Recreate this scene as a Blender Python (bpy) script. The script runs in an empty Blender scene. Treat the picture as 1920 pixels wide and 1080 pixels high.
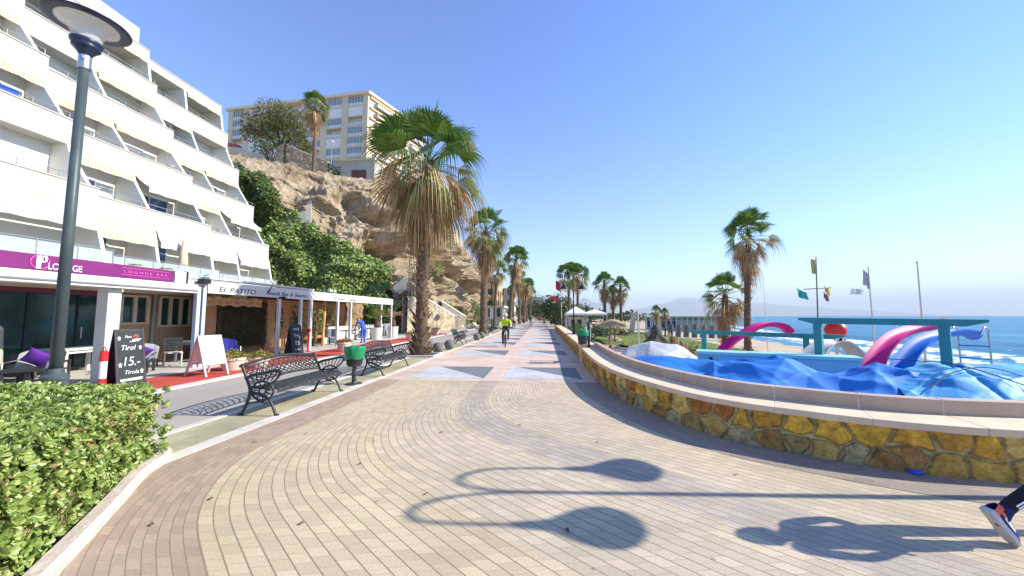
import bpy, math, random
from mathutils import Vector, Matrix, noise, Quaternion
PI = math.pi
def R(a): return math.radians(a)
S = bpy.context.scene
COL = S.collection

# ---------------------------------------------------------------- camera
cam_d = bpy.data.cameras.new('camera'); cam = bpy.data.objects.new('camera', cam_d); COL.objects.link(cam)
cam.location = (0, 0, 1.65)
cam_d.sensor_width = 36; cam_d.lens = 12.75
cam.rotation_euler = (R(90 + 4.373), 0, R(4.6))
cam_d.clip_start = 0.05; cam_d.clip_end = 60000
S.camera = cam

# ---------------------------------------------------------------- world, sun, exposure
SUN_EL, SUN_AZ = R(33.5), R(3)          # sun over the sea: along +x, a touch towards +y
w = bpy.data.worlds.new('World'); S.world = w; w.use_nodes = True
nt = w.node_tree; bg = nt.nodes['Background']
sky = nt.nodes.new('ShaderNodeTexSky'); sky.sky_type = 'NISHITA'; sky.sun_disc = False
sky.sun_elevation = SUN_EL; sky.sun_rotation = R(90) - SUN_AZ
sky.altitude = 0; sky.air_density = 1.0; sky.dust_density = 0.0; sky.ozone_density = 2.6
hs = nt.nodes.new('ShaderNodeHueSaturation'); hs.inputs['Saturation'].default_value = 1.22; hs.inputs['Hue'].default_value = .514
nt.links.new(sky.outputs[0], hs.inputs['Color']); nt.links.new(hs.outputs[0], bg.inputs[0]); bg.inputs[1].default_value = 0.118
sl = bpy.data.lights.new('sun', 'SUN'); sun = bpy.data.objects.new('sun', sl); COL.objects.link(sun)
sl.energy = 3.55; sl.angle = R(0.53); sl.color = (1.0, 0.93, 0.80)
dv = Vector((math.cos(SUN_EL) * math.cos(SUN_AZ), math.cos(SUN_EL) * math.sin(SUN_AZ), math.sin(SUN_EL)))
sun.rotation_euler = dv.to_track_quat('Z', 'Y').to_euler(); sun.location = (60, 5, 40)
S.view_settings.view_transform = 'Standard'; S.view_settings.look = 'None'
S.view_settings.exposure = 1.42; S.view_settings.gamma = 1.0; S.view_settings.use_curve_mapping = False
S.cycles.max_bounces = 8; S.cycles.transparent_max_bounces = 12

# ---------------------------------------------------------------- helpers
def link_tree(m):
    m.use_nodes = True; n = m.node_tree
    return n, n.nodes['Principled BSDF']
_mats = {}
def mat(name, c1, c2=None, scale=4, rough=.7, bump=0, bscale=None, metal=0, coord='Object', detail=5,
        lo=.35, hi=.65, spec=.5, island=False, c3=None, transl=0, trans=0, stretch=None, ior=1.45, alpha=1):
    if name in _mats: return _mats[name]
    m = bpy.data.materials.new(name); n, b = link_tree(m); L = n.links
    b.inputs['Roughness'].default_value = rough; b.inputs['Metallic'].default_value = metal
    b.inputs['Specular IOR Level'].default_value = spec; b.inputs['Base Color'].default_value = (*c1, 1)
    b.inputs['IOR'].default_value = ior
    if trans: b.inputs['Transmission Weight'].default_value = trans
    if alpha < 1: b.inputs['Alpha'].default_value = alpha
    tc = n.nodes.new('ShaderNodeTexCoord'); vec = tc.outputs[coord]
    if stretch:
        mp = n.nodes.new('ShaderNodeMapping'); mp.inputs['Scale'].default_value = stretch
        L.new(vec, mp.inputs[0]); vec = mp.outputs[0]
    if c2 is not None:
        if island:
            g = n.nodes.new('ShaderNodeNewGeometry'); fac = g.outputs['Random Per Island']; lo, hi = 0, 1
        else:
            t = n.nodes.new('ShaderNodeTexNoise'); t.inputs['Scale'].default_value = scale
            t.inputs['Detail'].default_value = detail; L.new(vec, t.inputs['Vector']); fac = t.outputs['Fac']
        r = n.nodes.new('ShaderNodeValToRGB'); e = r.color_ramp.elements
        e[0].position = lo; e[0].color = (*c1, 1); e[1].position = hi; e[1].color = (*c2, 1)
        if c3 is not None:
            k = e.new((lo + hi) / 2); k.color = (*c3, 1)
        L.new(fac, r.inputs[0]); L.new(r.outputs[0], b.inputs['Base Color']); colout = r.outputs[0]
    else: colout = None
    if bump:
        t2 = n.nodes.new('ShaderNodeTexNoise'); t2.inputs['Scale'].default_value = bscale or scale * 6
        t2.inputs['Detail'].default_value = 6; L.new(vec, t2.inputs['Vector'])
        bp = n.nodes.new('ShaderNodeBump'); bp.inputs['Strength'].default_value = bump; bp.inputs['Distance'].default_value = .05
        L.new(t2.outputs['Fac'], bp.inputs['Height']); L.new(bp.outputs[0], b.inputs['Normal'])
    if transl:
        tr = n.nodes.new('ShaderNodeBsdfTranslucent'); mx = n.nodes.new('ShaderNodeMixShader'); mx.inputs[0].default_value = transl
        if colout: L.new(colout, tr.inputs[0])
        else: tr.inputs[0].default_value = (*c1, 1)
        out = n.nodes['Material Output']
        L.new(b.outputs[0], mx.inputs[1]); L.new(tr.outputs[0], mx.inputs[2]); L.new(mx.outputs[0], out.inputs[0])
    _mats[name] = m
    return m

def wm(o):
    M = Matrix.Identity(4)
    while o is not None:
        M = Matrix.LocRotScale(o.location, o.rotation_euler, o.scale) @ M
        o = o.parent
    return M

def tag(o, label=None, cat=None, group=None, kind=None):
    if label: o['label'] = label
    if cat: o['category'] = cat
    if group: o['group'] = group
    if kind: o['kind'] = kind
    return o
def thing(name, label, cat, loc=(0, 0, 0), rz=0, group=None, kind=None):
    o = bpy.data.objects.new(name, None); COL.objects.link(o); o.empty_display_size = .2
    o.location = loc; o.rotation_euler = (0, 0, rz)
    return tag(o, label, cat, group, kind)

class MB:
    """collects shapes, then links them as ONE mesh object"""
    def __init__(s): s.v = []; s.f = []; s.m = []; s.uv = None; s.mi = 0
    def face(s, pts):
        k = len(s.v); s.v += [tuple(p) for p in pts]; s.f.append(tuple(range(k, k + len(pts)))); s.m.append(s.mi)
    def add(s, vs, fs):
        k = len(s.v); s.v += [tuple(p) for p in vs]
        for f in fs: s.f.append(tuple(i + k for i in f)); s.m.append(s.mi)
        return s
    def box(s, c, d, rz=0, M=None):
        x, y, z = (q / 2 for q in d)
        vs = [Vector((a * x, b * y, e * z)) for e in (-1, 1) for a, b in ((-1, -1), (1, -1), (1, 1), (-1, 1))]
        T = Matrix.Translation(c) @ (M if M is not None else Matrix.Rotation(rz, 4, 'Z'))
        return s.add([T @ v for v in vs], [(3, 2, 1, 0), (4, 5, 6, 7), (0, 1, 5, 4), (1, 2, 6, 5), (2, 3, 7, 6), (3, 0, 4, 7)])
    def bx(s, x0, x1, y0, y1, z0, z1):
        return s.box(((x0 + x1) / 2, (y0 + y1) / 2, (z0 + z1) / 2), (abs(x1 - x0), abs(y1 - y0), abs(z1 - z0)))
    def bar(s, a, b, wd, ht):
        a = Vector(a); b = Vector(b); d = b - a; L = d.length
        q = d.to_track_quat('X', 'Z').to_matrix().to_4x4()
        return s.box((a + b) / 2, (L, wd, ht), M=q)
    def tube(s, pts, r, n=8, cap=True, closed=False):
        pts = [Vector(p) for p in pts]; N = len(pts)
        rs = r if isinstance(r, (list, tuple)) else [r] * N
        k = len(s.v); up = None
        for i, p in enumerate(pts):
            if closed: d = pts[(i + 1) % N] - pts[i - 1]
            else: d = pts[min(i + 1, N - 1)] - pts[max(i - 1, 0)]
            d = d.normalized() if d.length > 1e-9 else Vector((0, 0, 1))
            if up is None: up = Vector((0, 0, 1)) if abs(d.z) < .9 else Vector((1, 0, 0))
            u = d.cross(up)
            u = u.normalized() if u.length > 1e-6 else d.orthogonal().normalized()
            up = u.cross(d).normalized(); w_ = up
            for j in range(n):
                t = 2 * PI * j / n
                s.v.append(tuple(p + (u * math.cos(t) + w_ * math.sin(t)) * rs[i]))
        for i in range(N if closed else N - 1):
            for j in range(n):
                a = k + i * n + j; b = k + i * n + (j + 1) % n; i2 = (i + 1) % N
                s.f.append((a, b, k + i2 * n + (j + 1) % n, k + i2 * n + j)); s.m.append(s.mi)
        if cap and not closed:
            s.f.append(tuple(k + j for j in reversed(range(n)))); s.m.append(s.mi)
            s.f.append(tuple(k + (N - 1) * n + j for j in range(n))); s.m.append(s.mi)
        return s
    def lathe(s, prof, c=(0, 0, 0), n=24, cap=False):
        k = len(s.v)
        for r, z in prof:
            for j in range(n):
                t = 2 * PI * j / n; s.v.append((c[0] + r * math.cos(t), c[1] + r * math.sin(t), c[2] + z))
        for i in range(len(prof) - 1):
            for j in range(n):
                s.f.append((k + i * n + j, k + i * n + (j + 1) % n, k + (i + 1) * n + (j + 1) % n, k + (i + 1) * n + j)); s.m.append(s.mi)
        if cap:
            s.f.append(tuple(k + j for j in reversed(range(n)))); s.m.append(s.mi)
            q = k + (len(prof) - 1) * n; s.f.append(tuple(q + j for j in range(n))); s.m.append(s.mi)
        return s
    def prism(s, pts, ax, a, b):
        """polygon pts (2D) extruded along axis ax from a to b"""
        def P(p, t):
            return {'x': (t, p[0], p[1]), 'y': (p[0], t, p[1]), 'z': (p[0], p[1], t)}[ax]
        n = len(pts)
        vs = [P(p, a) for p in pts] + [P(p, b) for p in pts]
        fs = [tuple(reversed(range(n))), tuple(range(n, 2 * n))] + [(i, (i + 1) % n, n + (i + 1) % n, n + i) for i in range(n)]
        return s.add(vs, fs)
    def grid(s, fn, nu, nv, u0=0, u1=1, v0=0, v1=1, uvs=None, flip=False):
        k = len(s.v)
        for i in range(nu + 1):
            for j in range(nv + 1):
                u = u0 + (u1 - u0) * i / nu; v = v0 + (v1 - v0) * j / nv
                s.v.append(tuple(fn(u, v)))
                if uvs is not None: uvs.append((u, v))
        for i in range(nu):
            for j in range(nv):
                a = k + i * (nv + 1) + j; q = (a, a + nv + 1, a + nv + 2, a + 1)
                s.f.append(q[::-1] if flip else q); s.m.append(s.mi)
        return s
    def sphere(s, c, r, nu=16, nv=10, sc=(1, 1, 1)):
        k = len(s.v); vs = []; fs = []
        for i in range(nv + 1):
            ph = PI * i / nv
            for j in range(nu):
                t = 2 * PI * j / nu
                vs.append((c[0] + r * sc[0] * math.sin(ph) * math.cos(t), c[1] + r * sc[1] * math.sin(ph) * math.sin(t), c[2] + r * sc[2] * math.cos(ph)))
        for i in range(nv):
            for j in range(nu):
                fs.append((i * nu + j, (i + 1) * nu + j, (i + 1) * nu + (j + 1) % nu, i * nu + (j + 1) % nu))
        return s.add(vs, fs)
    def build(s, name, m, parent=None, world=False, smooth=False, bevel=0, uv=None, label=None, kind=None, weld=False, T=None):
        vs = s.v
        if T is not None: vs = [tuple(T @ Vector(v)) for v in vs]
        if world and parent is not None:
            I = wm(parent).inverted(); vs = [tuple(I @ Vector(v)) for v in vs]
        me = bpy.data.meshes.new(name); me.from_pydata(vs, [], s.f)
        for q in (m if isinstance(m, (list, tuple)) else [m]): me.materials.append(q)
        if any(s.m): me.polygons.foreach_set('material_index', s.m)
        if smooth: me.polygons.foreach_set('use_smooth', [True] * len(s.f))
        if uv is not None:
            ul = me.uv_layers.new(name='UVMap'); d = [0.0] * (2 * len(me.loops)); li = [0] * len(me.loops)
            me.loops.foreach_get('vertex_index', li)
            for q, i in enumerate(li): d[2 * q], d[2 * q + 1] = uv[i]
            ul.data.foreach_set('uv', d)
        me.update()
        o = bpy.data.objects.new(name, me); COL.objects.link(o)
        if parent is not None: o.parent = parent
        if bevel:
            bv = o.modifiers.new('bevel', 'BEVEL'); bv.width = bevel; bv.segments = 2; bv.limit_method = 'ANGLE'
        if label: o['label'] = label
        if kind: o['kind'] = kind
        return o

def copy_tree(o, loc=None, rz=None, label=None, parent=None, sc=None, group=None):
    c = o.copy(); COL.objects.link(c)
    if parent is not None: c.parent = parent
    if loc is not None: c.location = loc
    if rz is not None: c.rotation_euler = (0, 0, rz)
    if sc is not None: c.scale = (sc, sc, sc) if not isinstance(sc, tuple) else sc
    if label: c['label'] = label
    if group: c['group'] = group
    for ch in list(o.children): copy_tree(ch, parent=c)
    return c

def text(name, body, size, m, parent, M, depth=.006, align='LEFT', shear=0, label=None, spacing=1.0, width=None):
    cu = bpy.data.curves.new(name, 'FONT'); cu.body = body; cu.size = size; cu.extrude = depth; cu.align_x = align
    cu.shear = shear; cu.space_character = spacing
    ob = bpy.data.objects.new('lettering_source', cu)
    me = bpy.data.meshes.new_from_object(ob)
    bpy.data.objects.remove(ob); bpy.data.curves.remove(cu)
    if width:
        xs = [v.co.x for v in me.vertices]; k = width / max(1e-6, max(xs) - min(xs)); x0 = min(xs)
        for v in me.vertices: v.co.x = (v.co.x - x0) * k
    me.materials.clear(); me.materials.append(m)
    I = wm(parent).inverted() if parent is not None else Matrix.Identity(4)
    me.transform(I @ M)
    o = bpy.data.objects.new(name, me); COL.objects.link(o)
    if parent is not None: o.parent = parent
    if label: o['label'] = label
    return o
def face_x(x, y, z):      # text plane facing +x, reading along +y
    return Matrix(((0, 0, 1, x), (1, 0, 0, y), (0, 1, 0, z), (0, 0, 0, 1)))
def catmull(pts, n=8):
    out = []; P = [Vector(p) for p in pts]; P = [P[0] * 2 - P[1]] + P + [P[-1] * 2 - P[-2]]
    for i in range(1, len(P) - 2):
        for k in range(n):
            t = k / n; a, b, c, d = P[i - 1:i + 3]
            out.append(.5 * ((2 * b) + (-a + c) * t + (2 * a - 5 * b + 4 * c - d) * t * t + (-a + 3 * b - 3 * c + d) * t ** 3))
    out.append(P[-2]); return out
def resample(pts, step):
    out = [pts[0]]; acc = 0
    for a, b in zip(pts, pts[1:]):
        L = (b - a).length; t = step - acc
        while t <= L:
            out.append(a + (b - a) * (t / L)); t += step
        acc = L - (t - step)
    return out
def lerp(a, b, t): return a + (b - a) * t
def interp(x, tab):
    if x <= tab[0][0]: return tab[0][1]
    for (a, p), (b, q) in zip(tab, tab[1:]):
        if x <= b: return p + (q - p) * (x - a) / (b - a)
    return tab[-1][1]

# common materials
WHITE = mat('white_paint', (.64, .63, .60), (.54, .525, .49), 1.5, .6, lo=.3, hi=.75)
STUCCO = mat('white_stucco', (.49, .47, .42), (.41, .39, .34), 1.3, .85, bump=.12, bscale=30, lo=.3, hi=.8, stretch=(1.3, 1.3, .22))
INNER = mat('white_inner_wall', (.80, .78, .71), (.72, .70, .62), .9, .85, lo=.3, hi=.8)
IRON = mat('dark_iron', (.022, .025, .028), (.05, .053, .055), 14, .42, bump=.1, bscale=60)
BLACK = mat('black_metal', (.012, .012, .014), (.02, .02, .022), 9, .45)
STEEL = mat('brushed_steel', (.5, .51, .52), (.42, .43, .44), 20, .3, metal=.9)
GREYM = mat('grey_paint', (.30, .32, .35), (.25, .27, .30), 3, .5)
GLASSD = mat('dark_glass', (.012, .045, .05), (.02, .075, .075), .8, .08, spec=.7)
GLASSB = mat('blue_glass', (.05, .12, .22), (.09, .17, .28), .6, .08, spec=.8)
CLEAR = mat('clear_glass', (.75, .88, .9), rough=.05, alpha=.22)
WOOD = mat('pale_wood', (.42, .27, .14), (.28, .17, .09), 3, .6, stretch=(1, 12, 12))
# ================================================================ SETTING
def struct(o): o['kind'] = 'structure'; return o
# ---- ground: one sheet to the horizon (promenade level on the left, beach, sea bed)
def shore(y):
    if y < 0: return 21 + .05 * y
    return interp(y, [(0, 21), (20, 24.3), (31, 26.7), (63, 33.5), (86, 40), (200, 78), (400, 160), (900, 420), (2500, 1300), (9000, 7000), (30000, 26000)])
def gz(x, y):
    base = interp(x, [(2.2, -.06), (3.6, -.35), (7, -.75), (12, -.95)]) if y < 60 else interp(x, [(1.9, -.06), (3, -.4), (9, -1.0)])
    d = x - shore(y)
    if d > -14: base = min(base, lerp(-.95, -1.5, (d + 14) / 14) if d < 0 else -1.5 - .05 * d)
    return max(base, -14)
SAND = mat('beach_sand', (.52, .42, .29), (.40, .32, .22), .35, .95, bump=.5, bscale=9, lo=.3, hi=.7)
def axis(fine0, fine1, step, far):
    a = []; x = fine0
    while x <= fine1: a.append(x); x += step
    s = step
    while a[-1] < far: s *= 1.35; a.append(a[-1] + s)
    s = step
    while a[0] > -far: s *= 1.35; a.insert(0, a[0] - s)
    return a
xs = axis(-2, 46, .8, 26000); ys = axis(-6, 110, 2.0, 26000)
b = MB(); vs = []
for x in xs:
    for y in ys:
        z = gz(x, y)
        if 3 < x < 60 and -10 < y < 150: z += .10 * noise.noise((x * .45, y * .45, 0)) + .05 * noise.noise((x * 1.7, y * 1.7, 3))
        vs.append((x, y, z))
n_ = len(ys)
b.add(vs, [(i * n_ + j, (i + 1) * n_ + j, (i + 1) * n_ + j + 1, i * n_ + j + 1) for i in range(len(xs) - 1) for j in range(n_ - 1)])
struct(b.build('ground', SAND, smooth=True))

# ---- sea: graded mesh with small waves near the shore
def sea_mat():
    m = bpy.data.materials.new('sea_water'); n, p = link_tree(m); L = n.links
    p.inputs['Roughness'].default_value = .35; p.inputs['Specular IOR Level'].default_value = .07
    tc = n.nodes.new('ShaderNodeTexCoord')
    mp = n.nodes.new('ShaderNodeMapping'); mp.inputs['Scale'].default_value = (.05, .012, .05); mp.inputs['Rotation'].default_value = (0, 0, R(-14))
    L.new(tc.outputs['Object'], mp.inputs[0])
    t = n.nodes.new('ShaderNodeTexNoise'); t.inputs['Scale'].default_value = 1; t.inputs['Detail'].default_value = 4; L.new(mp.outputs[0], t.inputs['Vector'])
    r = n.nodes.new('ShaderNodeValToRGB'); e = r.color_ramp.elements
    e[0].position = .36; e[0].color = (.018, .125, .24, 1); e[1].position = .66; e[1].color = (.045, .23, .33, 1)
    L.new(t.outputs['Fac'], r.inputs[0])
    # foam lines by attribute painted as real surf (water depth), broken up with noise
    at = n.nodes.new('ShaderNodeAttribute'); at.attribute_name = 'surf'
    t2 = n.nodes.new('ShaderNodeTexNoise'); t2.inputs['Scale'].default_value = 1.4; t2.inputs['Detail'].default_value = 7; L.new(tc.outputs['Object'], t2.inputs['Vector'])
    ad = n.nodes.new('ShaderNodeMath'); ad.operation = 'ADD'; L.new(at.outputs['Fac'], ad.inputs[0]); L.new(t2.outputs['Fac'], ad.inputs[1])
    rr = n.nodes.new('ShaderNodeValToRGB'); k = rr.color_ramp.elements; k[0].position = .95; k[0].color = (0, 0, 0, 1); k[1].position = 1.15; k[1].color = (1, 1, 1, 1)
    L.new(ad.outputs[0], rr.inputs[0])
    mx = n.nodes.new('ShaderNodeMix'); mx.data_type = 'RGBA'; L.new(rr.outputs[0], mx.inputs['Factor']); L.new(r.outputs[0], mx.inputs['A']); mx.inputs['B'].default_value = (.85, .87, .87, 1)
    L.new(mx.outputs['Result'], p.inputs['Base Color'])
    t3 = n.nodes.new('ShaderNodeTexNoise'); t3.inputs['Scale'].default_value = .9; t3.inputs['Detail'].default_value = 5; L.new(tc.outputs['Object'], t3.inputs['Vector'])
    bp = n.nodes.new('ShaderNodeBump'); bp.inputs['Strength'].default_value = .55; bp.inputs['Distance'].default_value = .25
    L.new(t3.outputs['Fac'], bp.inputs['Height']); L.new(bp.outputs[0], p.inputs['Normal'])
    return m
b = MB(); surf = []
ds = [-9 + .5 * i for i in range(90)]
while ds[-1] < 26000: ds.append(ds[-1] * 1.3)
yy = axis(-10, 130, 1.0, 26000); vs = []
for d in ds:
    for y in yy:
        x = shore(y) + d
        wob = 1.6 * noise.noise((y * .06, 1.3, 0)) + .6 * noise.noise((y * .21, 4.1, 0))
        dd = d + wob; z = -1.38; f = 0
        if d < 60:
            for c, a, wd, fo in ((2.2, .16, 1.1, .62), (6.2, .30, 1.3, .60), (12, .28, 1.8, .30), (21, .22, 2.5, .12), (33, .18, 3, .06)):
                q = math.exp(-((dd - c) / wd) ** 2); z += a * q
                f = max(f, fo * math.exp(-((dd - c + .8) / (wd * 1.2)) ** 2))
            f = max(f, .5 * max(0, 1 - abs(dd + .2) / 1.6))
        vs.append((x, y, z)); surf.append(f)
n_ = len(yy)
b.add(vs, [(i * n_ + j, (i + 1) * n_ + j, (i + 1) * n_ + j + 1, i * n_ + j + 1) for i in range(len(ds) - 1) for j in range(n_ - 1)])
sea = struct(b.build('sea', sea_mat(), smooth=True))
at = sea.data.attributes.new('surf', 'FLOAT', 'POINT'); at.data.foreach_set('value', surf)

# ---- far mountains over the bay
MTN = mat('mountain_rock', (.16, .17, .15), (.24, .22, .18), .002, .95, lo=.3, hi=.7)
def ridge(prof, dist, depth, seed):
    """prof: (bearing x/y, height m) skyline; a real massif with slopes on both sides"""
    b = MB(); n = 90; m = 16
    def fn(u, v):
        t = prof[0][0] + (prof[-1][0] - prof[0][0]) * u; h = interp(t, prof)
        h *= 1 + .10 * noise.fractal((u * 11 + seed, v * 3, seed), 1, 2, 4)
        y = dist + depth * (v - .5) * 2; k = math.sin(PI * v) ** .9
        return (t * dist + (v - .5) * depth * .3, y, -20 + max(0, h) * k * (1 + .12 * noise.fractal((u * 23, v * 9, seed), 1, 2, 3)))
    b.grid(fn, n, m); return struct(b.build('mountains', MTN, smooth=True))
ridge([(.06, 0), (.085, 330), (.115, 520), (.15, 430), (.20, 170), (.26, 90), (.34, 0)], 11000, 1500, 2)
ridge([(.18, 0), (.24, 260), (.30, 430), (.36, 650), (.40, 690), (.45, 600), (.52, 560), (.62, 430), (.72, 330), (.85, 180), (1.0, 0)], 15000, 2500, 7)

# ---- promenade paving
def brick_uv(name, ramps, bw=.145, rh=.072, mort=.0032, mcol=(.25, .20, .14), bump=.5, noise_amt=.5, rough=.8):
    """paver material in UV metres: U along the row, V across the rows. ramps: list of (v limit, colour) bands"""
    m = bpy.data.materials.new(name); n, p = link_tree(m); L = n.links
    p.inputs['Roughness'].default_value = rough; p.inputs['Specular IOR Level'].default_value = .25
    uv = n.nodes.new('ShaderNodeUVMap')
    sx = n.nodes.new('ShaderNodeSeparateXYZ'); L.new(uv.outputs[0], sx.inputs[0])
    bt = n.nodes.new('ShaderNodeTexBrick'); L.new(uv.outputs[0], bt.inputs['Vector'])
    bt.offset = .5; bt.inputs['Scale'].default_value = 1; bt.inputs['Mortar Size'].default_value = mort; bt.inputs['Mortar Smooth'].default_value = .2
    bt.inputs['Brick Width'].default_value = bw; bt.inputs['Row Height'].default_value = rh; bt.inputs['Bias'].default_value = 0
    bt.inputs['Color1'].default_value = (.80, .80, .80, 1); bt.inputs['Color2'].default_value = (1, 1, 1, 1); bt.inputs['Mortar'].default_value = (.9, .9, .9, 1)
    mr = n.nodes.new('ShaderNodeMapRange'); mr.inputs[1].default_value = -20; mr.inputs[2].default_value = 20; L.new(sx.outputs[1], mr.inputs[0])
    r = n.nodes.new('ShaderNodeValToRGB'); r.color_ramp.interpolation = 'CONSTANT'; e = r.color_ramp.elements
    e[0].position = 0; e[0].color = (*ramps[0][1], 1)
    e.remove(e[1])
    for i, (lim, c) in enumerate(ramps[1:]):
        q = e.new((ramps[i][0] + 20) / 40); q.color = (*c, 1)
    L.new(mr.outputs[0], r.inputs[0])
    tc = n.nodes.new('ShaderNodeTexCoord'); t = n.nodes.new('ShaderNodeTexNoise'); t.inputs['Scale'].default_value = .8; t.inputs['Detail'].default_value = 6
    L.new(tc.outputs['Object'], t.inputs['Vector'])
    tr = n.nodes.new('ShaderNodeMapRange'); tr.inputs[1].default_value = .3; tr.inputs[2].default_value = .7; tr.inputs[3].default_value = 1 - noise_amt * .32; tr.inputs[4].default_value = 1 + noise_amt * .12
    L.new(t.outputs['Fac'], tr.inputs[0])
    t4 = n.nodes.new('ShaderNodeTexNoise'); t4.inputs['Scale'].default_value = 55; t4.inputs['Detail'].default_value = 3; L.new(tc.outputs['Object'], t4.inputs['Vector'])
    tr4 = n.nodes.new('ShaderNodeMapRange'); tr4.inputs[1].default_value = .3; tr4.inputs[2].default_value = .7; tr4.inputs[3].default_value = .88; tr4.inputs[4].default_value = 1.08; L.new(t4.outputs['Fac'], tr4.inputs[0])
    m1 = n.nodes.new('ShaderNodeMix'); m1.data_type = 'RGBA'; m1.blend_type = 'MULTIPLY'; m1.inputs['Factor'].default_value = 1
    L.new(r.outputs[0], m1.inputs['A']); L.new(bt.outputs['Color'], m1.inputs['B'])
    m2 = n.nodes.new('ShaderNodeVectorMath'); m2.operation = 'SCALE'; L.new(m1.outputs['Result'], m2.inputs[0]); L.new(tr.outputs[0], m2.inputs['Scale'])
    m5 = n.nodes.new('ShaderNodeVectorMath'); m5.operation = 'SCALE'; L.new(m2.outputs[0], m5.inputs[0]); L.new(tr4.outputs[0], m5.inputs['Scale'])
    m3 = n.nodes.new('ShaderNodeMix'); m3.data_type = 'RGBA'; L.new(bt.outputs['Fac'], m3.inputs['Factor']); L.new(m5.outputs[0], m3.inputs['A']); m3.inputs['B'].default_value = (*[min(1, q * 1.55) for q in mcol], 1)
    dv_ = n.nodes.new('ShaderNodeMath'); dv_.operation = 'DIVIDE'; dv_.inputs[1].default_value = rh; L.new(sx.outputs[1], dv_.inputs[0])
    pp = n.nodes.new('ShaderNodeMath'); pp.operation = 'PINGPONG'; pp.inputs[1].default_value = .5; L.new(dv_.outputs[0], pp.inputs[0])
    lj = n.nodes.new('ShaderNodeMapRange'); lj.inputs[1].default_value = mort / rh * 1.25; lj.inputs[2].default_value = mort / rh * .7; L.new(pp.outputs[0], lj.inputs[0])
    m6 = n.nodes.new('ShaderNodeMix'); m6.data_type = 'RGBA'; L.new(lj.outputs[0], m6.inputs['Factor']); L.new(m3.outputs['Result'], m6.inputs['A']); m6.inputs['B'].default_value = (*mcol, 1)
    # joint dirt, with shade painted into the long joints and sunlight into cross joints
    # old gum, drips and dirt lying on the pavers
    vo = n.nodes.new('ShaderNodeTexVoronoi'); vo.inputs['Scale'].default_value = 2.3; L.new(tc.outputs['Object'], vo.inputs['Vector'])
    sp = n.nodes.new('ShaderNodeMapRange'); sp.inputs[1].default_value = .035; sp.inputs[2].default_value = .055; sp.inputs[3].default_value = .5; sp.inputs[4].default_value = 0; L.new(vo.outputs['Distance'], sp.inputs[0])
    t5 = n.nodes.new('ShaderNodeTexNoise'); t5.inputs['Scale'].default_value = .35; t5.inputs['Detail'].default_value = 9; t5.inputs['Roughness'].default_value = .7; L.new(tc.outputs['Object'], t5.inputs['Vector'])
    s5 = n.nodes.new('ShaderNodeMapRange'); s5.inputs[1].default_value = .60; s5.inputs[2].default_value = .74; s5.inputs[3].default_value = 0; s5.inputs[4].default_value = .35; L.new(t5.outputs['Fac'], s5.inputs[0])
    m7 = n.nodes.new('ShaderNodeMix'); m7.data_type = 'RGBA'; L.new(sp.outputs[0], m7.inputs['Factor']); L.new(m6.outputs['Result'], m7.inputs['A']); m7.inputs['B'].default_value = (.12, .10, .085, 1)
    m8 = n.nodes.new('ShaderNodeMix'); m8.data_type = 'RGBA'; L.new(s5.outputs[0], m8.inputs['Factor']); L.new(m7.outputs['Result'], m8.inputs['A']); m8.inputs['B'].default_value = (.62, .58, .54, 1)
    L.new(m8.outputs['Result'], p.inputs['Base Color'])
    bp = n.nodes.new('ShaderNodeBump'); bp.invert = True; bp.inputs['Strength'].default_value = bump; bp.inputs['Distance'].default_value = .012
    L.new(bt.outputs['Fac'], bp.inputs['Height']); L.new(bp.outputs[0], p.inputs['Normal'])
    return m
CREAM, CREAM2, BROWN, MAUVE = (.60, .49, .315), (.59, .49, .345), (.46, .345, .245), (.48, .405, .325)
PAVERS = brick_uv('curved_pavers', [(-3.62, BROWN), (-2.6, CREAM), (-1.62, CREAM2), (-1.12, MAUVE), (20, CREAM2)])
TH = R(50)
def row_pt(u, v):
    """row u (its x on the straight part), v metres along the row from y = 9.3 towards the camera"""
    y0 = min(9.2, 7.0 + 1.077 * (u + 1.65)) if u > -3.6 else 4.9
    r = 3.0 if u > -3.6 else 3.0 - (u + 3.6)
    if u > -1.65: r = 3.0 + .5 * min(1, (u + 1.65) / 3)
    a = 9.3 - y0
    if v <= a: return (u, 9.3 - v, 0)
    t = (v - a) / r
    if t < TH: return (u + r * (1 - math.cos(t)), y0 - r * math.sin(t), 0)
    q = v - a - r * TH
    return (u + r * (1 - math.cos(TH)) + q * math.sin(TH), y0 - r * math.sin(TH) - q * math.cos(TH), 0)
b = MB(); uvs = []
b.grid(lambda u, v: row_pt(u, v), 60, 110, -4.42, 2.4, 0, 16, uvs=uvs)
uvs = [(v, u) for u, v in uvs]
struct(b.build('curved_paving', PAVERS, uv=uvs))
# base slab under everything on the promenade level
CONC = mat('concrete_slab', (.44, .40, .34), (.36, .33, .28), .8, .9, bump=.2, bscale=40)
b = MB(); b.face([(-60, -12, -.012), (2.2, -12, -.012), (2.2, 160, -.012), (-60, 160, -.012)])
b.face([(2.2, -12, -.012), (9, -12, -.012), (9, 4.6, -.012), (2.2, 4.6, -.012)])
struct(b.build('pavement', CONC))

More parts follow.
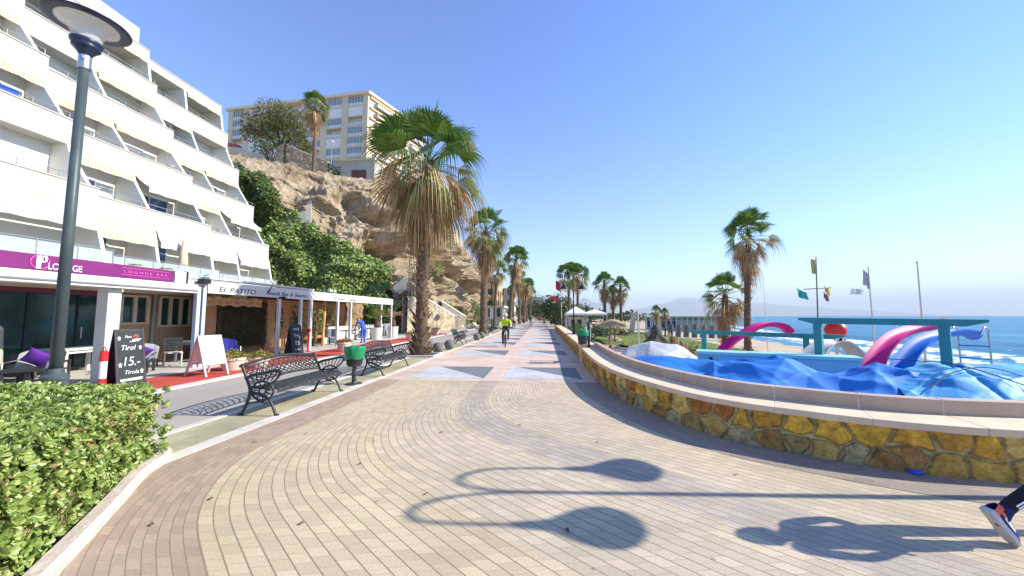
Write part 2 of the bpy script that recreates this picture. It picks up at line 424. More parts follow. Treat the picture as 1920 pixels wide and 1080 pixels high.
WALL_LINE = catmull([(1.47, 13.3, 0), (1.43, 11.6, 0), (1.41, 10.4, 0), (1.42, 9.4, 0), (1.51, 8.1, 0), (1.76, 6.85, 0), (2.18, 5.72, 0), (2.62, 5.1, 0), (3.09, 4.76, 0), (3.46, 4.52, 0),
                     (3.85, 4.33, 0), (4.3, 4.19, 0), (4.8, 4.11, 0), (5.6, 4.06, 0), (7, 4.02, 0), (9, 4.0, 0)], 10)
WALL_LINE = resample(WALL_LINE, .08)
def offs(line, i, d):
    a = line[max(0, i - 1)]; c = line[min(len(line) - 1, i + 1)]; t = (c - a).normalized()
    return line[i] + Vector((-t.y, t.x, 0)) * d      # d > 0: left of the walking direction (towards the beach)
# paver border along the foot of the wall
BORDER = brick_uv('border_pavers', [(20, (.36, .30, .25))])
b = MB(); uvs = []; vs = []; N = len(WALL_LINE)
for i in range(N):
    for k in range(2):
        p = offs(WALL_LINE, i, (-.62, .02)[k]); vs.append((p.x, p.y, .004)); uvs.append((i * .08, (0, .64)[k]))
i0 = next(i for i in range(N) if WALL_LINE[i].y < 9.25)
b.add(vs, [(2 * i, 2 * i + 1, 2 * i + 3, 2 * i + 2) for i in range(i0, N - 1)])
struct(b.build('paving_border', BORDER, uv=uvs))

# pink tiled stretch with its grey and pale blue triangles
def tile_mat(name, c, s=.4):
    m = bpy.data.materials.new(name); n, p = link_tree(m); L = n.links
    p.inputs['Roughness'].default_value = .7; p.inputs['Specular IOR Level'].default_value = .3
    tc = n.nodes.new('ShaderNodeTexCoord'); bt = n.nodes.new('ShaderNodeTexBrick'); L.new(tc.outputs['Object'], bt.inputs['Vector'])
    bt.offset = 0; bt.inputs['Scale'].default_value = 1; bt.inputs['Brick Width'].default_value = s; bt.inputs['Row Height'].default_value = s
    bt.inputs['Mortar Size'].default_value = .004; bt.inputs['Mortar Smooth'].default_value = .3
    bt.inputs['Color1'].default_value = (*c, 1); bt.inputs['Color2'].default_value = (*[min(1, q * 1.13) for q in c], 1); bt.inputs['Mortar'].default_value = (*[q * .72 for q in c], 1)
    t = n.nodes.new('ShaderNodeTexNoise'); t.inputs['Scale'].default_value = .9; t.inputs['Detail'].default_value = 6; L.new(tc.outputs['Object'], t.inputs['Vector'])
    mr = n.nodes.new('ShaderNodeMapRange'); mr.inputs[1].default_value = .3; mr.inputs[2].default_value = .7; mr.inputs[3].default_value = .82; mr.inputs[4].default_value = 1.08; L.new(t.outputs['Fac'], mr.inputs[0])
    sc = n.nodes.new('ShaderNodeVectorMath'); sc.operation = 'SCALE'; L.new(bt.outputs['Color'], sc.inputs[0]); L.new(mr.outputs[0], sc.inputs['Scale'])
    L.new(sc.outputs[0], p.inputs['Base Color']); return m
PINK, LBLUE, DGREY = tile_mat('pink_tiles', (.58, .445, .36)), tile_mat('pale_blue_tiles', (.47, .48, .48)), tile_mat('slate_tiles', (.17, .18, .19))
TBLUE = tile_mat('blue_tiles', (.16, .25, .36))
b = MB(); Y1 = 170
def q4(x0, x1, y0, y1, z=0): b.face([(x0, y0, z), (x1, y0, z), (x1, y1, z), (x0, y1, z)])
q4(-4.2, 1.9, 9.3, Y1, .0)
rows = [(9.62, 11.78), (15.15, 17.45)] + [(20.6 + 4.1 * k, 22.9 + 4.1 * k) for k in range(30)]
for y0, y1 in rows:
    for x0, x1, dk in ((-3.55, -1.52, 2), (-1.02, 1.06, 2)):
        z = .004
        b.mi = 1; b.face([(x0, y0, z), (x1, y0, z), (x0 + .25, y1, z), (x0, y1, z)])
        b.mi = dk; b.face([(x1, y0, z), (x1, y1, z), (x0 + .25, y1, z)])
        b.mi = 0
struct(b.build('tiled_promenade', [PINK, LBLUE, DGREY, TBLUE]))
# thin dark strips across the tiles
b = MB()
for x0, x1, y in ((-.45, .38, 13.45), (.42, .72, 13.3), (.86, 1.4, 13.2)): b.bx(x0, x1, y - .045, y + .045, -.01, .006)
struct(b.build('dark_strips', BLACK))
# white kerb line, tree strip, grey lane, red carpet strip, terrace paving
KERB = mat('pale_kerb', (.66, .61, .53), (.52, .48, .41), 2.2, .8, bump=.15, bscale=35)
b = MB(); b.bx(-4.42, -4.2, 3.75, 9.3, -.01, .006); b.bx(-4.36, -4.2, 9.3, 160, -.01, .012)
b.bx(-5.33, -5.19, 4.1, 160, -.01, .006)
b.bx(-8.5, -8.22, 4.0, 160, -.01, .03)
struct(b.build('kerb_lines', KERB))
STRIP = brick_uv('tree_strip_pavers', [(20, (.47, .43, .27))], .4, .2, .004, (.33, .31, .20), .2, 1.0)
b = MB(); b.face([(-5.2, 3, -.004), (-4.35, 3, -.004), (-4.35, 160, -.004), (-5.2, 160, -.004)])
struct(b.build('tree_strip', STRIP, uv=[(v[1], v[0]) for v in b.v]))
LANE = mat('grey_lane', (.385, .345, .295), (.315, .285, .245), .5, .9, bump=.15, bscale=60, stretch=(1, .25, 1))
b = MB(); b.face([(-8.3, 2, -.004), (-5.26, 2, -.004), (-5.26, 160, -.004), (-8.3, 160, -.004)])
struct(b.build('service_lane', LANE))
REDC = mat('red_carpet', (.52, .075, .045), (.42, .055, .035), 1.2, .95, bump=.3, bscale=120)
b = MB(); b.face([(-10.35, 7.6, .012), (-8.5, 7.0, .012), (-8.5, 34, .012), (-10.3, 34, .012)])
struct(b.build('red_paving', REDC))
TERR = tile_mat('terrace_tiles', (.50, .47, .43), .45)
b = MB(); b.face([(-15.5, 2, .005), (-8.5, 2, .005), (-8.5, 34, .005), (-15.5, 34, .005)])
struct(b.build('restaurant_terrace', TERR))
# rust stain and white splash lie on the paving as thin marks of their own shape
# ================================================================ STONE WALLS
def attr_mat(name, rough=.85, bump=.3, bscale=25, spec=.3):
    m = bpy.data.materials.new(name); n, p = link_tree(m); L = n.links
    p.inputs['Roughness'].default_value = rough; p.inputs['Specular IOR Level'].default_value = spec
    a = n.nodes.new('ShaderNodeAttribute'); a.attribute_name = 'tint'
    tc = n.nodes.new('ShaderNodeTexCoord'); t = n.nodes.new('ShaderNodeTexNoise'); t.inputs['Scale'].default_value = 9; t.inputs['Detail'].default_value = 8
    L.new(tc.outputs['Object'], t.inputs['Vector'])
    mr = n.nodes.new('ShaderNodeMapRange'); mr.inputs[1].default_value = .3; mr.inputs[2].default_value = .7; mr.inputs[3].default_value = .6; mr.inputs[4].default_value = 1.4; L.new(t.outputs['Fac'], mr.inputs[0])
    sc = n.nodes.new('ShaderNodeVectorMath'); sc.operation = 'SCALE'; L.new(a.outputs['Color'], sc.inputs[0]); L.new(mr.outputs[0], sc.inputs['Scale'])
    L.new(sc.outputs[0], p.inputs['Base Color'])
    t2 = n.nodes.new('ShaderNodeTexNoise'); t2.inputs['Scale'].default_value = bscale; t2.inputs['Detail'].default_value = 8; L.new(tc.outputs['Object'], t2.inputs['Vector'])
    bp = n.nodes.new('ShaderNodeBump'); bp.inputs['Strength'].default_value = bump; bp.inputs['Distance'].default_value = .03
    L.new(t2.outputs['Fac'], bp.inputs['Height']); L.new(bp.outputs[0], p.inputs['Normal']); return m
RUBBLE = attr_mat('rubble_stone')
def set_tint(o, cols):
    a = o.data.color_attributes.new('tint', 'FLOAT_COLOR', 'POINT')
    a.data.foreach_set('color', [q for c in cols for q in (*c, 1)])
def stone_face(name, line, h, step, parent, seed, out=-1, cell=.34):
    """rubble masonry: irregular stones bulge out of pale mortar; line is the foot of the wall"""
    rng = random.Random(seed); L = (len(line) - 1) * step; sites = []; cols = []
    x = 0
    rowsz = [h * .26, h * .74]
    for r, z0 in enumerate(rowsz):
        x = rng.random() * .2
        while x < L + .5:
            wd = cell * rng.uniform(.55, 1.25); x += wd * .5
            sites.append((x, z0 + rng.uniform(-.07, .07))); x += wd * .5
            g = rng.random()
            if r == 0: c = [(.44, .29, .08), (.32, .22, .075), (.50, .30, .06), (.40, .31, .16), (.34, .18, .055)][int(g * 4.99)]
            else: c = [(.66, .38, .05), (.60, .32, .045), (.50, .26, .04), (.64, .44, .12), (.42, .16, .04)][int(g * 4.99)]
            cols.append(c)
    buckets = {}
    for i, s in enumerate(sites): buckets.setdefault(int(s[0] / .5), []).append(i)
    nz = max(6, int(h / step * 1.2)); vs = []; tc = []
    b = MB(); N = len(line)
    for i in range(N):
        for k in range(nz + 1):
            z = h * k / nz; u = i * step
            uu = u + .045 * noise.noise((u * 7, z * 7, seed)) + .012 * noise.noise((u * 25, z * 25, seed)); zz = z + .045 * noise.noise((u * 6, z * 6, seed + 9))
            c = [(((uu - sites[j][0]) ** 2 + ((zz - sites[j][1]) * 1.25) ** 2) ** .5, j) for q in range(int(u / .5) - 2, int(u / .5) + 3) for j in buckets.get(q, ())]
            c.sort(); d = (c[1][0] - c[0][0]) * .5
            t = min(1, max(0, (d - .006) / .020)); t = t * t * (3 - 2 * t)
            p = offs(line, i, out * (.035 * t + .012 * noise.noise((u * 9, z * 9, 1)) * t + .009 * noise.noise((u * 34, z * 34, 6)) * t)); vs.append((p.x, p.y, z))
            g = .48, .36, .17
            eg = 1 - 2.2 * t * (1 - t) * (1 if d > .002 else 0); gr = 1 + .35 * noise.noise((u * 40, z * 40, 2)) * t
            tc.append(tuple(max(.01, lerp(g[q], cols[c[0][1]][q], t) * eg * gr) for q in range(3)))
    b.add(vs, [(i * (nz + 1) + k, i * (nz + 1) + k + 1, (i + 1) * (nz + 1) + k + 1, (i + 1) * (nz + 1) + k) for i in range(N - 1) for k in range(nz)])
    o = b.build(name, RUBBLE, parent, world=True, smooth=True); set_tint(o, tc); return o
def sweep(name, line, step, prof, m, parent, slab=None, gap=.008, jit=0, seed=1, bevel=0):
    """sweeps a closed profile of (offset, z) along the line, cut into slabs"""
    b = MB(); N = len(line); per = int((slab or 1e9) / step); i = 0; rng = random.Random(seed)
    while i < N - 1:
        e = min(N - 1, i + per) if slab else N - 1
        ring = []
        for q in range(i, e + 1):
            A = []
            for j, (d, z) in enumerate(prof):
                p = offs(line, q, d)
                if q == e and slab and e < N - 1: p = p + (line[q - 1] - line[q]).normalized() * gap
                zz = z + (jit * max(0, noise.noise((q * step * 5, seed, 2)) ) if j == 0 else 0)
                A.append((p.x, p.y, zz))
            ring.append(A)
        n = len(prof); vs = [p for A in ring for p in A]; K = len(ring)
        fs = [(a * n + j, (a + 1) * n + j, (a + 1) * n + (j + 1) % n, a * n + (j + 1) % n) for a in range(K - 1) for j in range(n)]
        fs += [tuple(range(n)), tuple((K - 1) * n + j for j in reversed(range(n)))]
        b.add(vs, fs); i = e
    return b.build(name, m, parent, world=True, bevel=bevel)
COPE = mat('pinkish_stone_slab', (.76, .60, .43), (.67, .51, .36), 3, .7, bump=.2, bscale=60)
COPE2 = mat('taupe_stone_riser', (.52, .40, .31), (.45, .34, .26), 3, .8, bump=.2, bscale=60)
LIME = mat('pale_mortar', (.72, .66, .58), (.62, .56, .49), 8, .85)
wall = thing('stone_wall', 'low curved stone wall with pinkish seat slab around the blue tarps', 'wall', (1.5, 9, 0))
FINE = resample(WALL_LINE, .014)
stone_face('stone_face', FINE, .45, .014, wall, 3)
sweep('seat_slab', WALL_LINE, .08, [(-.055, .445), (-.055, .525), (.44, .53), (.44, .445)], COPE, wall, slab=.95, jit=.02, bevel=.008)
sweep('back_slab', WALL_LINE, .08, [(.445, .40), (.445, .695), (.575, .70), (.575, .40)], COPE2, wall, slab=.95, bevel=.008)
sweep('mortar_joint', WALL_LINE, .08, [(-.045, .45), (-.045, .521), (.447, .527), (.452, .690), (.57, .693), (.57, .42)], LIME, wall)
sweep('wall_core', WALL_LINE, .08, [(.03, -.9), (.03, .44), (.56, .44), (.56, -.9)], LIME, wall)
# straight wall further along the promenade
FAR_LINE = resample([Vector((1.72, 46, 0)), Vector((1.5, 13.5, 0))], .06)
wall2 = thing('stone_wall', 'long straight low stone wall running along the promenade beyond the bin', 'wall', (1.6, 20, 0))
stone_face('stone_face', FAR_LINE, .47, .06, wall2, 8)
sweep('seat_slab', FAR_LINE, .06, [(-.05, .47), (-.05, .55), (.55, .55), (.55, .47)], COPE, wall2, slab=1.2)
sweep('wall_core', FAR_LINE, .06, [(.03, -.9), (.03, .462), (.53, .462), (.53, -.9)], LIME, wall2)
b = MB(); b.bx(1.38, 2.1, 13.1, 13.55, -.5, .64); b.build('end_pillar', COPE, wall2, world=True, bevel=.015)
# ================================================================ PLANTS
LEAF_HEDGE = mat('hedge_leaf', (.11, .19, .035), (.46, .52, .17), rough=.34, island=True, c3=(.27, .37, .09), transl=.25, spec=.6)
TWIG = mat('hedge_twig', (.09, .065, .035), (.05, .04, .02), 20, .9)
SOIL = mat('dry_soil', (.16, .11, .07), (.09, .06, .04), 12, .95, bump=.5)
PALM_G = mat('palm_leaf', (.05, .12, .018), (.19, .28, .045), rough=.42, island=True, c3=(.095, .19, .028), transl=.22, spec=.5)
PALM_D = mat('dead_palm_leaf', (.62, .45, .26), (.22, .12, .055), rough=.8, island=True, c3=(.44, .29, .14), transl=.15, spec=.2)
PALM_M = mat('fading_palm_leaf', (.46, .42, .20), (.07, .14, .025), rough=.6, island=True, c3=(.17, .23, .06), transl=.2, spec=.3)
BARK = mat('palm_bark', (.20, .135, .09), (.085, .055, .04), 6, .95, bump=.9, bscale=14, stretch=(1, 1, 3))
BOOT = mat('old_leaf_base', (.36, .25, .16), (.16, .095, .055), rough=.9, island=True, spec=.2)

def leaf_quads(b, p, d, n, L, W):
    """one obovate leaf folded along its midrib, six points"""
    s = d.cross(n).normalized()
    a = p; c = p + d * L * .6 + n * L * .05; e = p + d * L
    l1 = p + d * L * .62 + s * W * .5 + n * L * .12; l2 = p + d * L * .62 - s * W * .5 + n * L * .12
    b.add([a, l1, e, c, l2], [(0, 1, 2, 3), (0, 3, 2, 4)])
def leaf_round(b, p, d, n, L, W):
    """blunt obovate leaf, slightly folded along the midrib"""
    s = d.cross(n).normalized(); P = [p]
    for t, k, h in ((.35, .30, .02), (.72, .52, .08), (.94, .32, .08)): P += [p + d * L * t + s * W * k + n * L * h, p + d * L * t - s * W * k + n * L * h]
    P += [p + d * L * .55 - n * L * .03, p + d * L]
    b.add(P, [(0, 1, 3, 7), (1, 3, 7), (3, 5, 8, 7), (0, 7, 4, 2), (7, 8, 6, 4)][0:1] + [(3, 5, 8, 7), (0, 7, 4, 2), (7, 8, 6, 4)])
def rosette(b, p, n, rng, k, L):
    q = n.to_track_quat('Z', 'X').to_matrix(); t0 = rng.random() * 6.28
    for i in range(k):
        t = t0 + 2.4 * i; el = rng.uniform(.15, 1.0)
        d = q @ Vector((math.cos(t) * math.cos(el), math.sin(t) * math.cos(el), math.sin(el)))
        nn = q @ Vector((-math.cos(t) * math.sin(el), -math.sin(t) * math.sin(el), math.cos(el)))
        l = L * rng.uniform(.7, 1.25)
        leaf_round(b, p, d, nn, l, l * .56)

# ---- clipped hedge in its kerbed bed
hedge = thing('hedge', 'clipped bright green leafy hedge in the kerbed bed at the corner', 'hedge', (-4.5, 2.6, 0))
HP = [(-4.42, 3.86), (-3.86, 3.0), (-3.36, 2.28), (-2.95, 1.55), (-2.6, .7), (-8.5, .7), (-8.5, 3.98)]
rng = random.Random(5); b = MB(); HH = .84
def edge_pt(poly, rng):
    k = rng.choices(range(4), [(Vector(poly[i + 1]) - Vector(poly[i])).length for i in range(4)])[0]
    a = Vector(poly[k]); c = Vector(poly[k + 1]); t = rng.random(); p = a.lerp(c, t); d = (c - a).normalized()
    return p, Vector((-d.y, d.x))
for i in range(3500):      # side facing the paving
    p, nrm = edge_pt(HP, rng); z = rng.uniform(.06, HH)
    o3 = Vector((nrm.x, nrm.y, 0)) * (rng.uniform(-.15, .025) + .05 * noise.noise((p.x * 3, p.y * 3, z * 4)))
    n = (Vector((nrm.x, nrm.y, .25)) + Vector((rng.gauss(0, .4), rng.gauss(0, .4), rng.gauss(0, .4)))).normalized()
    if z > HH - .08: n = (n + Vector((0, 0, .7))).normalized(); o3 *= 1
    rosette(b, Vector((p.x, p.y, z)) + o3, n, rng, rng.randint(6, 9), .049)
def inside(p, poly):
    c = False; j = len(poly) - 1
    for i in range(len(poly)):
        if (poly[i][1] > p[1]) != (poly[j][1] > p[1]) and p[0] < (poly[j][0] - poly[i][0]) * (p[1] - poly[i][1]) / (poly[j][1] - poly[i][1]) + poly[i][0]: c = not c
        j = i
    return c
k = 0
while k < 4200:            # clipped top
    p = (rng.uniform(-7.4, -2.6), rng.uniform(1.2, 4.0))
    if not inside(p, HP): continue
    k += 1; z = HH + .035 * noise.noise((p[0] * 2.5, p[1] * 2.5, 1)) + rng.uniform(-.06, .02)
    n = Vector((rng.gauss(0, .4), rng.gauss(0, .4), 1)).normalized()
    rosette(b, Vector((p[0], p[1], z)), n, rng, rng.randint(6, 9), .049)
for i in range(500):       # back face, seen from beyond
    x = rng.uniform(-7.4, -4.3); n = Vector((rng.gauss(0, .4), 1, rng.gauss(0, .4))).normalized()
    rosette(b, Vector((x, 3.95 + rng.uniform(-.06, .03), rng.uniform(.1, HH))), n, rng, 6, .052)
b.build('foliage', LEAF_HEDGE, hedge, world=True)
b = MB()
for i in range(260):
    p, nrm = edge_pt(HP, rng); z = rng.uniform(.05, HH + .01); q = rng.uniform(-.05, .04)
    rosette(b, Vector((p.x + nrm.x * q, p.y + nrm.y * q, z)), Vector((nrm.x + rng.gauss(0, .5), nrm.y + rng.gauss(0, .5), rng.gauss(0, .5))).normalized(), rng, 2, .045)
b.build('dry_leaves', mat('dry_hedge_leaf', (.30, .20, .09), (.16, .10, .05), rough=.8, island=True), hedge, world=True)
b = MB()
cx, cy = -5.2, 2.5
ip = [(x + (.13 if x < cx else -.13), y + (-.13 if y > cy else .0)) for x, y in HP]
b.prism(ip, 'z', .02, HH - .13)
for i in range(420):
    p, nrm = edge_pt(HP, rng); a = Vector((p.x - nrm.x * .14, p.y - nrm.y * .14, rng.uniform(.0, .5)))
    e = a + Vector((nrm.x * .13 + rng.gauss(0, .05), nrm.y * .13 + rng.gauss(0, .05), rng.uniform(.1, .35)))
    b.tube([a, (a + e) / 2 + Vector((rng.gauss(0, .02), rng.gauss(0, .02), 0)), e], [.005, .004, .002], 4, cap=False)
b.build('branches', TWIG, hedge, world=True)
b = MB(); b.face([(x, y, .012) for x, y in HP]); b.build('bed_soil', SOIL, hedge, world=True)
kl = resample(catmull([(-5.6, 4.3, 0), (-4.9, 4.25, 0), (-4.52, 4.12, 0), (-4.3, 3.88, 0), (-4.12, 3.52, 0), (-3.68, 2.92, 0), (-3.28, 2.36, 0), (-2.98, 1.9, 0), (-2.7, 1.3, 0), (-2.4, .5, 0)], 8), .06)
kb = thing('bed_kerb', 'rounded pale stone kerb edging the hedge bed', 'kerb', (-4, 3, 0))
sweep('kerb_stone', kl, .06, [(-.075, -.01), (-.075, .05), (-.045, .085), (.045, .085), (.075, .05), (.075, -.01)], mat('worn_kerb_stone', (.62, .53, .45), (.50, .42, .35), 6, .8, bump=.3, bscale=30), kb, slab=.6, gap=.006)

# ---- fan palms (built once per kind, then copied)
def fan(b, hub, d, up, r, nseg, spread, droop, rng, solid=.5, drop_tip=.0, roll=0, fill=.46):
    s = d.cross(up); s = s.normalized() if s.length > .05 else d.orthogonal().normalized(); n = s.cross(d).normalized()
    s, n = s * math.cos(roll) + n * math.sin(roll), n * math.cos(roll) - s * math.sin(roll)
    da = 2 * spread / nseg
    for i in range(nseg):
        a = -spread + da * (i + .5); L = r * (.72 + .28 * math.cos(a * .8)) * rng.uniform(.9, 1.08)
        ld = (d * math.cos(a) + s * math.sin(a) + n * (.22 * abs(math.sin(a)) - .05)).normalized()
        sd = (s * math.cos(a) - d * math.sin(a)).normalized()
        P = [hub, hub + ld * L * solid, hub + ld * L * .8, hub + ld * L]
        g = droop * L
        P[1] = P[1] - Vector((0, 0, g * .18)); P[2] = P[2] - Vector((0, 0, g * .55)); P[3] = P[3] - Vector((0, 0, g * (1.0 + drop_tip)))
        w1 = L * solid * da * fill; w2 = w1 * .45
        b.add([P[0], P[1] + sd * w1, P[2] + sd * w2, P[3], P[2] - sd * w2, P[1] - sd * w1], [(0, 1, 5), (1, 2, 4, 5), (2, 3, 4)])
def frond(b, c, az, el, pl, r, nseg, spread, droop, rng, pet=.02, drop_tip=0, np=5, roll=0, solid=.5, fill=.46):
    d = Vector((math.cos(az) * math.cos(el), math.sin(az) * math.cos(el), math.sin(el)))
    pts = [c + d * (pl * t) - Vector((0, 0, .22 * pl * droop * t * t)) for t in (0, .35, .7, 1)]
    b.tube(pts, [pet * 1.5, pet, pet * .8, pet * .6], np, cap=False)
    dd = (pts[3] - pts[2]).normalized()
    fan(b, pts[3], dd, Vector((0, 0, 1)), r, nseg, spread, droop, rng, drop_tip=drop_tip, roll=roll, solid=solid, fill=fill)
def palm(name, label, loc, H, tr, seed, ng=34, nm=16, nd=60, scale=1.0, nseg=22, skirt=3.2, boots=0, lean=(0, 0), group=None, rad=1.0, flare=1.5):
    rng = random.Random(seed); t = thing(name, label, 'palm tree', loc, 0, group)
    b = MB(); rings = int(H * 7); pts = []; rs = []
    for i in range(rings + 1):
        q = i / rings; z = H * q
        pts.append(Vector((lean[0] * q * q + .05 * noise.noise((z * .4, seed, 0)), lean[1] * q * q, z - .05)))
        rs.append(tr * (1 + (flare - 1) * math.exp(-z * 1.6)) * (1 - .18 * q) * (1 + (.07 if i % 2 else -.05) + .06 * noise.noise((z * 3, seed, 4))))
    b.tube(pts, rs, 14)
    b.build('trunk', BARK, t, smooth=True)
    top = pts[-1]
    if boots:
        bo = MB()
        for i in range(boots):
            z = H * .98 * (rng.random() ** 1.7); az = rng.random() * 6.283; q = z / H
            c = Vector((lean[0] * q * q, lean[1] * q * q, z)); out = Vector((math.cos(az), math.sin(az), 0))
            L = rng.uniform(.18, .42) * (1.25 if z < 1.6 else .62); sd = Vector((-out.y, out.x, 0)); wd = rng.uniform(.035, .075)
            r0 = tr * (1 + (flare - 1) * math.exp(-z * 1.6)) * .9
            p0 = c + out * r0; p1 = p0 + out * L * .38 + Vector((0, 0, L * .55)); p2 = p1 + out * L * .3 + Vector((0, 0, L * .28))
            bo.add([p0 + sd * wd * 1.4, p0 - sd * wd * 1.4, p1 - sd * wd, p1 + sd * wd, p2 - sd * wd * .25, p2 + sd * wd * .25], [(0, 1, 2, 3), (3, 2, 4, 5)])
        bo.build('leaf_bases', BOOT, t)
    b = MB()
    for i in range(ng):
        q = (i + .5) / ng; az = i * 2.39996 + rng.gauss(0, .25); el = R(86 - 74 * q ** .9 + rng.gauss(0, 7))
        frond(b, top + Vector((0, 0, .12 * (1 - q))), az, el, scale * rng.uniform(.8, 1.25), scale * rng.uniform(.85, 1.15) * rad, nseg, R(rng.uniform(75, 105)), .16 + .3 * q, rng, drop_tip=.3, roll=rng.gauss(0, .5), solid=.58, fill=.53)
    b.build('crown', PALM_G, t)
    b = MB(); b2 = MB()
    for i in range(nm):
        q = i / nm; az = i * 2.39996 + 1 + rng.gauss(0, .3); el = R(18 - 50 * q + rng.gauss(0, 10))
        frond(b if rng.random() < .72 else b2, top - Vector((0, 0, .1 + .3 * q)), az, el, scale * rng.uniform(.75, 1.2), scale * rng.uniform(.7, 1.1) * rad, max(8, int(nseg * .75)), R(rng.uniform(60, 95)), rng.uniform(.5, 1.1), rng, drop_tip=.5, roll=rng.gauss(0, .6))
    b.build('fading_fronds', PALM_M, t)
    b = b2
    for i in range(nd):
        q = i / nd; az = i * 2.39996 + rng.gauss(0, .3); z = top.z - .2 - skirt * .55 * q * rng.uniform(.75, 1.1)
        el = R(lerp(-18, -74, q ** .6) + rng.gauss(0, 9)); f = z / H
        c = Vector((lean[0] * f * f, lean[1] * f * f, z))
        frond(b, c, az, el, scale * rng.uniform(.5, .9) * (1 - .35 * q), scale * rng.uniform(.45, .9) * rad, max(7, int(nseg * .6)), R(rng.uniform(40, 75)), rng.uniform(.6, 1.1), rng, drop_tip=.5, roll=rng.gauss(0, .7))
    b.build('dead_fronds', PALM_D, t)
    return t
palm('fan_palm', 'tall shaggy fan palm with a thick skirt of dry fronds behind the second bench', (-4.95, 14.75, 0), 8.25, .255, 11, ng=24, nm=24, nd=64, scale=1.34, nseg=30, skirt=1.9, boots=330, lean=(.10, .1), rad=1.15, group='fan palms along the promenade')
palm('fan_palm', 'second shaggy fan palm in line, rising behind the cyclist beside the far bench', (-5.0, 31.2, 0), 9.2, .30, 23, ng=20, nm=26, nd=70, scale=1.2, nseg=18, skirt=4.2, boots=120, lean=(.15, .1), group='fan palms along the promenade')
B1 = palm('fan_palm', 'tallest fan palm on the beach, its bare trunk rising beyond the pink slide', (12.4, 23.1, -.95), 7.6, .19, 31, ng=26, nm=14, nd=46, scale=.84, nseg=18, skirt=3.0, boots=40, lean=(.35, 0), group='fan palms on the beach')
B2 = palm('fan_palm', 'short leaning beach palm left of the tallest one, with drooping dry skirt', (12.0, 25.0, -.95), 4.0, .22, 37, ng=16, nm=12, nd=34, scale=.86, nseg=16, skirt=2.6, boots=30, lean=(.15, 0), group='fan palms on the beach')
P3 = palm('fan_palm', 'slim full-crowned promenade palm, third in line from the nearest one', (-4.3, 50, 0), 9.6, .26, 41, ng=36, nm=12, nd=30, scale=1.05, nseg=11, skirt=2.6, lean=(.9, 0), group='fan palms along the promenade')
def pc(src, loc, sc, rz, label, group): return copy_tree(src, loc, rz, label, None, sc, group)
GP, GB = 'fan palms along the promenade', 'fan palms on the beach'
pc(P3, (-8.0, 62, 0), 1.0, 1.0, 'small-looking palm with drooping crown beside the far left lamp post', GP)
pc(P3, (-4.4, 74, 0), 1.02, 2.0, 'leading palm of the distant dense row on the left of the promenade', GP)
for k, (x, y, s) in enumerate(((-3.9, 84, .92), (-4.6, 92, 1.0), (-4.0, 101, .9), (-4.8, 110, 1.0), (-3.6, 120, .95), (-6.5, 104, .95), (-6.8, 88, .85), (-4.2, 132, 1.0))):
    pc(P3, (x, y, 0), s, k * 1.3, 'distant fan palm standing in the dense far row left of the promenade', GP)
P4 = palm('fan_palm', 'left palm of the bushy pair behind the double lamp post by the wall', (3.55, 47, -.6), 7.6, .2, 53, ng=32, nm=10, nd=22, scale=.92, nseg=11, skirt=1.4, group=GB)
pc(P4, (4.75, 47.8, -.6), 1.0, 2.1, 'right palm of the bushy pair behind the double lamp post by the wall', GB)
P5 = palm('fan_palm', 'tallest and leftmost of the three palms standing together on the beach', (9.6, 56, -.9), 7.6, .24, 59, ng=26, nm=10, nd=44, scale=.95, nseg=11, skirt=3.0, group=GB)
pc(P5, (10.95, 56.5, -.9), .78, 1.1, 'shortest palm, in the middle of the three standing together on the beach', GB)
pc(P5, (12.0, 56, -.9), .92, 2.3, 'rightmost of the three palms standing together on the beach', GB)
pc(P5, (14.4, 47, -.9), .42, 3.1, 'small bushy palm by the slim white pole, left of the beach huts', GB)
pc(P5, (15.1, 46, -.9), .38, 4.4, 'smallest palm, close behind the bushy one left of the beach huts', GB)
# ================================================================ BUILDINGS
PANEW = mat('window_white', (.72, .74, .74), (.66, .68, .68), 2, .4)
AWN_S = None
def stripe_mat(name, ca, cb, period, axis='Y'):
    m = bpy.data.materials.new(name); n, p = link_tree(m); L = n.links; p.inputs['Roughness'].default_value = .85
    tc = n.nodes.new('ShaderNodeTexCoord'); sx = n.nodes.new('ShaderNodeSeparateXYZ'); L.new(tc.outputs['Object'], sx.inputs[0])
    a = n.nodes.new('ShaderNodeMath'); a.operation = 'DIVIDE'; a.inputs[1].default_value = period; L.new(sx.outputs[axis], a.inputs[0])
    f = n.nodes.new('ShaderNodeMath'); f.operation = 'FRACT'; L.new(a.outputs[0], f.inputs[0])
    g = n.nodes.new('ShaderNodeMath'); g.operation = 'GREATER_THAN'; g.inputs[1].default_value = .5; L.new(f.outputs[0], g.inputs[0])
    mx = n.nodes.new('ShaderNodeMix'); mx.data_type = 'RGBA'; L.new(g.outputs[0], mx.inputs['Factor']); mx.inputs['A'].default_value = (*ca, 1); mx.inputs['B'].default_value = (*cb, 1)
    L.new(mx.outputs['Result'], p.inputs['Base Color']); return m
STRIPE = stripe_mat('awning_stripes', (.60, .56, .47), (.56, .41, .24), .15)
CANVAS = mat('white_canvas', (.50, .49, .465), (.43, .42, .395), 2, .9)
CREAMW = mat('cream_wall', (.70, .64, .52), (.62, .56, .45), .8, .85)
RAILM = mat('pale_metal_rail', (.34, .37, .38), (.28, .31, .32), 5, .4, metal=.4)
SHUT = mat('white_shutter', (.74, .74, .72), (.66, .66, .64), 1, .6)

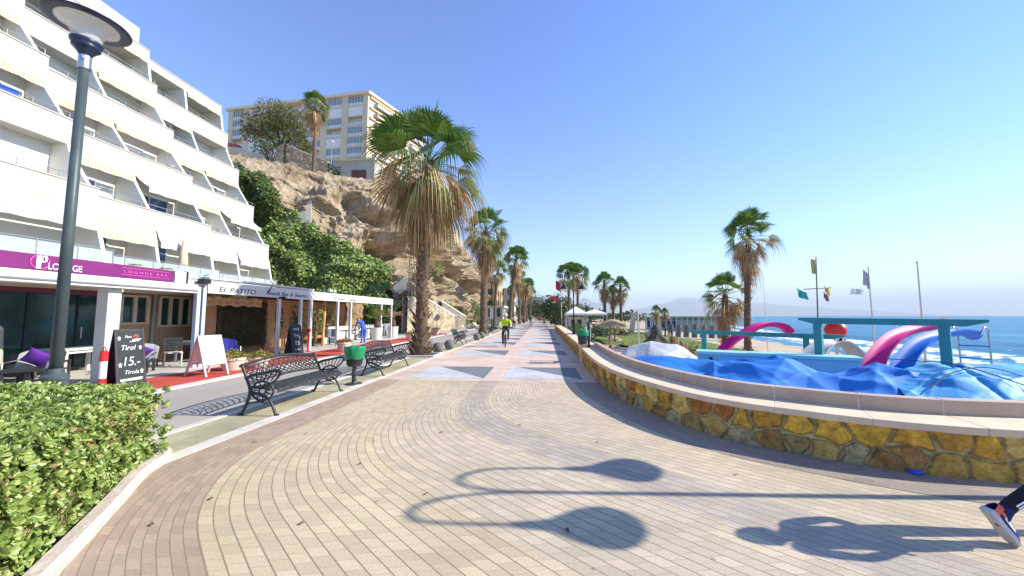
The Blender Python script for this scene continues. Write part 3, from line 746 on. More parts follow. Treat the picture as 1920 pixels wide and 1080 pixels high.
FOL_M0 = mat('pot_plant_leaf', (.05, .11, .02), (.16, .22, .05), rough=.5, island=True)
apt = thing('apartment_building', 'white terraced apartment block with stepped balconies above the bars', 'building', (-24, 14, 0))
XF = {1: (-17.3, -18.6, -19.7), 2: (-18.4, -19.5, -20.6), 3: (-19.9, -20.9, -22.0), 4: (-21.4, -22.4, -23.4), 5: (-22.9, -23.7, -24.5), 6: (-23.6, -24.4, -25.2)}
Z0 = {1: 3.15, 2: 5.95, 3: 8.88, 4: 11.8, 5: 14.72, 6: 17.65}     # underside of each parapet
PH = {1: .45, 2: .98, 3: 1.08, 4: 1.12, 5: 1.15, 6: .55}
UY = [(3.0, 13.4), (13.4, 19.7), (19.7, 25.7)]
def part(name, m, parent, fn, **k):
    b = MB(); fn(b); return b.build(name, m, parent, world=True, **k)
seedw = random.Random(4)
SCAL = lambda b, x, y0, y1, z, h: b.grid(lambda u, v: (x + .012 * math.sin(u * 40), lerp(y0, y1, u), z - v * (h * (.86 + .14 * abs(math.cos(u * (y1 - y0) * 3.4))))), max(8, int((y1 - y0) * 12)), 1)
for lv in range(1, 7):
    for j, (ya, yb) in enumerate(UY):
        xf = XF[lv][j]; z0 = Z0[lv]; ph = PH[lv]; xw = xf - 2.25
        if lv == 6 and j == 0: continue
        e = .002 * (lv + j)
        def slab(b):
            b.bx(xf - 5.4, xf - .14, ya + .003, yb - .003 - e, z0 + .004, z0 + .26)          # floor slab
            b.bx(xf - .14, xf, ya, yb - e, z0, z0 + ph)                                  # parapet
            b.bx(xf - .17, xf + .035, ya - .004, yb - e + .002, z0 + ph, z0 + ph + .05)      # coping
            if j == 2 or lv == 6: b.bx(xf - 3.2, xf - .141, yb - .16, yb - .006, z0 + .26, z0 + ph - .002)
        part('parapet', STUCCO, apt, slab)
        if lv == 6: continue
        # dwelling wall behind the balcony
        zt = Z0[lv + 1] if not (lv == 5 and j == 0) else 18.3
        part('wall', INNER, apt, lambda b: b.bx(-33, xw, ya + .01, yb - .02, z0 + .26, zt + .003))
        # rail above the parapet
        def rail(b):
            zr = z0 + ph + (.30 if lv > 1 else .72); n = int((yb - ya) / 1.1)
            b.tube([(xf - .07, ya + .1, zr), (xf - .07, yb - .1, zr)], .016, 6)
            for q in range(n + 1):
                y = lerp(ya + .12, yb - .12, q / n); b.bx(xf - .085, xf - .055, y - .014, y + .014, z0 + ph + .05, zr)
        part('railing', RAILM, apt, rail)
        if lv == 1:
            part('glass_panel', CLEAR, apt, lambda b: b.bx(xf - .076, xf - .064, ya + .15, yb - .15, z0 + ph + .08, z0 + ph + .66))
        # diagonal party walls
        ym = lerp(ya, yb, .5); xu = XF[lv + 1][j]; zc = Z0[lv + 1] + .003
        for y in ((ya + .02, ym - .07, yb - .165) if j == 0 else (ym - .07, yb - .165)):
            part('party_wall', INNER, apt, lambda b: b.prism([(xw + .002, z0 + .262), (xf - .145, z0 + .262), (xf - .145, z0 + ph + .12), (xf - .38, z0 + ph + .16), (xu + .10, zc - .28), (xu + .02, zc), (xw + .002, zc)], 'y', y, y + .14))
        # windows, shutters, awnings in each bay
        for hb in range(2):
            a, c = (ya + .18, ym - .1) if hb == 0 else (ym + .1, yb - .2); L = c - a; kind = seedw.random(); shut = kind < .36
            w0, w1 = a + L * .14, a + L * seedw.choice((.62, .72, .86)); zb, zh = z0 + .28, z0 + 2.35
            fr = part('window', PANEW, apt, lambda b: [b.bx(xw + .002, xw + .06, w0, w0 + .07, zb, zh), b.bx(xw + .002, xw + .06, w1 - .07, w1, zb, zh), b.bx(xw + .002, xw + .06, w0 + .07, w1 - .07, zh - .08, zh), b.bx(xw + .002, xw + .06, (w0 + w1) / 2 - .04, (w0 + w1) / 2 + .04, zb, zh - .08), b.bx(xw + .002, xw + .09, w0 - .0, w1, zb - .02, zb + .06)])
            part('shutter' if shut else 'pane', SHUT if shut else GLASSB, fr, lambda b: b.bx(xw + .004, xw + .035, w0 + .07, w1 - .07, zb + .06, zh - .08))
            r = seedw.random(); xa = xu + .06; zA = zc - .02
            if lv == 1 or (lv == 2 and hb == 1 and j > 0):         # let down white canvas or striped awnings
                mm = STRIPE if (lv == 1 and j == 1 and hb == 0) else CANVAS
                part('awning', mm, apt, lambda b: [b.grid(lambda u, v: (lerp(xa, xf - .55, v), lerp(a, c, u), lerp(zA, zc - .62, v) - .05 * math.sin(PI * v)), 10, 5), SCAL(b, xf - .55, a, c, zc - .625, .26)])
            elif r < .62:
                part('awning', STRIPE if r < .55 else CANVAS, apt, lambda b: [b.tube([(xa + .05, a, zA - .1), (xa + .05, c, zA - .1)], .07, 8), SCAL(b, xa + .13, a, c, zA - .14, .24)])
# roof block and roof slab
part('roof_block', STUCCO, apt, lambda b: [b.bx(-33, -25.1, 12.4, 19.6, 18.22, 19.7), b.bx(-33, -24.6, 3, 12.3, 17.9, 19.4)])
part('roof', STUCCO, apt, lambda b: b.bx(-33, -26.2, 19.71, 25.3, 18.24, 18.5))
part('core_wall', CREAMW, apt, lambda b: b.bx(-33, -20.8, 3, 25.6, 0, 3.14))
# things on the balconies
for x, y, z, lab, m in ((-20.7, 17.1, 9.15, 'dark folded parasol stand on a third level balcony', BLACK),):
    pass
ac = thing('air_conditioner', 'boxy air conditioning unit on the balcony near the right end of the white block', 'air conditioner', (-23.5, 20.4, 12.7))
b = MB(); b.bx(-23.95, -23.55, 20.05, 20.75, 12.92, 13.45); b.build('casing', PANEW, ac, world=True, bevel=.02)
b = MB(); b.tube([(-23.53, 20.4 + .2 * math.cos(t * PI / 8), 13.18 + .2 * math.sin(t * PI / 8)) for t in range(16)], .02, 6, closed=True); b.bx(-23.56, -23.54, 20.25, 20.55, 13.03, 13.33); b.build('fan_grille', BLACK, ac, world=True)
par = thing('parasol', 'folded cream parasol on the lowest terrace of the white block', 'parasol', (-18.9, 17.6, 3.6))
b = MB(); b.tube([(-18.9, 17.6, 3.4), (-18.9, 17.6, 5.7)], .03, 8); b.build('pole', PANEW, par, world=True)
b = MB(); b.lathe([(.02, 2.1), (.10, 1.95), (.17, 1.3), (.22, .62), (.20, .55), (.03, .6)], (-18.9, 17.6, 3.6), 14); b.build('canopy', mat('cream_canvas', (.62, .52, .36), (.52, .43, .28), 6, .9), par, world=True, smooth=True)

tw = thing('towel', 'blue towel hung over a balcony rail at the upper left of the white block', 'towel', (-19.93, 11.9, 10.2))
b = MB(); b.grid(lambda u, v: (-20.03 + .02 * math.sin(u * 9), 11.0 + .8 * u, 10.29 - .36 * v), 10, 8); b.build('cloth', mat('blue_towel', (.03, .10, .42), (.025, .08, .34), 6, .9), tw, world=True)
for k, (y, lab) in enumerate(((15.0, 'left white bowl of plants on the lowest terrace rail'), (16.3, 'right white bowl of plants on the lowest terrace rail'))):
    t = thing('flower_bowl', lab, 'planter', (-18.45, y, 3.66)); b = MB(); b.lathe([(.05, 0), (.22, .02), (.34, .22), (.36, .24), (.30, .22), (.02, .18)], n=18); b.build('bowl', WHITE, t, smooth=True); b = MB(); rr = random.Random(k)
    for i in range(70): a = rr.random() * 6.28; q = rr.random() * .28; leaf_quads(b, Vector((q * math.cos(a), q * math.sin(a), .2)), Vector((rr.gauss(0, .4), rr.gauss(0, .4), 1)).normalized(), Vector((1, 0, 0)), .16, .05)
    b.build('foliage', FOL_M0, t)
for (x, y, z, lab) in ((-20.67, 21.4, 7.0, 'small potted plant on the second level rail at the right end of the block'), (-20.97, 18.4, 10.03, 'small potted plant on the third level rail in the middle of the block'), (-18.47, 8.9, 7.0, 'potted plant on the second level rail near the left edge'), (-22.07, 24.0, 10.03, 'dark leafy pot on the third level rail at the right end of the block')):
    c = copy_tree(t, (x, y, z), y, lab, None, .55)
# ---- bars at the foot of the block
PURP = mat('purple_sign_board', (.19, .018, .15), (.165, .014, .13), 2, .45)
TAN = mat('tan_plaster', (.46, .33, .19), (.40, .28, .15), 1.1, .85)
FRAMEC = mat('cream_frame', (.66, .58, .45), (.6, .52, .4), 3, .6)
SIGNW = mat('sign_white', (.85, .85, .85), rough=.5)
SIGNP = mat('sign_pink', (.75, .12, .45), rough=.5)
SIGND = mat('sign_dark', (.03, .028, .03), rough=.5)
BLUEPOST = mat('pale_blue_post', (.52, .58, .70), (.46, .52, .64), 3, .5)
lo = thing('lounge_bar', 'lounge bar terrace with long purple sign board and white beam', 'bar', (-12.6, 8, 0))
X = -11.0
part('sign_board', PURP, lo, lambda b: b.bx(X - .1, X, 1.5, 9.98, 2.66, 2.995))
part('notice_panel', mat('pale_panel', (.72, .74, .78), (.6, .62, .66), 14, .5), lo, lambda b: b.bx(X - .09, X + .012, 10.02, 10.36, 2.66, 3.0))
part('panel_edge', BLACK, lo, lambda b: b.bx(X - .1, X - .0, 10.362, 10.44, 2.63, 3.02))
text('lettering', 'LOUNGE', .21, SIGNW, lo, face_x(X + .006, 7.2, 2.69), width=.60)
# logo: tall split P inside a thin pink ring
def logo(b):
    b.bx(X + .002, X + .014, 7.0, 7.075, 2.675, 2.98); b.bx(X + .002, X + .0138, 7.085, 7.10, 2.83, 2.98)
    b.bx(X + .002, X + .0142, 7.10, 7.17, 2.945, 2.98); b.bx(X + .002, X + .0144, 7.14, 7.175, 2.85, 2.944); b.bx(X + .002, X + .0146, 7.08, 7.139, 2.83, 2.86)
part('logo', SIGNW, lo, logo)
part('logo_ring', SIGNP, lo, lambda b: b.tube([(X + .012, 7.06 + .155 * math.cos(t * PI / 16), 2.83 + .15 * math.sin(t * PI / 16)) for t in range(32)], .008, 5, closed=True))
text('lettering', 'LOUNGE BAR', .10, SIGNP, lo, face_x(X + .006, 8.68, 2.79), width=1.12, spacing=1.6)
part('sign_lines', SIGNP, lo, lambda b: [b.bx(X + .002, X + .01, 8.62, 9.86, 2.915, 2.925), b.bx(X + .002, X + .01, 8.62, 9.86, 2.735, 2.745)])
part('beam', WHITE, lo, lambda b: [b.bx(X - .14, X + .04, 1.5, 10.75, 2.43, 2.64), b.bx(X - .6, X - .16, 1.5, 10.7, 2.38, 2.50)])
part('awning_cassette', mat('grey_cassette', (.55, .56, .56), (.5, .5, .5), 5, .5), lo, lambda b: [b.tube([(X + .10, 1.6, 2.50), (X + .10, 10.7, 2.50)], .075, 10), b.bx(X + .04, X + .2, 1.6, 10.7, 2.36, 2.40)])
part('roof', WHITE, lo, lambda b: b.bx(-17.5, X - .15, 1.5, 10.9, 2.66, 2.80))
part('pillar', WHITE, lo, lambda b: b.bx(X - .32, X, 8.38, 8.68, 0, 2.36), bevel=.01)
for y in (10.78, 10.98): part('post', BLUEPOST, lo, lambda b: b.bx(X - .12, X, y, y + .12, 0, 2.64))
fl = part('flood_lamp', BLACK, lo, lambda b: [b.bx(X - .05, X + .18, 10.8, 11.05, 2.69, 2.84), b.tube([(X, 10.93, 2.84), (X + .05, 10.95, 2.97), (X + .15, 11.0, 2.99)], .012, 5)])
part('ceiling_band', mat('maroon_band', (.20, .045, .06), rough=.7), lo, lambda b: b.bx(-14.18, -14.1, 2, 10.45, 2.30, 2.44))
part('lintel', FRAMEC, lo, lambda b: b.bx(-14.2, -14.05, 2, 15.5, 2.442, 2.6))
gl = part('glass_front', GLASSD, lo, lambda b: b.bx(-14.2, -14.16, 2, 10.55, .12, 2.298))
for y in (6.2, 8.9, 10.0): part('mullion', BLACK, gl, lambda b: b.bx(-14.16, -14.13, y, y + .04, .12, 2.29))
part('door_handle', STEEL, gl, lambda b: b.tube([(-14.1, 10.12, .95), (-14.1, 10.12, 1.3)], .015, 6))
part('wall', TAN, lo, lambda b: [b.bx(-14.2, -14.03, 10.6, 10.95, 0, 2.44), b.bx(-14.3, -14.2, 10.95, 14.9, 0, 2.44), b.bx(-17.4, -17.3, 1.5, 10.6, 0, 2.66), b.bx(-17.5, -14.31, 14.7, 14.9, 0, 2.66)])
for y0, y1, z0, z1, n in ((11.15, 12.0, 1.42, 2.3, 2), (12.4, 13.6, 1.3, 2.32, 3), (13.72, 14.5, 1.3, 2.4, 1)):
    fr = part('window', FRAMEC, lo, lambda b: [b.bx(-14.19, -14.1, lerp(y0, y1, k / n) - .05, lerp(y0, y1, k / n) + .05, z0, z1) for k in range(n + 1)] + [b.bx(-14.19, -14.11, y0, y1, z1 - .004, z1 + .07), b.bx(-14.19, -14.09, y0 - .05, y1 + .05, z0 - .07, z0 - .004)])
    part('pane', GLASSD, fr, lambda b: b.bx(-14.198, -14.17, y0, y1, z0, z1))
part('drain_pipe', GREYM, lo, lambda b: b.tube([(-14.12, 12.2, .05), (-14.12, 12.2, 2.4)], .05, 8))

pa = thing('beach_bar', 'white fronted beach bar with dark italic lettering on its fascia', 'bar', (-12.8, 14, 0))
X2 = -11.0
def fascia(b, y0, y1, zb0, zb1, zt0, zt1, x):
    b.prism([(y0, zb0), (y1, zb1), (y1, zt1), (y0, zt0)], 'x', x - .08, x)
part('fascia', WHITE, pa, lambda b: fascia(b, 11.14, 16.75, 2.40, 2.40, 2.78, 2.86, X2))
part('roof', WHITE, pa, lambda b: [b.bx(-18.2, X2 - .09, 11.14, 16.75, 2.62, 2.76), b.bx(-11.3, X2 + .03, 11.14, 16.75, 2.87, 2.93)])
text('lettering', 'EL PATITO', .24, SIGND, pa, face_x(X2 + .004, 11.55, 2.47), shear=.22, width=1.62)
text('lettering', 'Beach Bar & Snacks', .22, SIGND, pa, face_x(X2 + .004, 13.72, 2.50), shear=.15, width=2.5)
part('swoosh', mat('pale_gold', (.72, .55, .25), rough=.6), pa, lambda b: b.prism([(13.26, 2.45), (13.42, 2.47), (13.75, 2.72), (13.62, 2.68)], 'x', X2 + .001, X2 + .006))
for y in (14.45, 15.85, 16.55): part('post', WHITE, pa, lambda b: b.bx(X2 - .11, X2 - .005, y, y + (.12 if y < 16 else .17), 0, 2.402))
part('curtain_roll', mat('orange_canvas', (.50, .25, .09), (.60, .42, .25), 9, .8, bump=.6, bscale=14), pa, lambda b: b.grid(lambda u, v: (-11.7 + .07 * math.sin(u * 50 + 4 * v) + .06 * math.sin(v * 9), lerp(11.5, 14.3, u), 2.36 - .34 * v + .03 * math.sin(u * 31)), 60, 6), smooth=True)
part('wall', mat('terracotta_wall', (.50, .27, .13), (.42, .21, .10), 1, .85), pa, lambda b: [b.bx(-12.9, -12.75, 12.9, 13.35, .02, 2.4), b.bx(-12.9, -12.75, 15.95, 16.5, .02, 2.4), b.bx(-13.1, -12.95, 12.9, 16.5, .02, 2.4), b.bx(-14.2, -14.05, 14.95, 25, .0, 2.5)])
part('plank_step', mat('orange_planks', (.52, .30, .17), (.44, .24, .13), 2, .7, stretch=(8, 1, 1)), pa, lambda b: b.bx(-12.7, -11.3, 12.6, 16.4, .02, .12))
part('lamp_bracket', BLACK, pa, lambda b: [b.tube([(X2, 13.8, 2.6), (X2 + .2, 13.8, 2.9), (X2 + .12, 13.75, 3.05)], .018, 5), b.tube([(X2, 14.45, 2.4), (X2 + .25, 14.45, 2.42)], .05, 6)])
FOL_D = mat('hedge_panel_leaf', (.05, .06, .018), (.14, .13, .045), rough=.7, island=True, c3=(.09, .085, .03))
hp = thing('artificial_hedge', 'square brownish artificial hedge panel on the terracotta wall', 'hedge', (-12.7, 14.7, 1.3))
rng = random.Random(9); b = MB()
for i in range(5200):
    p = Vector((-12.72 + rng.uniform(0, .10), rng.uniform(13.42, 15.88), rng.uniform(.36, 2.22))); d = Vector((rng.uniform(.1, .8), rng.gauss(0, .7), rng.gauss(0, .7))).normalized()
    leaf_quads(b, p, d, d.orthogonal().normalized(), .075, .05)
b.build('foliage', FOL_D, hp, world=True); part('backing', SOIL, hp, lambda b: b.bx(-12.75, -12.70, 13.4, 15.9, .35, 2.24))

tr3 = thing('restaurant_pergola', 'long white pergola of the planted restaurant at the end of the row', 'pergola', (-12.8, 21, 0))
part('fascia', WHITE, tr3, lambda b: fascia(b, 16.78, 26.2, 2.42, 2.46, 2.82, 2.88, X2))
part('roof', WHITE, tr3, lambda b: [b.bx(-17.2, X2 - .09, 16.78, 26.2, 2.62, 2.74)])
text('lettering', 'El Gato Lounge', .2, SIGND, tr3, face_x(X2 + .004, 18.5, 2.52), shear=.2, width=2.3)
part('faded_sign', mat('faded_grey_sign', (.52, .52, .55), (.64, .62, .62), 3, .7), tr3, lambda b: fascia(b, 20.3, 21.7, 2.46, 2.47, 2.78, 2.79, X2 + .002))
for y in (18.9, 20.25, 24.3, 26.0): part('post', BLUEPOST if y == 20.25 else WHITE, tr3, lambda b: b.bx(X2 - .12, X2 - .004, y, y + .13, 0, 2.44))
part('tree_post', mat('orange_wood', (.50, .26, .10), (.62, .36, .16), 4, .7, stretch=(3, 3, .5)), tr3, lambda b: b.tube([(-11.9, 19.1, 0), (-11.95, 19.15, .9), (-11.88, 19.1, 1.7), (-11.95, 19.2, 2.6)], [.09, .07, .08, .07], 8))
part('rear_wall', mat('mossy_rock_wall', (.20, .13, .06), (.10, .085, .04), 2.5, .95, bump=.8, bscale=8, c3=(.30, .19, .09)), tr3, lambda b: b.grid(lambda u, v: (-14.5 + .35 * noise.noise((u * 14, v * 4, 2)), lerp(16.8, 28.5, u), v * 2.62), 60, 14))
part('low_wall', WHITE, tr3, lambda b: [b.bx(-12.95, -12.8, 20.6, 29.5, 0, .98)])
part('floor_lamp', WHITE, tr3, lambda b: [b.bx(X2 - .05, X2 + .1, 17.95 + k * .35, 18.15 + k * .35, 2.9, 3.02) for k in range(2)])
# climbing plants and pot plants inside the pergola
FOL_M = mat('shrub_leaf', (.04, .085, .018), (.16, .22, .05), rough=.45, island=True, c3=(.09, .14, .03), transl=.2)
FOL_Y = mat('sunny_leaf', (.12, .19, .03), (.36, .36, .09), rough=.5, island=True, c3=(.22, .28, .06), transl=.25)
FOL_K = mat('dark_leaf', (.02, .05, .018), (.07, .12, .035), rough=.45, island=True, c3=(.04, .085, .025), transl=.15)
def bush(name, label, cat, c, r, n, m, ls, seed, group=None, stem=True, kind=None, hollow=.45):
    """leafy shrub: leaf clusters spread through an uneven crown"""
    rng = random.Random(seed); t = thing(name, label, cat, (c[0], c[1], c[2] - r[2] if stem is not False else c[2]), 0, group, kind); b = MB()
    for i in range(n):
        v = Vector((rng.gauss(0, 1), rng.gauss(0, 1), rng.gauss(0, 1))).normalized(); k = hollow + (1 - hollow) * rng.random() ** .6
        k *= 1 + .38 * noise.noise((v.x * 2.1 + seed, v.y * 2.1, v.z * 2.1))
        p = Vector((c[0] + v.x * r[0] * k, c[1] + v.y * r[1] * k, max(c[2] - r[2] * .98, c[2] + v.z * r[2] * k)))
        nn = (v + Vector((rng.gauss(0, .6), rng.gauss(0, .6), rng.gauss(0, .6) + .3))).normalized()
        for q in range(3):
            d = (nn.orthogonal() + Vector((rng.gauss(0, .5), rng.gauss(0, .5), rng.gauss(0, .5)))).normalized()
            leaf_quads(b, p, d, nn, ls * rng.uniform(.7, 1.3), ls * .55)
    b.build('crown', m, t, world=True)
    if stem:
        b = MB(); z0 = c[2] - r[2]
        for k in range(7):
            a = k * .9; e = Vector((c[0] + r[0] * .6 * math.cos(a), c[1] + r[1] * .6 * math.sin(a), c[2] + r[2] * .35)); s0 = Vector((c[0], c[1], z0 - .1))
            b.tube([s0, s0.lerp(e, .5) + Vector((0, 0, r[2] * .2)), e], [.05 * max(r), .03 * max(r), .008 * max(r)], 5, cap=False)
        b.build('stem', BARK, t, world=True)
    return t
bush('climbing_plant', 'green climbing plant on the post nearest the standing blackboard', 'plant', (-11.4, 16.2, 1.4), (.3, .35, 1.2), 260, FOL_M, .1, 71)
bush('climbing_plant', 'pale green climber beside the orange wooden trunk', 'plant', (-11.7, 18.1, 1.5), (.3, .4, 1.1), 260, FOL_Y, .1, 72)
bush('climbing_plant', 'dark plant in the shade at the back of the planted restaurant', 'plant', (-13.4, 16.9, 1.3), (.5, .9, 1.0), 420, FOL_K, .13, 73)
bush('climbing_plant', 'bushy climber right of the orange wooden trunk', 'plant', (-12.6, 20.6, 1.7), (.4, .5, .8), 260, FOL_Y, .1, 74)

# ---- block on the hill
hb = thing('hillside_apartment_block', 'tall cream apartment block with rows of glazed balconies on top of the hill', 'building', (-46.1, 96.6, 40))
CREAMB = mat('cream_render', (.62, .55, .40), (.55, .48, .34), .15, .85)
HROOF = mat('pale_roof_edge', (.72, .62, .42), (.66, .56, .38), .3, .8)
OX, OY = Vector((-.994, .105, 0)), Vector((.36, .933, 0))      # along the front (leftwards), along the side (away)
HO = Vector((-49.3, 96.3, 0)); HZ = 38.0; FH = 3.02; NF = 9; HT = 66.2
def hp_(u, v, z): return HO + OX * u + OY * v + Vector((0, 0, z))
def hbox(b, u0, u1, v0, v1, z0, z1):
    c = [hp_(u, v, z) for z in (z0, z1) for u, v in ((u0, v0), (u1, v0), (u1, v1), (u0, v1))]
    b.add(c, [(3, 2, 1, 0), (4, 5, 6, 7), (0, 1, 5, 4), (1, 2, 6, 5), (2, 3, 7, 6), (3, 0, 4, 7)])
part('wall', CREAMB, hb, lambda b: hbox(b, 0, 48, 1.3, 24, HZ, HT - .8))
part('roof', HROOF, hb, lambda b: [hbox(b, -.7, 48.7, -.5, 24.5, HT - .8, HT), hbox(b, 20, 24, 4, 9, HT, HT + 1.2), hbox(b, 30, 30.4, 4, 4.4, HT, HT + 1.6), hbox(b, 38, 38.4, 4, 4.4, HT, HT + 1.6)])
cols = [(0, 1.6), (6.4, 8.4), (13.2, 15.2), (20, 22), (26.8, 28.8), (33.6, 35.6), (40.4, 42.4), (46.4, 48)]
for u0, u1 in cols: part('pilaster', CREAMB, hb, lambda b: hbox(b, u0, u1, 0, 1.298, HZ, HT - .802))
HRAIL = mat('pale_balcony_front', (.60, .62, .62), (.5, .53, .54), .5, .5)
HDARK = mat('loggia_shade', (.16, .15, .14), (.22, .2, .18), .4, .9)
HGL = mat('glazed_balcony', (.16, .25, .29), (.24, .33, .36), .3, .12, spec=.7)
wr = random.Random(8)
for f in range(NF):
    z = HZ + .3 + f * FH
    part('floor_slab', CREAMB, hb, lambda b: [hbox(b, cols[i][1], cols[i + 1][0], .12, 1.297, z - .28, z) for i in range(7)])
    for i in range(7):
        a, c = cols[i][1], cols[i + 1][0]; k = wr.random()
        if k < .55:
            fr = part('window', HRAIL, hb, lambda b: [hbox(b, lerp(a, c, q / 5) - .06, lerp(a, c, q / 5) + .06, .2, .32, z + .85, z + FH - .3) for q in range(6)] + [hbox(b, a, c, .18, .34, z + .05, z + .85), hbox(b, a, c, .2, .33, z + FH - .42, z + FH - .3)])
            part('pane', HGL, fr, lambda b: hbox(b, a, c, .36, .42, z + .05, z + FH - .29))
        elif k < .72:
            part('shutter', SHUT, hb, lambda b: hbox(b, a, c, .2, .35, z + .02, z + FH - .3))
        else:
            part('balcony', HRAIL, hb, lambda b: [hbox(b, a, c, .15, .22, z + .1, z + 1.0)] + [hbox(b, lerp(a, c, q) - .7, lerp(a, c, q) + .7, 1.2, 1.29, z + .05, z + 2.2) for q in (.3, .72)])
SIDE = mat('orange_balcony', (.66, .43, .26), (.58, .36, .2), .4, .8)
for f in range(NF):
    z = HZ + .3 + f * FH
    part('side_balcony', STUCCO, hb, lambda b: [hbox(b, -1.3, -.01, v, v + 6.2, z, z + 1.05) for v in (2.2, 9.6, 17)] )
    part('side_band', SIDE, hb, lambda b: hbox(b, -.5, -.005, .6, 23.6, z + 1.9, z + 2.5))
    part('side_window', HGL, hb, lambda b: [hbox(b, -.06, -.003, v + .6, v + 5.4, z + .2, z + 1.88) for v in (2.2, 9.6, 17)])
# white houses on the hill edge
wh = thing('hillside_house', 'small white house with a dark garage opening below the tall hill block', 'house', (-31.5, 59, 24))
part('wall', STUCCO, wh, lambda b: [b.bx(-35, -28, 57.6, 62, 20, 28.0)]); part('roof', HROOF, wh, lambda b: b.bx(-35.2, -27.8, 57.4, 62.2, 28.0, 28.3))
part('garage_door', mat('brown_door', (.16, .07, .05), (.12, .05, .04), 2, .7), wh, lambda b: b.bx(-32.0, -29.4, 57.53, 57.595, 24.2, 26.3))
wg = thing('garden_wall', 'white garden wall with a red roof edge just right of the white block', 'wall', (-40, 45, 22))
part('wall', STUCCO, wg, lambda b: b.bar((-42.0, 44.6, 23.4), (-38.0, 45.2, 22.2), .3, 2.8)); part('coping', mat('red_tiles', (.30, .07, .05), (.22, .05, .04), 3, .8), wg, lambda b: b.bar((-42.6, 44.5, 25.0), (-40.8, 44.8, 24.6), .6, .3))

# ---- buildings far along the promenade
FW = mat('ochre_render', (.55, .38, .20), (.48, .32, .16), .4, .85)
def far_house(label, x0, x1, y0, y1, h, m, rows_, cols_, ins=.05):
    t = thing('promenade_house', label, 'building', ((x0 + x1) / 2, (y0 + y1) / 2, 0)); part('wall', m, t, lambda b: b.bx(x0, x1, y0, y1, -.1, h)); part('roof', HROOF, t, lambda b: b.bx(x0 - .3, x1 + .3, y0 - .3, y1 + .3, h, h + .35))
    for r in range(rows_):
        for c in range(cols_):
            xx = lerp(x0, x1, (c + .5) / cols_); zz = h * (r + .45) / rows_; wdt = (x1 - x0) / cols_ * .22
            part('window', GLASSD, t, lambda b: b.bx(xx - wdt, xx + wdt, y0 - .04, y0 + .05, zz, zz + .5 * h / rows_))
            yy = lerp(y0, y1, (c + .5) / cols_); wdy = (y1 - y0) / cols_ * .22
            part('window', GLASSD, t, lambda b: b.bx(x1 - .05, x1 + .04, yy - wdy, yy + wdy, zz, zz + .5 * h / rows_))
far_house('tall ochre house far along the promenade under the cliff end', -21, -10.5, 84, 98, 10.8, FW, 4, 4)
far_house('white house further along the promenade beyond the ochre one', -14, -8.2, 103, 118, 9.2, STUCCO, 3, 3)
far_house('low white kiosk with an awning beside the far left lamp post', -10.4, -7.2, 68, 75, 3.2, STUCCO, 1, 2)
# ================================================================ CLIFF AND HILLSIDE
def rock_mat():
    m = bpy.data.materials.new('sandstone_cliff'); n, p = link_tree(m); L = n.links
    p.inputs['Roughness'].default_value = .95; p.inputs['Specular IOR Level'].default_value = .15
    tc = n.nodes.new('ShaderNodeTexCoord')
    t = n.nodes.new('ShaderNodeTexNoise'); t.inputs['Scale'].default_value = .32; t.inputs['Detail'].default_value = 9; t.inputs['Roughness'].default_value = .65; L.new(tc.outputs['Object'], t.inputs['Vector'])
    r = n.nodes.new('ShaderNodeValToRGB'); e = r.color_ramp.elements
    e[0].position = .3; e[0].color = (.31, .215, .13, 1); e[1].position = .72; e[1].color = (.66, .58, .45, 1)
    k = e.new(.45); k.color = (.47, .36, .23, 1); k = e.new(.58); k.color = (.57, .46, .32, 1)
    L.new(t.outputs['Fac'], r.inputs[0])
    t2 = n.nodes.new('ShaderNodeTexNoise'); t2.inputs['Scale'].default_value = 2.6; t2.inputs['Detail'].default_value = 10; t2.inputs['Roughness'].default_value = .7; L.new(tc.outputs['Object'], t2.inputs['Vector'])
    mr = n.nodes.new('ShaderNodeMapRange'); mr.inputs[1].default_value = .3; mr.inputs[2].default_value = .7; mr.inputs[3].default_value = .5; mr.inputs[4].default_value = 1.3; L.new(t2.outputs['Fac'], mr.inputs[0])
    sc = n.nodes.new('ShaderNodeVectorMath'); sc.operation = 'SCALE'; L.new(r.outputs[0], sc.inputs[0]); L.new(mr.outputs[0], sc.inputs['Scale']); L.new(sc.outputs[0], p.inputs['Base Color'])
    bp = n.nodes.new('ShaderNodeBump'); bp.inputs['Strength'].default_value = 1; bp.inputs['Distance'].default_value = .5
    L.new(t2.outputs['Fac'], bp.inputs['Height']); L.new(bp.outputs[0], p.inputs['Normal']); return m
ROCK = rock_mat()
BASE = catmull([(-30, 26.2, -.3), (-23, 27.4, -.3), (-18, 28.8, -.3), (-15.2, 30.2, -.3), (-13.9, 33, -.3), (-13.3, 40, -.3), (-12.8, 50, -.3), (-12.4, 62, -.3), (-12.6, 76, -.3), (-13.5, 92, -.3), (-15, 112, -.3), (-16, 130, -.3)], 12)
CREST = catmull([(-37, 30, 18.2), (-29, 31, 17.0), (-23.6, 32.6, 16.2), (-20, 35, 15.9), (-18.2, 38.5, 16.2), (-16.4, 48, 16.4), (-15.4, 60, 15.6), (-15.2, 74, 12.0), (-16, 90, 7.5), (-17, 106, 5.5), (-18.5, 122, 4.8), (-20, 138, 4.5)], 12)
NB = len(BASE) - 1
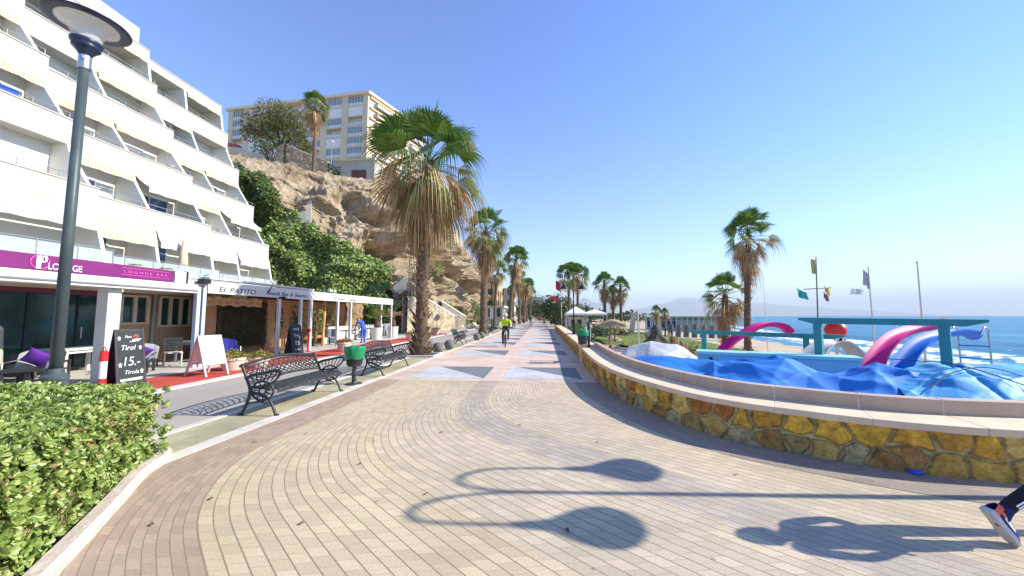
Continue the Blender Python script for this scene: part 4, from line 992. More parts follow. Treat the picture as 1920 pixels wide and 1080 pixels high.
def cliff_pt(u, v, disp=1.0, bulge=0):
    k = u * NB; i = min(NB - 1, int(k)); f = k - i
    a = BASE[i].lerp(BASE[i + 1], f); c = CREST[i].lerp(CREST[i + 1], f)
    t = (BASE[i + 1] - BASE[i]).normalized(); nrm = Vector((t.y, -t.x, 0))          # outwards (towards sea / camera)
    s = v ** .85; p = Vector((lerp(a.x, c.x, s), lerp(a.y, c.y, s), lerp(a.z, c.z, v)))
    q = p * .16; h = 0
    h += 3.2 * noise.fractal(q * .75, 1.0, 2.0, 3)
    rd = 1 - abs(noise.noise(p * .33 + Vector((7, 3, 1)))) * 2; h += 1.5 * rd
    c1 = noise.cell_vector(p * .42); h += .5 * (c1.x - .5)
    vr = noise.voronoi(Vector((p.x * .30, p.y * .30, p.z * .42)))[0]; h += 1.6 * min(.6, vr[1] - vr[0]) + .9 * (.5 - vr[0])
    h += .45 * (1 - 2.4 * abs(noise.noise(p * .85 + Vector((2, 9, 4))))) + .30 * (1 - 2.4 * abs(noise.noise(p * 1.9 + Vector((8, 1, 4))))) + .22 * noise.fractal(p * 2.2, .8, 2.1, 3); st_ = (p.z * .62 + .8 * noise.noise(p * .2)) % 1; h += .5 * (st_ if st_ < .7 else (1 - st_) * 2.33)
    cave = noise.noise((p.x * .17 + 3, p.y * .17, p.z * .33)); h -= 5.5 * max(0, cave - .14)
    env = math.sin(PI * min(1, v * 1.02)) ** .4 if v < 1 else 0
    for cu, cv, ru, rv, dp in ((.364, .46, .022, .11, 3.2), (.326, .62, .018, .10, 2.2), (.528, .48, .035, .10, 3.6), (.609, .46, .03, .11, 3.0), (.427, .60, .025, .09, 2.6), (.392, .26, .02, .12, 2.4), (.221, .70, .022, .06, 2.4), (.47, .30, .025, .10, 2.2), (.275, .80, .015, .06, 1.6)):
        g = ((u - cu) / ru) ** 2 + ((v - cv) / rv) ** 2
        if g < 6: h -= .75 * dp * math.exp(-g * g * .6); h += .55 * dp * math.exp(-(((u - cu) / (ru * 1.2)) ** 2 + ((v - cv - rv * 1.25) / (rv * .45)) ** 2))
    if u < .38: h *= interp(u, [(.2, .5), (.34, 1)])
    return p + nrm * (h * env * disp + bulge) + Vector((0, 0, .5 * noise.noise(p * .5) * env + .35 * noise.fractal(p * .9, 1, 2, 3) * v))
b = MB(); b.grid(lambda u, v: cliff_pt(u, v), 430, 130)
struct(b.build('cliff', ROCK, smooth=False))
# slope on top, rising to the block on the hill
EARTH = mat('dry_earth', (.46, .35, .21), (.30, .24, .13), .5, .95, bump=.8, bscale=3, lo=.3, hi=.7, c3=(.40, .32, .20))
b = MB()
BACK = catmull([(-110, 95, 39), (-100, 98, 39), (-90, 99, 38.4), (-75, 98, 38.2), (-60, 97, 38.2), (-46, 98, 38.0), (-36, 104, 36), (-28, 114, 30), (-26, 124, 22), (-28, 134, 14), (-32, 144, 9), (-36, 150, 7)], 12)
def hill(u, v):
    k = u * NB; i = min(NB - 1, int(k)); f = k - i
    a = cliff_pt(u, 1.0); c = BACK[i].lerp(BACK[i + 1], f); p = a.lerp(c, v)
    e = min(1, v * 8)
    p.z += e * (.35 * noise.fractal(p * .35, 1, 2, 4) + .2 * noise.noise(p * 1.4)) * (1 + v)
    return p
b.grid(hill, 160, 60); struct(b.build('hillside', EARTH))
b = MB(); b.grid(lambda u, v: (lambda c: Vector((lerp(c.x, c.x - 160, v), lerp(c.y, c.y + 140, v), c.z - 10 * v)))(BACK[min(NB, int(u * NB))]), NB, 6)
struct(b.build('plateau', EARTH))

# ---- ivy bank beside the white block
rng = random.Random(21)
ivy = thing('ivy_bank', 'dense green ivy bank spilling down the rock right of the white block', 'ivy', (-17, 29.5, 0))
IVY = mat('ivy_leaf', (.07, .12, .025), (.36, .43, .12), rough=.4, island=True, c3=(.18, .27, .055), transl=.2)
def ivy_top(u):        # v limit of the cover along the cliff
    return interp(u, [(.0, .70), (.12, .72), (.14, .70), (.16, .68), (.18, .65), (.20, .61), (.24, .55), (.28, .50), (.305, .46), (.325, .38), (.335, .0)])
b = MB(); core = MB(); n = 0
while n < 24000:
    u = rng.uniform(.07, .335); v = rng.random() ** .9
    vt = ivy_top(u) * (1 + .10 * noise.noise((u * 60, v * 9, 0)))
    if v > vt: continue
    n += 1
    bl = .5 + .28 * noise.noise((u * 45, v * 10, 5)) + .18 * noise.noise((u * 150, v * 30, 8))
    p = cliff_pt(u, v, 1, bl + rng.uniform(-.25, .12))
    nn = Vector((.35 + rng.gauss(0, .45), -.75 + rng.gauss(0, .45), .5 + rng.gauss(0, .4))).normalized()
    d = (nn.cross(Vector((rng.gauss(0, 1), rng.gauss(0, 1), rng.gauss(0, 1))))).normalized()
    leaf_quads(b, p, d, nn, rng.uniform(.16, .32), .19)
b.build('foliage', IVY, ivy, world=True)
b = MB(); b.grid(lambda u, v: cliff_pt(u, v * ivy_top(u) * .97, 1, .22 + .28 * noise.noise((u * 45, v * ivy_top(u) * 10, 5))), 90, 24, .06, .333); b.build('stems', TWIG, ivy, world=True)
b = MB()
for i in range(60):
    u = rng.uniform(.08, .16); v = rng.uniform(.05, .35); p = cliff_pt(u, v, 1, .8); e = p + Vector((rng.uniform(.3, .9), -.6, rng.uniform(-.5, .7)))
    b.tube([p, (p + e) / 2 + Vector((.1, 0, .15)), e], [.03, .02, .01], 4, cap=False)
b.build('bare_twigs', mat('bare_twig', (.42, .34, .24), (.3, .24, .17), 5, .9), ivy, world=True)
# hanging green mat above the ivy
hm = thing('creeper_mat', 'smooth bright green creeper mat on the slope above the ivy, beside the block', 'creeper', (-23.5, 31, 12.5))
b = MB(); n = 0
while n < 3600:
    u = rng.uniform(.07, .158); v = rng.uniform(.70, .93)
    if v > interp(u, [(.09, .92), (.14, .86), (.155, .78)]): continue
    n += 1; p = cliff_pt(u, v, 1, .45 + .2 * noise.noise((u * 60, v * 12, 1))); nn = Vector((.3 + rng.gauss(0, .4), -.7 + rng.gauss(0, .4), .6)).normalized()
    leaf_quads(b, p, nn.cross(Vector((rng.gauss(0, 1), rng.gauss(0, 1), rng.gauss(0, 1)))).normalized(), nn, .30, .17)
b.build('foliage', FOL_M, hm, world=True)
# shrubs and trees on the rocks
for i, (x, y, z, r, m, lab) in enumerate((
        (-16.6, 37.5, 13.6, (1.6, 1.5, 1.5), FOL_M, 'yellow green shrub hanging on the cliff left of the nearest palm crown'),
        (-13.0, 38.5, 6.6, (1.3, 1.6, 1.0), FOL_K, 'dark green shrub on the cliff ledge behind the nearest palm trunk'),
        (-12.8, 42.5, 7.4, (1.2, 1.6, .9), FOL_Y, 'sunny green shrub on the ledge just right of the nearest palm trunk'),
        (-12.2, 46, 2.0, (1.2, 3.2, 1.7), FOL_Y, 'bright green bush at the cliff foot between the first two palms'),
        (-11.6, 50.5, 1.6, (1.2, 2.6, 1.5), FOL_M, 'mid green bush at the cliff foot beside the second palm'),
        (-20.2, 33.8, 10.4, (1.6, 1.0, .8), FOL_K, 'dark plant in the shade of the cliff hollow above the ivy'),
        (-13.3, 33.0, 2.9, (1.5, 1.2, 1.3), FOL_K, 'leafy shrub over the end of the white pergola beside the stairs'),
        (-36.5, 42.1, 20.6, (2.0, 1.4, .8), FOL_Y, 'yellowish scrub at the cliff top beside the white block'),
        (-38.0, 47, 24.6, (2.7, 2.2, 2.6), FOL_M, 'rounded leafy bush under the feathery tree on the hill'),
        (-29.6, 47.8, 21.9, (1.5, 1.2, 1.1), FOL_K, 'low dark bush in front of the white hillside house'),
        (-17.5, 58, 16.4, (2.2, 2, 1.2), FOL_Y, 'sparse scrub on the cliff top behind the palm crowns'),
        (-11.6, 60, 2.2, (1.6, 3, 2.2), FOL_M, 'large shrub at the cliff foot beyond the second palm'),
        (-10.5, 78, 2.5, (1.6, 4, 2.5), FOL_K, 'dark trees in front of the far ochre house'))):
    bush('shrub', lab, 'shrub', (x, y, z), r, int(230 * max(1, (r[0] * r[1]) ** .7)), m, .17 if y < 45 else .26, 100 + i)
ft = thing('feathery_tree', 'feathery olive green tree leaning over the stone wall in front of the hill block', 'tree', (-38.2, 49, 22))
rng = random.Random(33); b = MB()
FEATH = mat('feathery_foliage', (.075, .085, .022), (.27, .24, .07), rough=.7, island=True, c3=(.15, .16, .04), transl=.2)
blobs = [(-39.3, 49, 31.6, 2.6, 1.9), (-41.6, 49, 30.2, 2.4, 1.8), (-37.4, 49, 30.6, 2.3, 1.8), (-42.8, 49, 28.6, 1.5, 1.2), (-36.3, 49, 28.8, 1.7, 1.5), (-39.6, 48.5, 28.9, 2.7, 1.4), (-35.8, 49, 27.2, 1.2, 1.2), (-34.4, 49, 26.0, .9, 1.0)]
for x, y, z, r, rz in blobs:
    for i in range(int(330 * r)):
        v = Vector((rng.gauss(0, 1), rng.gauss(0, 1), rng.gauss(0, 1))).normalized() * (rng.random() ** .45); p = Vector((x + v.x * r, y + v.y * r, z + v.z * rz))
        d = (Vector((v.x, v.y, .5)) + Vector((rng.gauss(0, .5), rng.gauss(0, .5), rng.gauss(0, .5)))).normalized()
        leaf_quads(b, p, d, d.orthogonal().normalized(), rng.uniform(.4, .8), .13)
b.build('crown', FEATH, ft, world=True)
b = MB()
for e in ((-39.3, 49, 31), (-41.8, 49, 29.8), (-37.2, 49, 30), (-36, 49, 28)): b.tube([(-38.0, 49, 20.5), (-38.4, 49, 26.0), Vector((-38.4, 49, 26.0)).lerp(Vector(e), .55) + Vector((0, 0, .4)), e], [.34, .26, .15, .05], 7)
b.build('trunk', BARK, ft, world=True)
palm('fan_palm', 'lone fan palm on the hill, standing in front of the tall cream block', (-30.1, 44.7, 20.0), 10.0, .25, 61, ng=24, nm=18, nd=70, scale=1.1, nseg=14, skirt=4.4, lean=(-.15, 0))
# rough stone walls and stair walls
SW = attr_mat('field_stone', bump=.8, bscale=7)
def block_wall(label, a, c, h0, h1, th, name='stone_retaining_wall', cop=None, tint=((.50, .40, .26), (.36, .28, .17), (.44, .37, .27))):
    t = thing(name, label, 'wall', (a[0], a[1], a[2])); a = Vector(a); c = Vector(c); d = (c - a); L = d.length; s = Vector((-d.y, d.x, 0)).normalized()
    nx = max(4, int(L / .12)); cols_ = []; b = MB()
    def fn(u, v):
        h = lerp(h0, h1, u); q = v * (2 * h + th); dn = u * L
        if q < h: p = a + d * u - s * th / 2 + Vector((0, 0, q)); o = -s
        elif q < h + th: p = a + d * u + s * (q - h - th / 2) + Vector((0, 0, h)); o = Vector((0, 0, 1))
        else: p = a + d * u + s * th / 2 + Vector((0, 0, max(0, 2 * h + th - q))); o = s
        k = noise.voronoi((dn * 2.4, p.z * 3.2, L))[0]; e = min(1, (k[1] - k[0]) * 4); cols_.append(tuple(q_ * (.55 + .45 * e) for q_ in tint[int(abs(noise.cell(noise.voronoi((dn * 2.4, p.z * 3.2, L))[1][0] * 3.1)) * 100) % 3]))
        return p + o * (.06 * e)
    b.grid(fn, nx, max(12, int((h0 + h1 + th) / .14))); o = b.build('stone_face', SW, t, world=True, smooth=True); set_tint(o, cols_)
    if cop: part('coping', cop, t, lambda b: b.bar(a + Vector((0, 0, h0 + .06)), c + Vector((0, 0, h1 + .06)), th + .12, .12))
    return t
block_wall('stepped stone wall climbing beside the lone hill palm', (-35.2, 46.3, 20.0), (-29.4, 46.9, 20.0), 5.3, 2.9, .5, cop=COPE)
block_wall('short thick stone wall end below the feathery tree', (-36.2, 46.0, 20.0), (-35.2, 46.1, 20.0), 4.8, 5.4, .9)
block_wall('dry stone wall along the cliff top below the lone hill palm', (-25.5, 37.0, 16.0), (-19.0, 40.5, 16.0), 1.4, 1.5, .5)
block_wall('rubble wall across the slope left of the white stair parapet', (-24.4, 33.2, 14.2), (-20.4, 35.2, 14.2), 1.6, 1.6, .5)
block_wall('ochre stone stair wall at the cliff foot just right of the nearest palm', (-12.0, 36.5, 0), (-10.2, 41.5, 0), 3.4, 1.6, .4, cop=LIME)
block_wall('grey stone stair wall beyond the ochre one at the cliff foot', (-11.2, 39.5, 0), (-9.7, 45.5, 0), 3.2, 1.5, .4, cop=LIME, tint=((.26, .23, .19), (.2, .18, .15), (.3, .26, .22)))
block_wall('pale stone post and wall behind the potted palms near the stairs', (-12.4, 32.2, 0), (-11.4, 34.8, 0), 3.4, 3.3, .6, tint=((.60, .50, .34), (.52, .42, .28), (.56, .47, .33)))
def slant_wall(b, a, c, za, zb, zc, zd, th):
    a = Vector((*a, 0)); c = Vector((*c, 0)); s = Vector((a.y - c.y, c.x - a.x, 0)).normalized() * th / 2; Z = lambda p, z: p + Vector((0, 0, z))
    b.add([Z(a - s, za), Z(c - s, zc), Z(c - s, zd), Z(a - s, zb), Z(a + s, za), Z(c + s, zc), Z(c + s, zd), Z(a + s, zb)], [(0, 1, 2, 3), (7, 6, 5, 4), (0, 4, 5, 1), (1, 5, 6, 2), (2, 6, 7, 3), (3, 7, 4, 0)])
wp = thing('stair_parapet', 'white sloping stair parapet on the cliff above the ivy', 'parapet', (-20.8, 33, 12))
part('wall', STUCCO, wp, lambda b: [slant_wall(b, (-22.9, 30.5), (-21.5, 30.95), 9.0, 10.75, 9.0, 11.5, .3), slant_wall(b, (-21.49, 30.96), (-21.0, 31.15), 9.0, 11.51, 9.0, 12.7, .29)])
wp2 = thing('stair_parapet', 'white sloping parapet of the lower stairs behind the nearest palm', 'parapet', (-13.4, 33.5, 4))
part('wall', STUCCO, wp2, lambda b: slant_wall(b, (-14.4, 33.0), (-12.7, 33.4), 3.0, 3.9, 4.1, 5.5, .35))
part('fence_post', mat('weathered_wood', (.52, .44, .30), (.4, .33, .22), 6, .9), wp2, lambda b: [b.bar((-12.5 + .28 * k, 33.4, 3.2), (-12.5 + .28 * k, 33.4, 7.4 - .5 * k), .14, .05) for k in range(4)] + [b.bar((-12.5, 33.36, 5.6), (-10.9, 33.36, 4.6), .05, .08)])
for k, (x, y, r, lab) in enumerate(((-10.3, 44.6, .55, 'largest pale boulder beside the stair walls'), (-9.2, 46, .42, 'small pale boulder in front of the bright bush'), (-9.3, 49.5, .5, 'round pale boulder left of the second palm'))):
    t = thing('boulder', lab, 'rock', (x, y, 0)); b = MB(); rr = random.Random(k)
    b.sphere((x, y, r * .55), r, 14, 9, (1.2, 1.1, .8)); b.v = [tuple(Vector(v) + Vector((noise.noise(Vector(v) * 2), noise.noise(Vector(v) * 2 + Vector((5, 0, 0))), noise.noise(Vector(v) * 2 + Vector((0, 5, 0))))) * .22) for v in b.v]
    b.build('stone', mat('pale_rock', (.55, .48, .36), (.42, .36, .26), 3, .95, bump=.6), t, world=True, smooth=True)
pole_h = thing('lamp_post', 'slim grey lamp post on the hill in front of the cream block', 'lamp post', (-30.8, 49.7, 22))
part('pole', GREYM, pole_h, lambda b: b.tube([(-30.8, 49.7, 20), (-30.8, 49.7, 27.3)], .06, 6)); part('lantern', WHITE, pole_h, lambda b: b.lathe([(.02, .3), (.25, .15), (.25, 0), (.05, -.1)], (-30.8, 49.7, 27.3), 10, cap=True))
# ================================================================ STREET FURNITURE
# ---- near lamp on the left: broad dish lantern on a tall post
l1 = thing('street_lamp', 'tall grey green lamp post with wide dish lantern, standing behind the hedge', 'street lamp', (-7.36, 4.98, 0))
POSTM = mat('grey_green_post', (.045, .066, .072), (.065, .088, .09), 3, .45, bump=.05)
NAVY = mat('navy_enamel', (.012, .02, .05), (.02, .03, .07), 3, .35)
LZ = 6.36; px_, py_ = -7.31, 4.98
part('post', POSTM, l1, lambda b: b.tube([(px_, py_, .6), (px_, py_, LZ - .53)], [.072, .058], 20), smooth=True)
part('base', POSTM, l1, lambda b: b.lathe([(.16, 0), (.16, .1), (.145, .14), (.135, .68), (.15, .70), (.15, .74), (.10, .78), (.09, .86)], (px_, py_, 0), 20), smooth=False)
part('coupling', STEEL, l1, lambda b: [b.lathe([(.066, -.02), (.074, 0), (.074, .20), (.066, .22)], (px_, py_, LZ - .74), 20), b.box((px_ + .06, py_ - .075, LZ - .60), (.04, .03, .05))])
part('collar', NAVY, l1, lambda b: b.lathe([(.075, -0.538), (.085, -0.499), (.14, -0.422), (.165, -0.403), (.165, -0.371), (.15, -0.358), (.18, -0.339), (.19, -0.294), (.165, -0.282), (.05, -0.282)], (px_, py_, LZ), 28), smooth=True)
part('globe', mat('lamp_glass', (.85, .86, .82), rough=.12, alpha=.35), l1, lambda b: b.lathe([(.165, -0.294), (.175, -0.230), (.205, -0.128), (.26, -0.064), (.36, -0.016)], (px_, py_, LZ), 32), smooth=True)
part('reflector', mat('white_reflector', (.78, .77, .72), rough=.45), l1, lambda b: b.lathe([(.10, -0.275), (.10, -0.166), (.14, -0.102), (.24, -0.035), (.37, 0.003)], (px_, py_, LZ), 32), smooth=True)
part('canopy', NAVY, l1, lambda b: b.lathe([(.36, -0.006), (.45, -0.010), (.495, -0.003), (.50, 0.010), (.45, 0.032), (.36, 0.064), (.15, 0.090), (.02, 0.096)], (px_, py_, LZ), 40), smooth=True)

# ---- double hook lamps on the wall side
def hook_lamp(label, loc, rz, H=4.5, spread=.6):
    t = thing('street_lamp', label, 'street lamp', loc, rz, 'black hook lamps')
    b = MB(); b.lathe([(.17, 0), (.17, .12), (.12, .2), (.105, .75), (.12, .8), (.07, .9), (.055, 1.1)], n=14); b.build('base', BLACK, t, smooth=True)
    b = MB(); b.tube([(0, 0, .9), (0, 0, H - .55)], [.05, .034], 10); b.build('post', BLACK, t, smooth=True)
    for s in (-1, 1):
        pts = catmull([(0, 0, H - .75), (0, s * .03, H - .35), (0, s * .16, H - .08), (0, s * spread * .62, H), (0, s * spread * .93, H - .12), (0, s * spread, H - .38), (0, s * spread, H - .62)], 6)
        b = MB(); b.tube(pts, .026, 8); a = b.build('arm', BLACK, t, smooth=True)
        b = MB(); b.lathe([(.02, .38), (.05, .34), (.07, .22), (.10, .14), (.20, .02), (.28, -.08), (.30, -.13), (.28, -.13), (.18, 0)], (0, s * spread, H - 1.0), 22); sh = b.build('lamp_shade', BLACK, t, smooth=True)
        b = MB(); b.lathe([(.27, -.125), (.24, -.18), (.15, -.225), (.02, -.24)], (0, s * spread, H - 1.0), 18); b.build('diffuser', mat('milky_diffuser', (.8, .8, .78), rough=.3), t, smooth=True)
    return t
HL = hook_lamp('double hook lamp just outside the frame beside the runner, seen by its shadow', (6.0, 3.86, 0), R(-23.3), 4.62, .595)
copy_tree(HL, (1.95, 22.2, 0), R(-82), 'black double hook lamp with two bell shades on the straight wall before the beach palms', sc=.93)
copy_tree(HL, (2.05, 44, 0), R(-75), 'smaller looking double hook lamp further along, in front of the far trees and flags', sc=.95)
ll = thing('street_lamp', 'slim black lamp post far along the left kerb beside the second palm', 'street lamp', (-5.3, 38.5, 0))
part('post', BLACK, ll, lambda b: b.tube([(-5.3, 38.5, 0), (-5.3, 38.5, 5.2)], [.07, .05], 8)); part('lantern', NAVY, ll, lambda b: b.lathe([(.05, -.2), (.16, 0), (.5, .1), (.48, .14), (.02, .25)], (-5.3, 38.5, 5.2), 16))
part('info_board', WHITE, ll, lambda b: b.bx(-5.45, -5.12, 38.35, 38.42, 1.3, 2.5))

# ---- cast iron benches
def bench(label, loc, rz):
    t = thing('park_bench', label, 'bench', loc, rz, 'cast iron benches along the kerb')
    L = 1.95
    def side(y):
        b = MB()
        # back leg and back upright in one curve, front leg, seat rail
        b.tube(catmull([(-.36, y, 0), (-.27, y, .18), (-.22, y, .40), (-.30, y, .62), (-.40, y, .84)], 6), [.024] * 24 + [.018], 8)
        b.tube(catmull([(.26, y, 0), (.20, y, .14), (.12, y, .26), (-.02, y, .33), (-.20, y, .38)], 6), .023, 8)
        b.tube([(.24, y, 0), (.30, y, .015)], .026, 8); b.tube([(-.36, y, .0), (-.41, y, .015)], .024, 8)
        # armrest: sweeping curve ending in a scroll
        b.tube(catmull([(-.31, y, .60), (-.18, y, .66), (.02, y, .70), (.20, y, .74), (.31, y, .72), (.33, y, .66)], 6), .026, 8)
        b.tube(catmull([(.30, y, .70), (.24, y, .60), (.10, y, .50), (-.10, y, .47), (-.22, y, .46)], 6), .018, 6)
        # round fan ornament with spokes under the arm
        c = Vector((.0, y, .40)); ro = .155
        b.tube([c + Vector((1.25 * ro * math.cos(k * PI / 12), 0, ro * math.sin(k * PI / 12))) for k in range(24)], .017, 6, closed=True)
        b.tube([c + Vector((.06 * math.cos(k * PI / 6), 0, .05 * math.sin(k * PI / 6))) for k in range(12)], .012, 6, closed=True)
        for k in range(11):
            a = k * 2 * PI / 11 + .2; b.tube([c + Vector((.06 * math.cos(a), 0, .05 * math.sin(a))), c + Vector((1.25 * ro * math.cos(a), 0, ro * math.sin(a)))], .010, 5)
        for k in range(6):       # upper fan between arm and circle
            u = k / 5; b.tube([(-.16 + .30 * u, y, .555 + .02 * math.sin(u * 3)), (-.22 + .46 * u, y, .635 + .085 * u)], .010, 5)
        b.tube(catmull([(-.25, y, .20), (-.05, y, .22), (.1, y, .20)], 5), .012, 5); b.tube([(-.1, y, .22), (-.04, y, .27), (.02, y, .22)], .009, 5)
        return b.build('side_frame', IRON, t, smooth=True)
    side(-L / 2); side(L / 2)
    # seat: pierced strips across a frame
    b = MB()
    for k in range(9):
        x = -.20 + k * .055; z = .425 + .015 * abs(k - 3) * .5 - (.0 if k < 7 else .012 * (k - 6))
        b.bx(x - .021, x + .021, -L / 2 + .01, L / 2 - .01, z - .008, z + .008)
    for k in range(13):
        y = lerp(-L / 2 + .08, L / 2 - .08, k / 12); b.bx(-.22, .25, y - .012, y + .012, .412, .4165)
    b.bx(.255, .275, -L / 2 + .012, L / 2 - .012, .375, .425)
    b.build('seat', IRON, t)
    # backrest: arched frame with a net of crossing curves
    def bp(y, z): return Vector((-.23 - (z - .46) * .46 - .05 * ((z - .46) / .4) ** 2, y, z))
    def top(y): return .80 + .075 * math.cos(y / L * PI)
    def low(y): return .50 + .05 * math.cos(y / L * PI)
    b = MB(); N = 30; ys_ = [lerp(-L / 2, L / 2, k / N) for k in range(N + 1)]
    b.tube([bp(y, top(y)) for y in ys_], .024, 8); b.tube([bp(y, low(y)) for y in ys_], .018, 6); b.tube([bp(y, top(y) - .05) for y in ys_], .010, 5)
    for k in range(19):
        y0 = lerp(-L / 2 - .42, L / 2 - .02, k / 18)
        for s in (-1, 1):
            pts = []
            for q in range(9):
                w_ = q / 8; y = s * (y0 + .44 * w_ + .05 * math.sin(w_ * PI))
                if -L / 2 < y < L / 2: pts.append(bp(y, lerp(low(y), top(y) - .05, w_)))
            if len(pts) > 2: b.tube(pts, .0105, 5)
    for k in range(13):
        y = lerp(-L / 2 + .08, L / 2 - .08, k / 12); z = lerp(low(y), top(y), .46); c = bp(y, z)
        b.tube([c + Vector((-.03 * math.sin(a * PI / 5) * .46, .05 * math.cos(a * PI / 5), .055 * math.sin(a * PI / 5))) for a in range(10)], .010, 5, closed=True)
    b.build('backrest', IRON, t, smooth=True)
    return t
BN = bench('nearest cast iron bench, between the hedge and the green topped bin', (-4.64, 6.78, 0), 0)
def bc(loc, rz, lab): copy_tree(BN, loc, rz, lab)
bc((-4.6, 10.75, 0), R(1), 'second cast iron bench, between the bin and the nearest palm')
bc((-4.75, 21.2, 0), R(6), 'third cast iron bench, seen from behind beside the stone balls')
bc((-4.7, 33.8, 0), R(3), 'fourth cast iron bench, just beyond the second palm')
bc((-4.7, 37.0, 0), R(2), 'farthest cast iron bench, by the slim black lamp post')

# ---- litter bin with a green bag
def bin_(label, loc):
    t = thing('litter_bin', label, 'bin', loc)
    b = MB(); b.lathe([(.19, 0), (.19, .02), (.07, .03), (.055, .06), (.05, .2), (.065, .22), (.065, .27), (.05, .29), (.045, .44), (.09, .45)], n=16, cap=True); b.build('post', IRON, t, smooth=False)
    b = MB(); b.lathe([(.02, .43), (.155, .43), (.165, .46), (.205, .80), (.215, .81), (.215, .83), (.195, .83), (.15, .46), (.02, .45)], n=24)
    for k in range(24):
        a = k * PI / 12; b.bar((.168 * math.cos(a), .168 * math.sin(a), .47), (.212 * math.cos(a), .212 * math.sin(a), .79), .012, .014)
    b.build('bucket', IRON, t)
    b = MB(); b.grid(lambda u, v: (lambda a, r, z: (r * math.cos(a), r * math.sin(a), z))(u * 2 * PI, interp(v, [(0, .215), (.35, .236), (.6, .243), (.75, .23), (1, .17)]) * (1 + .03 * math.sin(u * 44) * v + .07 * noise.noise((math.cos(u * 6.283) * 3, math.sin(u * 6.283) * 3, v * 3))), interp(v, [(0, .60 + .05 * noise.noise((math.cos(u * 6.283) * 2.5, math.sin(u * 6.283) * 2.5, 7))), (.35, .78), (.6, .88), (.75, .905), (1, .72)]) + .03 * noise.noise((math.cos(u * 6.283) * 3, math.sin(u * 6.283) * 3, v * 2))), 60, 12)
    b.build('bag', mat('green_plastic_bag', (.02, .30, .12), (.015, .22, .085), 5, .3, spec=.5, transl=.15), t, smooth=True)
    return t
bin_('round slatted iron bin lined with a green bag, between the two near benches', (-4.54, 8.61, 0))
b2 = thing('litter_bin', 'dark hanging bin with green bag on a black post at the curved wall end', 'bin', (1.55, 13.35, 0))
part('post', BLACK, b2, lambda b: b.bx(1.62, 1.70, 13.02, 13.085, 0, 1.42)); part('bucket', IRON, b2, lambda b: b.lathe([(.02, .66), (.15, .66), (.19, 1.05), (.2, 1.07)], (1.44, 12.98, 0), 18)); part('bag', mat('green_plastic_bag', (0, 0, 0)), b2, lambda b: b.lathe([(.205, .95), (.22, 1.1), (.2, 1.16), (.13, 1.12)], (1.44, 12.98, 0), 18), smooth=True)
part('bracket', BLACK, b2, lambda b: b.bx(1.56, 1.62, 12.98, 13.03, .8, .98))
# ---- stone balls
BALLM = mat('grey_concrete_ball', (.17, .165, .15), (.12, .115, .105), 6, .85, bump=.3, bscale=40)
for x, y, lab in ((-4.52, 15.75, 'nearest stone ball, right of the first palm'), (-4.52, 17.7, 'second stone ball, behind the nearest one'), (-4.3, 24.2, 'third stone ball, at the foot of the bench seen from behind'), (-4.3, 26.2, 'fourth stone ball, farthest from the camera before the second palm')):
    t = thing('stone_ball', lab, 'bollard', (x, y, 0), 0, 'grey stone balls along the kerb'); b = MB(); b.sphere((0, 0, .24), .245, 24, 14); b.build('ball', BALLM, t, smooth=True); b = MB(); b.lathe([(.15, 0), (.15, .05), (.11, .06)], n=16); b.build('base', BALLM, t)
for (x, y, s, lab) in ((-4.9, 14.8, .62, 'square kerbed pit around the nearest palm'), (-5.0, 31.2, .6, 'square kerbed pit around the second palm')):
    t = thing('tree_pit', lab, 'planting pit', (x, y, 0)); b = MB()
    for dx, dy, sx, sy in ((s, 0, .1, 2 * s - .1), (-s, 0, .1, 2 * s - .1), (0, s, 2 * s + .1, .1), (0, -s, 2 * s + .1, .1)): b.box((x + dx, y + dy, .04), (sx, sy, .09))
    b.build('kerb', KERB, t, world=True, bevel=.01); part('soil', SOIL, t, lambda b: b.face([(x - s, y - s, .02), (x + s, y - s, .02), (x + s, y + s, .02), (x - s, y + s, .02)]))

# ---- chalkboards
SLATE = mat('chalkboard_slate', (.018, .026, .03), (.03, .04, .045), 2.5, .75); CHALK = mat('chalk', (.72, .75, .74), rough=.9); CHALKR = mat('red_chalk', (.6, .12, .1), rough=.9)
def strokes(b, polys, M, wd=.012):
    for pl in polys:
        pts = [M @ Vector((x * .6, y, .004)) for x, y in pl]; nrm = (M.to_3x3() @ Vector((0, 0, 1))).normalized()
        for a, c in zip(pts, pts[1:]):
            d = (c - a); s = d.cross(nrm).normalized() * wd / 2; e = d.normalized() * wd * .3; b.face([a - s - e, c - s + e, c + s + e, a + s - e])
def star(x, y, r): return [[(x - r * .6, y - r), (x, y + r), (x + r * .6, y - r), (x - r, y + r * .3), (x + r, y + r * .35), (x - r * .6, y - r)]]
def a_board(label, loc, rz, W, H, m, lean=R(12), leg=0, frame=None):
    t = thing('a_board', label, 'sign board', loc, rz)
    for s in (1, -1):
        M = Matrix.Translation((s * (H * math.sin(lean)), 0, 0)) @ Matrix.Rotation(-s * lean, 4, 'Y')
        b = MB(); vs = []
        b.box((0, 0, leg + (H - leg) / 2), (.022, W - .09, H - leg - .09)); b.build('board', m, t, T=M)
        b = MB(); fm = .05
        for yy in (-1, 1): b.box((0, yy * (W / 2 - fm / 2), H / 2), (.036, fm, H))
        b.box((0, 0, H - fm / 2), (.034, W - 2 * fm, fm)); b.box((0, 0, leg + fm / 2), (.034, W - 2 * fm, fm)); b.build('frame', frame or m, t, T=M, bevel=.004)
    return t, Matrix.Translation((H * math.sin(lean), 0, 0)) @ Matrix.Rotation(-lean, 4, 'Y') @ Matrix(((0, 0, 1, .0115), (1, 0, 0, 0), (0, 1, 0, 0), (0, 0, 0, 1)))
